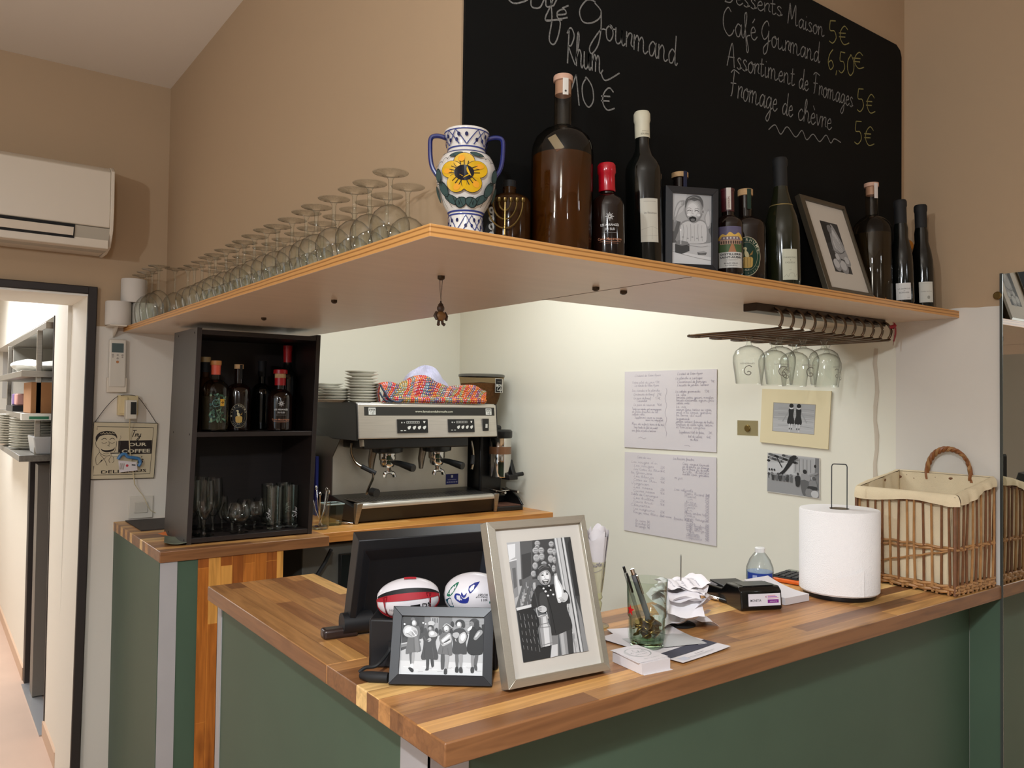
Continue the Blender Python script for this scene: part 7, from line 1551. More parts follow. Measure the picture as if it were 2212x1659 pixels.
b.tube(catmull([(-0.004, -0.006, 0.078), (0.004, -0.009, 0.060), (0.016, -0.012, 0.042), (0.030, -0.014, 0.022), (0.055, -0.015, 0.008), (0.085, -0.015, 0.006), (0.100, -0.015, 0.016)], 5), 0.0042, 8)
b.tube(catmull([(-0.006, -0.004, 0.045), (0.004, -0.008, 0.026), (0.020, -0.011, 0.010), (0.050, -0.012, 0.004)], 5), 0.0038, 8); b.build('side_fold', o)
b = MB(m_cro); uvgrid(b, lambda u, v: (0.06+u*(BLW-0.075), -0.008-0.008*math.sin(v*PI), 0.001+0.028*v), 60, 6, lambda u, v: (u*0.8, v*0.16)); b.build('lower_fold', o)
m_str = mat('striped_cotton', (200, 198, 222), 0.85, noise=0.3, nscale=60, stretch=(6, 1, 1))
xs0 = atY(893, 820, MY+0.2).x; xs1 = atY(985, 820, MY+0.2).x
o = thing('striped_cloth', 'crumpled lilac striped cloth behind the crochet blanket', 'cloth', ((xs0+xs1)/2, MY+0.30, TZ)); b = MB(m_str)
def cl_(u, v):
    an = u*2*PI; r_ = math.sin(v*PI/2); rr_ = 1+0.10*math.sin(an*5+v*4)
    return (0.135*r_*math.cos(an)*rr_, 0.060*r_*math.sin(an)*rr_, (0.168-0.165*v**2.0)*(1+0.06*math.sin(an*3+v*9))+0.008*math.sin(an*7+v*12)*(v < 0.95))
b.grid(cl_, 48, 16); b.build('cotton', o)

# grinder at the wall end
gp = atY(1062, 1000, 3.30)
gr = thing('coffee_grinder', 'black and chrome coffee grinder with brown hopper right of the coffee machine', 'coffee grinder', (2.272, 3.270, ZE))
b = MB(m_blk2); b.prism([(-0.085, -0.20), (0.055, -0.215), (0.075, -0.19), (0.075, 0.14), (-0.085, 0.14)], 0, 0.022); b.prism([(-0.075, -0.06), (0.065, -0.06), (0.065, 0.13), (-0.075, 0.13)], 0.022, 0.055); b.build('base', gr, bevel=0.004)
b = MB(mat('ground_coffee', (92, 54, 34), 0.9, noise=0.4, nscale=90)); b.prism([(-0.075, -0.195), (0.048, -0.205), (0.066, -0.185), (0.066, -0.07), (-0.075, -0.07)], 0.0221, 0.024); b.build('spilled_grounds', gr)
b = MB(m_blk2); b.extrude([(0.060, -0.205, 0.022), (0.060, -0.06, 0.022), (0.060, -0.06, 0.095), (0.060, -0.11, 0.085), (0.060, -0.17, 0.055)], (0.010, 0, 0)); b.build('tray_side', gr, bevel=0.002)
b = MB(m_blk2); b.box((-0.075, -0.04, 0.05), (0.055, 0.12, 0.40)); b.build('motor_body', gr, bevel=0.012, seg=3)
b = MB(m_chrome); b.lathe([(0.052, 0.150), (0.054, 0.155), (0.054, 0.338), (0.052, 0.342)], (0.012, -0.085, 0), 32); b.lathe([(0, 0.150), (0.052, 0.150)], (0.012, -0.085, 0), 32); b.mt(mat('amber_window', (122, 84, 56), 0.2)); b.lathe([(0.0545, 0.262), (0.0545, 0.298)], (0.012, -0.085, 0), 32); b.build('dosing_chamber', gr)
b = MB(m_blk2); b.lathe([(0.056, 0.340), (0.058, 0.345), (0.058, 0.372), (0.050, 0.380), (0, 0.380)], (0.012, -0.085, 0), 32); b.build('chamber_lid', gr)
b = MB(m_blk2); b.box((0.010, -0.165, 0.140), (0.062, -0.10, 0.165)); b.extrude([(0.040, -0.16, 0.15), (0.040, -0.12, 0.235), (0.040, -0.10, 0.235), (0.040, -0.10, 0.15)], (0.022, 0, 0)); b.tube([(0.055, -0.14, 0.160), (0.105, -0.15, 0.166)], 0.010, 12); b.build('doser_lever', gr, bevel=0.003)
b = MB(m_chrome); b.tube([(-0.03, -0.06, 0.09), (-0.03, -0.19, 0.085)], 0.006, 8); b.tube([(0.045, -0.06, 0.09), (0.045, -0.19, 0.085)], 0.006, 8); b.tube([(-0.04, -0.12, 0.085), (0.06, -0.12, 0.085)], 0.005, 8); b.build('filter_fork', gr)
b = MB(m_blk2); b.lathe([(0.040, 0.40), (0.045, 0.44), (0.05, 0.455)], (-0.015, 0.035, 0), 28); b.build('neck', gr)
g_hop = amber('hopper_smoked', (214, 200, 178), 0.2)
b = MB(g_hop); b.lathe([(0.048, 0.455), (0.070, 0.480), (0.092, 0.530), (0.110, 0.600), (0.118, 0.640), (0.119, 0.644)], (-0.022, 0.035, 0), 44, sy=0.85); b.build('hopper', gr)
b = MB(mat('hopper_lid', (84, 82, 74), 0.3)); b.lathe([(0, 0.650), (0.112, 0.652), (0.121, 0.648), (0.121, 0.638), (0.117, 0.638)], (-0.022, 0.035, 0), 44, sy=0.85); b.build('hopper_lid', gr)
a = Art(step=4e-5, split=0.006); a.rect(-0.034, 0.560, 0.034, 0.630, (206, 202, 194)); a.rect(-0.032, 0.562, 0.022, 0.628, (16, 16, 18)); a.fit('BON', -0.005, 0.590, 0.044, 0.017, (226, 224, 216), bold=0.03); a.hand('Café', -0.022, 0.569, 0.009, 0.0018, (226, 224, 216), wid=0.042); a.fit('LA MAISON DU', -0.005, 0.612, 0.030, 0.005, (180, 178, 172))
b = MB(); a.build(b, lambda u, v, l: (-0.022+(0.1165+l)*math.sin(0.42+u/0.112), 0.035-0.85*(0.1165+l)*math.cos(0.42+u/0.112), v)); b.build('sticker', gr, norm=False)
b = MB(mat('coffee_beans', (146, 104, 58), 0.5, noise=0.6, nscale=110, bump=1.0, bscale=110)); b.lathe([(0, 0.458), (0.046, 0.459), (0.068, 0.484), (0.090, 0.533), (0.106, 0.595), (0.109, 0.605), (0, 0.612)], (-0.022, 0.035, 0), 40, sy=0.85)
o = b.build('coffee_beans', loc=(2.272, 3.270, ZE)); tag(o, 'brown coffee beans filling the grinder hopper', 'coffee beans'); o['kind'] = 'stuff'

# small things left of the machine
o = thing('spoon_jar', 'glass jar of stirring spoons between cabinet and coffee machine', 'jar', (1.290, 3.02, ZE)); b = MB(g_clear); b.lathe([(0, 0.003), (0.030, 0.003), (0.034, 0.010), (0.038, 0.080), (0.040, 0.105), (0.042, 0.108)], n=28); b.build('wall', o)
b = MB(solidglass('glass_base', (235, 240, 238), 0.02)); b.lathe([(0, 0), (0.028, 0), (0.031, 0.003), (0.032, 0.012), (0, 0.012)], n=28); b.build('base', o)
for k in range(5):
    an = k*1.25; s = thing('teaspoon', ORD[k]+' steel teaspoon leaning in the spoon jar, counted from the machine side', 'spoon', (1.290, 3.02, ZE+0.014), an, group='teaspoons in the jar'); b = MB(m_chrome)
    b.tube([(0.008, 0, 0.0), (-0.018, 0.004, 0.06), (-0.034, 0.006, 0.118+0.006*k)], [0.0022, 0.0018, 0.003], 7); b.ball((-0.035, 0.006, 0.122+0.006*k), 0.0065, 10, (0.5, 1, 1.4)); b.build('handle', s)
o = thing('plastic_tub', 'small clear plastic tub beside the spoon jar', 'tub', (1.372, 3.095, ZE)); b = MB(glass('plastic_tub_clear', (214, 226, 222), 0.1, 0.35, (150, 168, 164), 0.08)); b.prism([(-0.030, -0.030), (0.030, -0.030), (0.030, 0.030), (-0.030, 0.030)], 0.001, 0.088, [(-0.036, -0.036), (0.036, -0.036), (0.036, 0.036), (-0.036, 0.036)]); b.build('box_body', o); b = MB(mat('tub_rim', (150, 166, 162), 0.3)); b.tube([(-0.037, -0.037, 0.088), (0.037, -0.037, 0.088), (0.037, 0.037, 0.088), (-0.037, 0.037, 0.088)], 0.003, 8, closed=True); b.build('rim', o)
p = atZ(742, 1133, ZE); o = thing('metal_clip', 'small chrome tongs lying in front of the coffee machine', 'tongs', (p.x, p.y, ZE), -0.55); b = MB(m_chrome); b.box((-0.030, -0.008, 0.0), (-0.018, 0.008, 0.017)); b.tube([(-0.022, 0, 0.010), (0.010, 0.002, 0.009), (0.040, -0.002, 0.005)], [0.007, 0.006, 0.005], 10, flat=0.6); b.tube([(-0.02, 0.006, 0.005), (0.03, 0.008, 0.004)], 0.004, 8); b.build('jaw', o, bevel=0.001)
# ------------------------------------------------------------------ on the right wall above the worktop
def wallX(px, py, X=XR): p = atX(px, py, X); return p
def on_right(name, label, cat, q, th, art, mt=None, parts='sheet'):
    # q: four photo points TL, TR, BR, BL on the wall; local u runs toward smaller y (to the right as seen), v up
    P = [wallX(*p, X=XR-0.002) for p in q]; o = thing(name, label, cat, P[3]); 
    U = P[2]-P[3]; V = P[0]-P[3]; W_ = P[1]-P[0]
    f = lambda u, v: V*v+(U*(1-v)+W_*v)*u          # 0..1
    b = MB(mt or m_paper); d = Vector((-th, 0, 0)); c = [f(0, 0), f(1, 0), f(1, 1), f(0, 1)]; b.hexa([*(p for p in c), *(p+d for p in c)])
    w_, h_ = U.length, V.length
    a = Art(step=2e-5); art(a, w_, h_); a.build(b, lambda u, v, l: f(u/w_, v/h_)+Vector((-th-0.0002-l, 0, 0))); b.build(parts, o, norm=False); return o
INK = (160, 152, 166)
def menu(lines):
    def fn(a, w, h):
        for (x, y, s, t, ln) in lines: a.hand(s, x*w, y*h, 0.0052*(t or 1), 0.0007, INK, wid=ln*w, slant=0.15, jit=0.08)
    return fn
A_ = [(.12, .93, "L'instant de Votre Apero", 1, .30), (.09, .84, 'Votre plat du jour', 1, .26), (.36, .84, '13€', 1, .05), (.12, .80, 'La viande de Votre Apero', 1, .28), (.09, .735, 'Les viandes a la planche', 1, .32), (.11, .685, "L'entrecote de boeuf", 1, .24), (.38, .685, '21€', 1, .05), (.11, .635, 'Le pave de boeuf', 1, .2), (.15, .60, 'Camembert', 1, .12), (.36, .635, '17€', 1, .06), (.11, .55, 'Le pave de saumon', 1, .25), (.38, .55, '16€', 1, .06), (.09, .495, 'Toutes nos viandes sont accompagnees', 1, .34), (.09, .46, 'de frites fraiches ou de', 1, .3), (.09, .425, 'salade verte', 1, .15), (.12, .385, 'Supplement sauce au poivre', 1, .32), (.25, .355, 'sauce au roquefort', 1, .2), (.09, .30, 'Menu des enfants', 1, .2), (.30, .30, '(moins de dix ans)', 1, .16), (.11, .255, 'Steak hache ou filet de poulet', 1, .28), (.09, .215, 'avec frites et pate a tartiner', 1, .28),
 (.60, .94, "L'instant de Votre Apero", 1, .26), (.58, .885, 'La planche a partager', 1, .28), (.60, .84, "L'assortiment de fromages", 1, .30), (.94, .84, '9€', 1, .04), (.60, .80, "L'assiette de jambon Serrano", 1, .32), (.58, .72, 'Les salades gourmandes', 1, .26), (.88, .72, '13€', 1, .05), (.59, .68, 'La Julia', 1, .1), (.59, .645, 'tomates, pates, gesiers, mesclun', 1, .38), (.59, .61, 'tomate mozzarella, oignons frits', 1, .38), (.59, .575, 'salade verte', 1, .14), (.59, .53, 'La Nina', 1, .1), (.59, .495, 'saumon fume, tartine au citron', 1, .36), (.59, .46, 'oeuf a la coque, gambas', 1, .36), (.59, .425, 'la terre du sud', 1, .26), (.59, .38, 'La gourmande', 1, .14), (.59, .345, 'jambon serrano, fromage de brebis', 1, .38), (.59, .31, 'confiture de cerise noire, tartine', 1, .37), (.59, .275, 'et tomates confites', 1, .30), (.62, .215, 'Supplement bol de frites', 1, .26), (.92, .215, '3€', 1, .04), (.72, .165, 'bol de salade', 1, .14), (.90, .165, '4€', 1, .05), (.74, .13, 'au choix', 1, .08)]
def menu_a(a, w, h):
    menu(A_)(a, w, h); a.stroke([(w*(.48+.01*math.sin(k*1.2)), h*(.78-k*.034)) for k in range(19)], 0.0009, INK, 4)
    a.stroke([(w*.17, h*.13), (w*.20, h*.145), (w*.23, h*.125), (w*.26, h*.14)], 0.0009, INK, 4); a.stroke([(w*.68, h*.06), (w*.71, h*.07), (w*.74, h*.055)], 0.0009, INK, 4)
on_right('menu_sheet', 'upper handwritten white menu sheet taped to the niche wall', 'menu', ((1350, 803), (1549, 797), (1548, 977), (1349, 966)), 0.0012, menu_a)
Bv = ['Les rouges d\'ici', 'Les rouges', 'Les Cotes du Rhone', 'la Gramiere', 'Les blancs', 'Cotes de Thau', 'Viognier', 'Les roses', 'Cuvee rosee', 'Sable de Camargue', 'Les bulles', 'Cava brut', 'Clairette', 'Les magnums', 'Rouge, rose, blanc au verre']
Cv = ['Coca, Orangina, limonade', 'jus de pomme, jus d\'orange', 'jus de fraise, jus de peche', 'sirop, diabolo', 'menthe, citron, grenadine']
Dv = ['Pastis Ricard 2cl', 'Muscat', 'Kir', 'Whisky', 'Martini', 'Porto', 'Gin', 'Rhum ambre 4cl', 'Vodka', 'Cognac, Armagnac']
Ev = ['Cafe', 'Cafe decafeine', 'Cafe creme', 'Cafe allonge', 'The', 'Infusion', 'Chocolat', 'Cappuccino']
def menu_b(a, w, h):
    H_ = lambda s, x, y, l: a.hand(s, x*w, y*h, 0.0050, 0.0007, INK, wid=l*w, slant=0.15, jit=0.08)
    H_('Carte des vins', .15, .93, .16); y = .87
    for i, s in enumerate(Bv):
        H_(s, .08+.03*(i % 3 > 0), y, .12+.013*len(s)*0.9)
        if i % 3: H_(('18€', '22€', '16€')[i % 3], .42, y, .05)
        y -= .045
    for k in range(3): H_(('le verre', 'le pichet', 'la carafe')[k], .14, .14-.035*k, .12); H_(('3€', '6€', '9€')[k], .27, .14-.035*k, .04)
    H_('Les boissons fraiches', .56, .945, .22); y = .89
    for i, s in enumerate(Cv): H_(s, .66, y-.03*i, .27)
    H_('Nos jus', .56, .72, .1); H_('Les alcools', .57, .58, .2)
    for i, s in enumerate(Dv): H_(s, .68, .545-.032*i, .05+.012*len(s)); H_(('3€', '4€', '5€')[i % 3], .89, .545-.032*i, .045)
    H_('Boissons chaudes', .57, .235, .2)
    for i, s in enumerate(Ev): H_(s, .70, .205-.024*i, .05+.011*len(s)); H_(('2€', '3€', '4€')[i % 3], .89, .205-.024*i, .045)
on_right('menu_sheet', 'lower handwritten white menu sheet taped under the other on the niche wall', 'menu', ((1350, 976), (1548, 988), (1548, 1180), (1348, 1145)), 0.0012, menu_b)
def pic_ladies(a, w, h):
    a.rect(0, 0, w, h, (222, 208, 170)); x, y, W_, H_ = w*0.19, h*0.235, w*0.605, h*0.515
    po, el, st = clipdraw(a, x, y, W_, H_); po([(-.012, -.015), (1.012, -.015), (1.012, 1.015), (-.012, 1.015)], (150, 140, 120)); po([(0, 0), (1, 0), (1, 1), (0, 1)], 176); po([(0, .45), (1, .48), (1, 1), (0, 1)], 160)
    for k in range(8): st([(.02+.1*(k % 2), .12+.1*k), (.35+.3*(k % 3)*.5, .14+.1*k), (.98, .11+.1*k)], .008, 140 if k % 2 else 190, 4)
    for c, s in ((.44, -1), (.62, 1)):
        st([(c+s*.06, .72), (c+s*.14, .52), (c+s*.20, .36)], .025, 150, 4)
        po([(c-.06, .82), (c+.06, .82), (c+.055, .60), (c+.085, .42), (c+.07, .29), (c-.07, .29), (c-.085, .42), (c-.055, .60)], 42, 3)
        for q in (-.03, .03): st([(c+q, .30), (c+q*.9, .16), (c+q*.8, .02 if q*s > 0 else .10)], .034, 196); st([(c+q*.9, .16), (c+q*.85, .10)], .028, 90)
        el(c, .845, .045, .035, 206); el(c, .93, .052, .075, 34)
on_right('matted_photo', 'photo of two women from behind in a cream mount, pinned to the right wall', 'photo', ((1648, 840), (1797, 845), (1790, 971), (1643, 955)), 0.004, pic_ladies, mat('mount_cream', (222, 208, 170), 0.7))
def pic_square(a, w, h):
    po, el, st = clipdraw(a, 0, 0, w, h); po([(0, 0), (1, 0), (1, 1), (0, 1)], (206, 200, 190)); po([(.01, .015), (.99, .015), (.99, .985), (.01, .985)], 176); po([(.01, .015), (.99, .015), (.99, .42), (.6, .50), (.01, .48)], 150); po([(.01, .50), (.55, .52), (.55, .80), (.01, .75)], 190); po([(.52, .55), (.90, .55), (.90, .95), (.52, .95)], 166)
    for k in range(5): st([(.56+.07*k, .60), (.56+.07*k, .92)], .012, 120)
    po([(.90, .2), (.99, .2), (.99, .98), (.92, .98)], 120); el(.92, .78, .02, .04, 40)
    for k in range(40): el(.03+.57*((k*37) % 40)/40, .80+.17*((k*23) % 40)/40, .035, .03, 40+30*(k % 4))
    po([(.24, .50), (.32, .60), (.40, .78), (.48, .97), (.58, .97), (.46, .72), (.36, .55), (.31, .48)], 44, 3); st([(.30, .66), (.20, .88)], .02, 52); st([(.44, .78), (.60, .95)], .02, 52)
    for k in range(9): el(.04+.062*k, .47+.02*(k % 2), .026, .03, 80+40*(k % 3)); st([(.03+.065*k, .46), (.04+.065*k, .36)], .010, 56)
    for k in range(3): el(.05+.05*k, .58, .016, .03, 50); 
    for k in range(6): po([(.10+.07*k, .32), (.15+.07*k, .32), (.15+.07*k, .45), (.10+.07*k, .45)], 66+40*(k % 2))
    po([(.56, .48), (.64, .50), (.65, .36), (.63, .24), (.57, .24), (.56, .36)], 52, 2); el(.605, .545, .020, .035, 60)
    po([(.66, .54), (.74, .57), (.82, .54), (.84, .44), (.78, .38), (.68, .40)], 150, 3); po([(.66, .40), (.80, .40), (.79, .20), (.76, .05), (.70, .05), (.67, .20)], 100, 2); el(.735, .62, .035, .055, 48); st([(.82, .54), (.90, .58), (.97, .62)], .03, 140)
    po([(.82, .40), (.92, .44), (.96, .30), (.92, .22), (.82, .24)], 130, 3); el(.90, .48, .03, .05, 90); po([(.80, .28), (.95, .28), (.95, .20), (.80, .20)], 60, 2)
    po([(.76, .20), (.88, .20), (.92, .05), (.76, .03)], 130, 2); el(.92, .10, .07, .09, 190)
on_right('photo_print', 'unframed black and white print of a tree-shaded square, below the mounted photo', 'photo', ((1658, 977), (1771, 989), (1771, 1078), (1657, 1062)), 0.0012, pic_square)
p = wallX(1615, 925); o = thing('brass_stud', 'round brass stud taped to the right wall left of the mounted photo', 'stud', (XR, p.y, p.z)); b = MB(mat('brass_stud_metal', (150, 128, 78), 0.35, 0.9)); b.M = Matrix.Rotation(-PI/2, 4, 'Y'); b.lathe([(0, 0), (0.0125, 0), (0.0125, 0.003), (0.010, 0.0055), (0, 0.006)], n=24); b.build('head', o); b = MB(glass('tape', (236, 232, 220), 0.15, 0.2, (200, 196, 184), 0.06)); b.box((-0.0012, -0.045, -0.026), (-0.0006, 0.045, 0.028)); b.build('tape', o)

# ------------------------------------------------------------------ wire rack with hanging glasses under the shelf
RY0, RY1 = 1.245, 1.560
rk = thing('glass_rack', 'steel wire stemware rack screwed under the bottle shelf', 'rack', (1.66, 1.235, ZS))
m_wire = mat('rack_wire', (112, 100, 88), 0.22, 1.0); m_bar = mat('rack_bar', (74, 64, 56), 0.3, 0.9)
xa = atY(1624, 680, 1.27).x-1.66; xb = atY(1903, 712, 1.27).x-1.66
b = MB(m_bar); b.box((xa, 0.020, -0.020), (xb, 0.062, 0)); b.build('mounting_bar', rk, bevel=0.002)
zr = -0.062; NW = 6; pit_ = (xb-xa-0.085)/(NW*2-1)
xw = [xa+0.075+pit_*k for k in range(NW*2)]
for k in range(NW):
    x0, x1 = xw[2*k], xw[2*k+1]
    def arm(x): return [(x, 0.050, -0.010), (x, 0.030, -0.006), (x, 0.010, -0.014), (x, -0.002, -0.034), (x, 0.006, zr+0.006), (x, 0.030, zr), (x, 0.30, zr)]
    tip = [((x0+x1)/2-math.cos(PI*i/8)*(x1-x0)/2, 0.30+0.022*math.sin(PI*i/8), zr) for i in range(1, 8)]
    pts = catmull(arm(x0), 4)+[Vector(t) for t in tip]+catmull(arm(x1), 4)[::-1]
    b = MB(m_wire); b.tube(pts, 0.0038, 9); b.build('wire_loop', rk)
xr_ = xw[-1]; o = thing('red_ribbon', 'red ribbon tied to the right end of the glass rack', 'ribbon', (1.66+xr_, 1.235-0.004, ZS-0.030)); b = MB(mat('ribbon_red', (150, 18, 34), 0.45))
b.grid(lambda u, v: (0.006*math.sin(u*3)+(v-0.5)*0.012, -0.003-0.004*math.cos(v*3), 0.022-0.070*u), 10, 3); b.grid(lambda u, v: (0.010+0.010*math.sin(u*3)+(v-0.5)*0.010, -0.002+0.003*u, 0.020-0.055*u), 10, 3); b.tube([(-0.006, 0, 0.006), (0.002, -0.008, 0.010), (0.010, 0, 0.006), (0.002, 0.008, 0.008)], 0.005, 8, closed=True); b.build('bow', o)
gx = lambda k: 1.66+(xw[2*k+1]+xw[2*k+2])/2
HGN = [(atY(1618, 740, 1.44), 'leftmost hanging beer glass on the rack, toward the back'), (atY(1684, 735, 1.40), 'hanging beer glass with a curled emblem, second in the front row'), (atY(1671, 735, 1.50), 'hanging beer glass behind the curled emblem one'), (atY(1735, 735, 1.38), 'hanging beer glass third in the front row'), (atY(1716, 735, 1.50), 'hanging beer glass in the back row centre'), (atY(1780, 735, 1.36), 'rightmost hanging beer glass in the front row'), (atY(1786, 735, 1.47), 'hanging beer glass behind the rightmost one')]
gaps = [1.66+(xw[2*k+1]+xw[2*k+2])/2 for k in range(NW-1)]
hg = None
def hang_glass(o):
    S = 1.0; H = 0.150
    b = MB(g_clear); b.lathe([(0.0355, 0.0), (0.0365, 0.002), (0.0400, 0.030), (0.0445, 0.060), (0.0445, 0.078), (0.038, 0.094), (0.025, 0.104), (0.010, 0.109), (0, 0.110)], n=30); b.build('bowl', o)
    b = MB(g_clear); b.lathe([(0.0105, 0.108), (0.0065, 0.116), (0.0065, 0.124), (0.012, 0.136)], n=14); b.build('stem', o)
    b = MB(g_clear); b.lathe([(0.012, 0.136), (0.030, 0.143), (0.0335, 0.146), (0.0335, 0.148), (0, 0.150)], n=28); b.build('foot', o)
    a = Art(); a.stroke([(0.012, 0.046), (0.006, 0.050), (-0.004, 0.046), (-0.008, 0.036), (-0.004, 0.026), (0.006, 0.024), (0.010, 0.030), (0.004, 0.034), (0.000, 0.031)], 0.0022, (128, 122, 110), 5); a.fit('GRIMBERGEN', 0.0, 0.0, 0.040, 0.006, (150, 146, 136)); a.it[-1] = ([[(-x, 0.058-y) for x, y in p_] for p_ in a.it[-1][0]], a.it[-1][1], a.it[-1][2])
    lab(o, a, 0.0440, -0.1, 'emblem')
for k, (p, s) in enumerate(HGN):
    X_ = min(gaps, key=lambda g: abs(g-p.x)) if k not in () else p.x
    loc = (p.x, p.y, ZS+zr+0.0042-0.1395)
    if hg is None: hg = thing('beer_glass', s, 'glass', loc, math.atan2(-p.y, -p.x)+PI/2, 'beer glasses on the rack'); hang_glass(hg)
    else: dup(hg, loc, s, rz=math.atan2(-p.y, -p.x)+PI/2+(0.0, 0.25, 0.9, 0.5, -0.5, 2.2, 2.0)[k])

# ------------------------------------------------------------------ on the door wall
YW = YB
ac = thing('air_conditioner', 'white wall-mounted air conditioner above the passage door', 'air conditioner', (-0.30, YW, 2.10))
m_acw = mat('ac_white', (214, 202, 184), 0.35); AL = 0.858
b = MB(m_acw); b.extrude([(0, 0, 0.338), (0, -0.19, 0.300), (0, -0.214, 0.282), (0, -0.218, 0.14), (0, -0.214, 0.076), (0, -0.196, 0.072), (0, -0.196, 0.0), (0, 0, 0.0)], (AL-0.012, 0, 0)); b.build('casing', ac, bevel=0.003)
b = MB(m_acw); b.extrude([(AL-0.012, 0, 0.342), (AL-0.012, -0.192, 0.303), (AL-0.012, -0.219, 0.284), (AL-0.012, -0.222, 0.14), (AL-0.012, -0.214, 0.066), (AL-0.012, -0.170, 0.010), (AL-0.012, -0.10, -0.004), (AL-0.012, 0, -0.004)], (0.012, 0, 0)); b.build('end_cap', ac, bevel=0.002)
b = MB(mat('ac_lower', (176, 168, 152), 0.4)); b.extrude([(0.0, -0.196, 0.072), (0.0, -0.212, 0.072), (0.0, -0.190, 0.016), (0.0, -0.15, 0.0), (0.0, -0.10, -0.002), (0.0, -0.1, 0.02)], (AL-0.012, 0, 0)); b.build('lower_casing', ac)
b = MB(m_blackm); b.extrude([(0.03, -0.2135, 0.0735), (0.03, -0.2145, 0.071), (0.03, -0.197, 0.026), (0.03, -0.190, 0.026)], (AL-0.155, 0, 0)); b.build('air_slot', ac)
b = MB(m_acw); b.extrude([(0.02, -0.2185, 0.062), (0.02, -0.2205, 0.061), (0.02, -0.208, 0.034), (0.02, -0.205, 0.034)], (AL-0.150, 0, 0)); b.build('louvre', ac)
# three white paper rolls at the shelf end
m_tr = mat('tissue_paper', (206, 198, 188), 0.9, spec=0.1)
br_ = thing('small_bracket', 'small white bracket holding a paper roll beside the shelf end', 'bracket', (0.575, YW-0.10, ZT-0.045)); b = MB(m_acw); b.prism([(0, 0), (0.058, 0), (0.058, 0.10), (0, 0.10)], 0.040, 0.0445); b.extrude([(0.026, 0.10, 0.0), (0.026, 0.02, 0.040), (0.026, 0.10, 0.040)], (0.006, 0, 0)); b.build('plate', br_)
def troll(label, loc):
    o = thing('tissue_roll', label, 'paper roll', loc); b = MB(m_tr); b.lathe([(0.018, 0.0), (0.0445, 0.0), (0.046, 0.003), (0.046, 0.089), (0.0445, 0.092), (0.018, 0.092), (0.018, 0.0)], n=32); b.build('tissue', o); return o
t0 = troll('white tissue roll on the bracket left of the shelf end', (0.610, YW-0.050, ZT))
dup(t0, (0.7035, YW-0.0475, ZT), 'white tissue roll on the shelf end behind the tall glasses'); dup(t0, (0.664, YW-0.0475, ZT+0.0925), 'upper white tissue roll resting across the two lower rolls')
# remote control in its cradle
p = atY(229, 848, YW); rc_ = thing('remote_control', 'white air conditioner remote in its wall cradle above the coffee sign', 'remote control', (0.581, YW, 1.573))
b = MB(m_acw); b.box((0.0, -0.022, 0.0), (0.072, 0, 0.058)); b.build('cradle', rc_, bevel=0.003)
b = MB(mat('remote_white', (206, 198, 184), 0.35)); b.box((0.005, -0.026, 0.020), (0.067, -0.006, 0.208)); b.build('body', rc_, bevel=0.006, seg=3)
b = MB(mat('lcd_dark', (78, 92, 92), 0.25)); b.box((0.014, -0.0268, 0.156), (0.056, -0.025, 0.192)); b.build('screen', rc_)
for k, (x, z, r_) in enumerate(((0.018, 0.146, .004), (0.035, 0.146, .004), (0.052, 0.146, .004), (0.018, 0.138, .003), (0.052, 0.138, .003), (0.035, 0.133, .004), (0.035, 0.119, .005))):
    b = MB(mat('button_orange', (176, 116, 66), 0.5) if k == 6 else mat('button_grey', (160, 152, 142), 0.5)); b.M = Matrix.Translation((x, -0.026, z)) @ Matrix.Rotation(PI/2, 4, 'X'); b.cyl((0, 0, 0), r_, 0.0016, 12); b.build('button', rc_)
# socket, charger, cable, clip
pl_ = thing('socket_box', 'cream socket box on the wall with a plugged white charger', 'socket', (0.622, YW, 1.484)); m_crm = mat('cream_plastic', (206, 186, 142), 0.45)
b = MB(m_crm); b.box((0, -0.030, 0.0), (0.072, 0, 0.078)); b.box((0.004, -0.034, 0.006), (0.034, -0.03, 0.072)); b.build('box_body', pl_, bevel=0.003)
chg = thing('phone_charger', 'white charger with a dark side plugged into the cream socket box', 'charger', (0.643, YW-0.0305, 1.470)); b = MB(mat('charger_white', (208, 200, 184), 0.35)); b.box((0, -0.034, 0), (0.040, -0.001, 0.074)); b.build('body', chg, bevel=0.003); b = MB(mat('charger_dark', (36, 36, 34), 0.3)); b.box((0.017, -0.0348, 0.018), (0.037, -0.033, 0.066)); b.build('face', chg)
sg_tl = atY(202, 906, YW-0.012)
sg = thing('coffee_sign', 'cream retro coffee sign with a smiling man drinking, hung by a string', 'sign', (0.531, YW, 1.232))
SW, SHH = 0.236, 0.226; sk = lambda u, v: (u*1.0+0.010*v/SHH, v-0.008*u/SW*0)
m_sgn = mat('sign_cream', (196, 182, 152), 0.6)
b = MB(m_sgn); b.extrude([(*(sk(0, 0)[0:1]), -0.004, 0.004), (SW-0.004, -0.004, 0.0), (SW+0.006, -0.004, SHH-0.006), (0.010, -0.004, SHH)], (0, -0.006, 0))
a = Art(step=2e-5); K = (40, 32, 28); bxp = [(0.0005, 0.0045), (SW-0.0045, 0.0005), (SW+0.0055, SHH-0.0065), (0.0105, SHH-0.0005)]
a.stroke(bxp+[bxp[0]], 0.0028, K); a.stroke([(0.022, 0.196), (0.0225, 0.208), (SW-0.010, 0.202), (SW-0.020, 0.018), (0.012, 0.021), (0.014, 0.056)], 0.0022, K)
a.rect(0.098, 0.098, SW-0.015, 0.152, K); a.hand('Try', 0.142, 0.166, 0.013, 0.0028, K, slant=0.3); a.fit('OUR', 0.168, 0.130, 0.066, 0.018, (206, 196, 170), bold=0.03); a.fit('COFFEE', 0.163, 0.104, 0.105, 0.019, (206, 196, 170), bold=0.03); a.hand("It's", 0.158, 0.064, 0.013, 0.0028, K, slant=0.3); a.fit('DELICIOUS', 0.120, 0.026, 0.165, 0.017, K, bold=0.015)
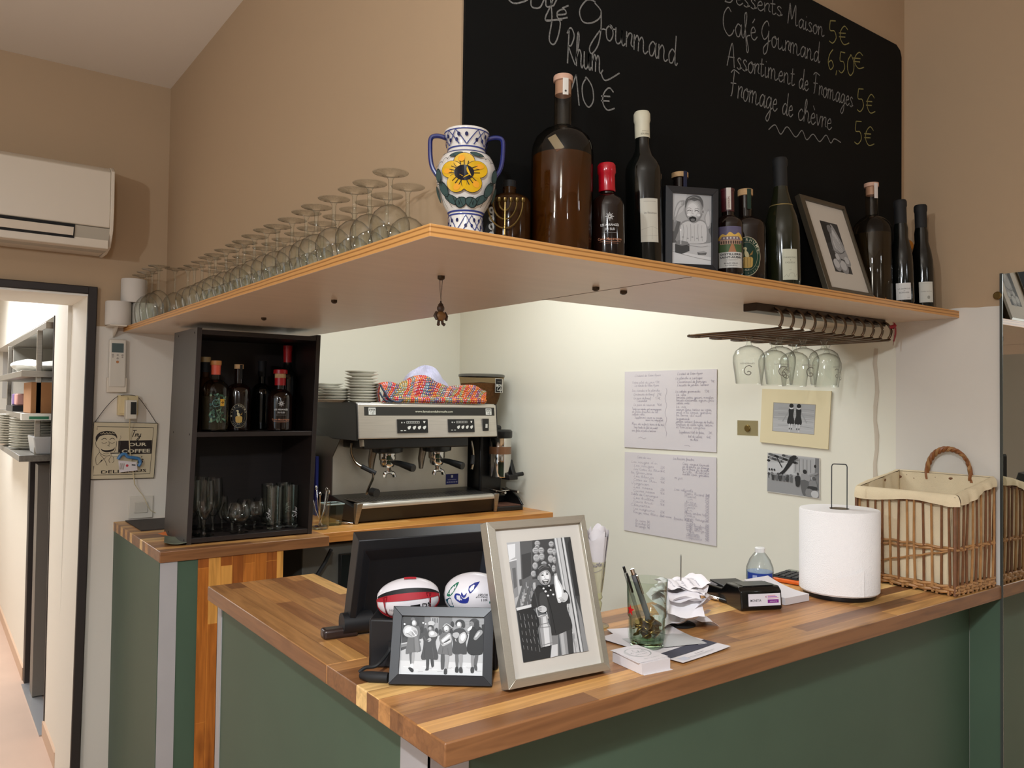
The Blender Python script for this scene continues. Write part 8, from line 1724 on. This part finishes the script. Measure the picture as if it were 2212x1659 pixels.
# man
fc_ = m_sgn
a.poly([(0.022, 0.168), (0.030, 0.182), (0.052, 0.188), (0.078, 0.184), (0.090, 0.170), (0.092, 0.140), (0.086, 0.112), (0.066, 0.096), (0.044, 0.100), (0.028, 0.118), (0.020, 0.132), (0.016, 0.142), (0.020, 0.150)], fc_, 3)
a.stroke([(0.024, 0.158), (0.018, 0.146), (0.022, 0.130), (0.030, 0.122), (0.034, 0.106), (0.052, 0.094), (0.070, 0.096), (0.084, 0.108), (0.090, 0.126), (0.092, 0.150)], 0.0016, K, 5)
a.poly([(0.020, 0.150), (0.018, 0.168), (0.030, 0.184), (0.048, 0.190), (0.064, 0.190), (0.082, 0.186), (0.092, 0.172), (0.093, 0.160), (0.088, 0.168), (0.078, 0.174), (0.060, 0.176), (0.042, 0.174), (0.030, 0.168), (0.025, 0.158)], K, 3)
for k in range(5): a.stroke([(0.034+k*0.011, 0.186-abs(k-2)*0.002), (0.039+k*0.011, 0.179), (0.045+k*0.011, 0.185)], 0.0016, m_sgn, 4)
for x in (0.048, 0.076): a.stroke([(x-0.009, 0.146), (x, 0.142), (x+0.009, 0.147)], 0.0016, K, 4); a.stroke([(x-0.010, 0.157), (x, 0.162), (x+0.009, 0.158)], 0.0022, K, 4)
a.stroke([(0.064, 0.152), (0.066, 0.138), (0.060, 0.134), (0.068, 0.132)], 0.0014, K, 4); a.poly([(0.036, 0.122), (0.046, 0.117), (0.060, 0.116), (0.078, 0.119), (0.086, 0.126), (0.080, 0.113), (0.060, 0.108), (0.044, 0.112)], K, 3); a.stroke([(0.046, 0.104), (0.056, 0.102), (0.066, 0.104)], 0.0012, K, 4)
a.stroke([(0.032, 0.108), (0.020, 0.088), (0.024, 0.060), (0.040, 0.076), (0.056, 0.088)], 0.0014, K, 4); a.stroke([(0.034, 0.100), (0.050, 0.080), (0.060, 0.056)], 0.0014, K, 4); a.stroke([(0.076, 0.096), (0.066, 0.078), (0.070, 0.066)], 0.0014, K, 4); a.stroke([(0.080, 0.092), (0.084, 0.074), (0.078, 0.066)], 0.0014, K, 4); a.poly([(0.032, 0.066), (0.044, 0.076), (0.040, 0.080)], K)
a.poly([(0.070, 0.106), (0.104, 0.106), (0.098, 0.090), (0.078, 0.090)], (206, 196, 170), 2); a.stroke([(0.070, 0.106), (0.104, 0.106), (0.098, 0.090), (0.078, 0.090), (0.070, 0.106)], 0.0014, K); a.stroke([(0.072, 0.103), (0.102, 0.103)], 0.003, K)
a.stroke([(0.104, 0.172), (0.107, 0.165), (0.103, 0.157), (0.104, 0.140), (0.102, 0.118)], 0.0012, (120, 110, 96), 4)
a.build(b, lambda u, v, l: (u, -0.0102-l, v)); b.build('plate', sg, norm=False)
b = MB(mat('string_black', (28, 22, 20), 0.7)); b.tube(catmull([(0.0135, -0.008, SHH-0.002), (0.048, -0.010, SHH+0.052), (0.082, -0.014, SHH+0.093), (0.108, -0.034, SHH+0.105), (0.145, -0.034, SHH+0.104), (0.170, -0.014, SHH+0.092), (0.205, -0.010, SHH+0.044), (SW+0.002, -0.008, SHH-0.008)], 5), 0.0011, 6); b.build('string', sg)
cd = MB(mat('cable_cream', (196, 180, 144), 0.5)); cd.tube(catmull([(0.662, YW-0.046, 1.470), (0.664, YW-0.028, 1.42), (0.668, YW-0.020, 1.36), (0.676, YW-0.020, 1.30), (0.686, YW-0.020, 1.24), (0.690, YW-0.018, 1.212)], 5), 0.0022, 7); cd.tube(catmull([(0.690, YW-0.018, 1.212), (0.706, YW-0.012, 1.188), (0.726, YW-0.010, 1.160), (0.738, YW-0.016, 1.130), (0.752, YW-0.012, 1.105), (0.772, YW-0.008, 1.092)], 5), 0.0014, 7); tag(cd.build('charger_cable'), 'cream charger cable hanging over the coffee sign', 'cable')
cl = thing('bag_clip', 'blue plastic clip with a folded paper label gripping the cable on the sign', 'clip', (0.672, YW-0.026, 1.308), rot=(0, 0.10, 0)); m_cb = mat('clip_blue', (64, 118, 168), 0.35)
b = MB(m_cb); b.tube(catmull([(-0.046, 0, 0.0), (-0.036, 0, 0.018), (-0.022, 0, 0.022), (-0.012, 0, 0.012), (0.012, 0, 0.010), (0.030, 0, 0.006), (0.036, 0, -0.010), (0.030, 0, -0.022)], 4), 0.0078, 8, flat=0.8); b.build('jaw', cl)
b = MB(m_paper); b.extrude([(-0.046, -0.009, -0.004), (0.020, -0.009, -0.006), (0.028, -0.009, -0.038), (-0.036, -0.009, -0.050)], (0, 0.001, 0)); a = Art(); a.ell(-0.012, -0.022, 0.005, 0.005, (190, 60, 70))
for k in range(5): a.rect(-0.038+k*0.0035, -0.038, -0.036+k*0.0035, -0.014, (150, 140, 130))
a.rect(0.004, -0.020, 0.018, -0.016, (50, 46, 44)); a.build(b, lambda u, v, l: (u, -0.0093-l, v)); b.build('paper_label', cl, norm=False)
sw = thing('light_switch', 'white square light switch above the far worktop', 'light switch', (0.672, YW, 1.074)); b = MB(mat('switch_white', (206, 198, 184), 0.4)); b.box((0, -0.010, 0), (0.090, 0, 0.088)); b.build('plate', sw, bevel=0.003); b = MB(mat('switch_rocker', (190, 182, 168), 0.4)); b.box((0.020, -0.014, 0.022), (0.070, -0.009, 0.066)); b.build('rocker', sw, bevel=0.002)

# ------------------------------------------------------------------ kitchen pass seen through the door
ks = thing('pass_shelves', 'stainless steel kitchen pass shelves seen through the passage door', 'shelves', (0.38, 4.40, 1.20))
def kb(nm, a_, b_, m=m_steelb): b = MB(m); b.box(a_, b_); return b.build(nm, ks, bevel=0.002)
kb('ledge', (0.0, 0, 0.046), (0.30, 1.75, 0.076), mat('marble_edge', (120, 116, 108), 0.3, noise=0.6, nscale=60)); kb('lower_shelf', (0.02, -0.0, 0.243), (0.34, 1.7, 0.272)); kb('upper_shelf', (0.0, 0.0, 0.446), (0.34, 1.55, 0.476)); kb('top_panel', (0.085, -0.1, 0.672), (0.34, 1.9, 0.704))
kb('post', (0.065, 0.04, 0.076), (0.088, 0.065, 0.672)); kb('post', (0.065, 1.62, 0.076), (0.088, 1.645, 0.672)); kb('back_panel', (0.34, 0.0, 0.0), (0.345, 1.75, 0.70), mat('pass_back', (62, 60, 54), 0.6)); kb('end_panel', (0.10, 1.70, 0.49), (0.34, 1.72, 0.67), mat('pass_end', (150, 146, 136), 0.6))
m_bag = mat('plastic_bag_white', (226, 226, 218), 0.35)
def bag(label, c, s):
    o = thing('plastic_bag', label, 'bag', c); b = MB(m_bag)
    b.grid(lambda u, v: (s[0]*math.sin(v*PI)*math.cos(u*2*PI)*(1+0.12*math.sin(u*19+v*7)), s[1]*math.sin(v*PI)*math.sin(u*2*PI)*(1+0.10*math.cos(u*23)), s[2]*(1-math.cos(v*PI))*(1+0.08*math.sin(u*13))), 28, 10); b.build('film', o)
bag('white plastic bag on the near end of the upper pass shelf', (0.545, 4.58, 1.677), (0.10, 0.16, 0.026)); bag('white plastic bag further along the upper pass shelf', (0.475, 5.00, 1.677), (0.09, 0.22, 0.036))
o = thing('cardboard_box', 'brown cardboard box on the lower pass shelf', 'box', (0.425, 4.44, 1.473)); b = MB(mat('cardboard', (168, 118, 74), 0.8, noise=0.15, nscale=9)); b.box((0, 0, 0), (0.24, 0.34, 0.150)); b.build('carton', o, bevel=0.002)
o = thing('food_tray', 'black tray of small packets behind the cardboard box', 'tray', (0.40, 5.05, 1.473)); b = MB(m_black); b.box((0, 0, 0), (0.20, 0.40, 0.03)); b.build('tray_body', o)
for k in range(4):
    o = thing('food_packet', ('pink', 'orange', 'purple', 'cream')[k]+' packet standing in the black tray on the pass', 'packet', (0.42+0.05*(k % 2), 5.10+0.16*(k//2), 1.504)); b = MB(mat('packet_%d' % k, ((206, 150, 140), (206, 140, 90), (120, 90, 150), (214, 200, 170))[k], 0.4)); b.box((0, 0, 0), (0.04, 0.12, 0.065)); b.build('wrapper', o, bevel=0.008)
o = thing('green_roll', 'clear film bundle with a green stripe under the cardboard box', 'film roll', (0.395, 4.36, 1.440)); b = MB(m_bag); b.box((-0.02, -0.03, -0.03), (0.10, 0.03, 0.0)); b.mt(mat('stripe_green', (24, 110, 76), 0.5)); b.box((0.01, -0.032, -0.026), (0.09, -0.03, -0.012)); b.build('film', o); o.location = (0.40, 4.365, 1.473)
pz = 1.2765; pt = None
for st_, (x, y, n) in enumerate(((0.505, 4.95, 12), (0.455, 5.35, 13))):
    for k in range(n):
        s = ORD[n-1-k]+' white plate from the top of the '+('nearer' if st_ == 0 else 'farther')+' pile on the pass ledge'
        loc = (x, y, pz+k*0.0135)
        if pt is None: pt = thing('dinner_plate', s, 'plate', loc, group='plates on the pass ledge'); b = MB(m_pl); b.lathe([(0, 0.001), (0.07, 0), (0.072, 0.002), (0.125, 0.013), (0.127, 0.015), (0.12, 0.0148), (0.07, 0.005), (0, 0.004)], n=36); b.build('plate_body', pt)
        else: dup(pt, loc, s)
o = thing('plastic_tub', 'translucent plastic tub at the near end of the pass ledge', 'tub', (0.45, 4.44, 1.2765)); b = MB(mat('tub_translucent', (186, 186, 186), 0.3)); b.prism([(0, 0), (0.18, 0), (0.18, 0.24), (0, 0.24)], 0.0, 0.085, [(-0.012, -0.012), (0.192, -0.012), (0.192, 0.252), (-0.012, 0.252)]); b.build('box_body', o, bevel=0.006)
o = thing('red_bin', 'red bin standing on the floor inside the dark kitchen doorway', 'bin', (0.60, 4.98, 0)); b = MB(mat('bin_red', (190, 20, 22), 0.4)); b.prism([(0, 0), (0.25, 0), (0.25, 0.3), (0, 0.3)], 0.0, 0.36, [(-0.01, -0.01), (0.26, -0.01), (0.26, 0.31), (-0.01, 0.31)]); b.build('shell', o, bevel=0.004)
ke = thing('kitchen_stand', 'grey steel stand inside the kitchen doorway under the pass', 'stand', (0.50, 4.62, 0)); b = MB(mat('stand_grey', (112, 106, 98), 0.5)); b.box((0.0, 0.18, 0.01), (0.06, 0.30, 1.2)); b.build('leg', ke); b = MB(m_blackm); b.box((0.20, 0, 0), (0.75, 0.3, 1.1)); b.build('cabinet_body', ke)
p0, p1 = atY(8, 735, 7.98), atY(27, 860, 7.98); o = thing('wall_poster', 'small printed poster on the end wall of the passage', 'poster', (p0.x, 8.0, p1.z)); b = MB(mat('poster_paper', (200, 196, 190), 0.7)); b.box((0, -0.006, 0), (p1.x-p0.x, -0.001, p0.z-p1.z)); b.build('sheet', o); b = MB(mat('poster_print', (150, 140, 136), 0.7)); b.box((0.01, -0.0075, 0.40), (p1.x-p0.x-0.01, -0.006, 0.46)); b.build('print', o)
# ------------------------------------------------------------------ end
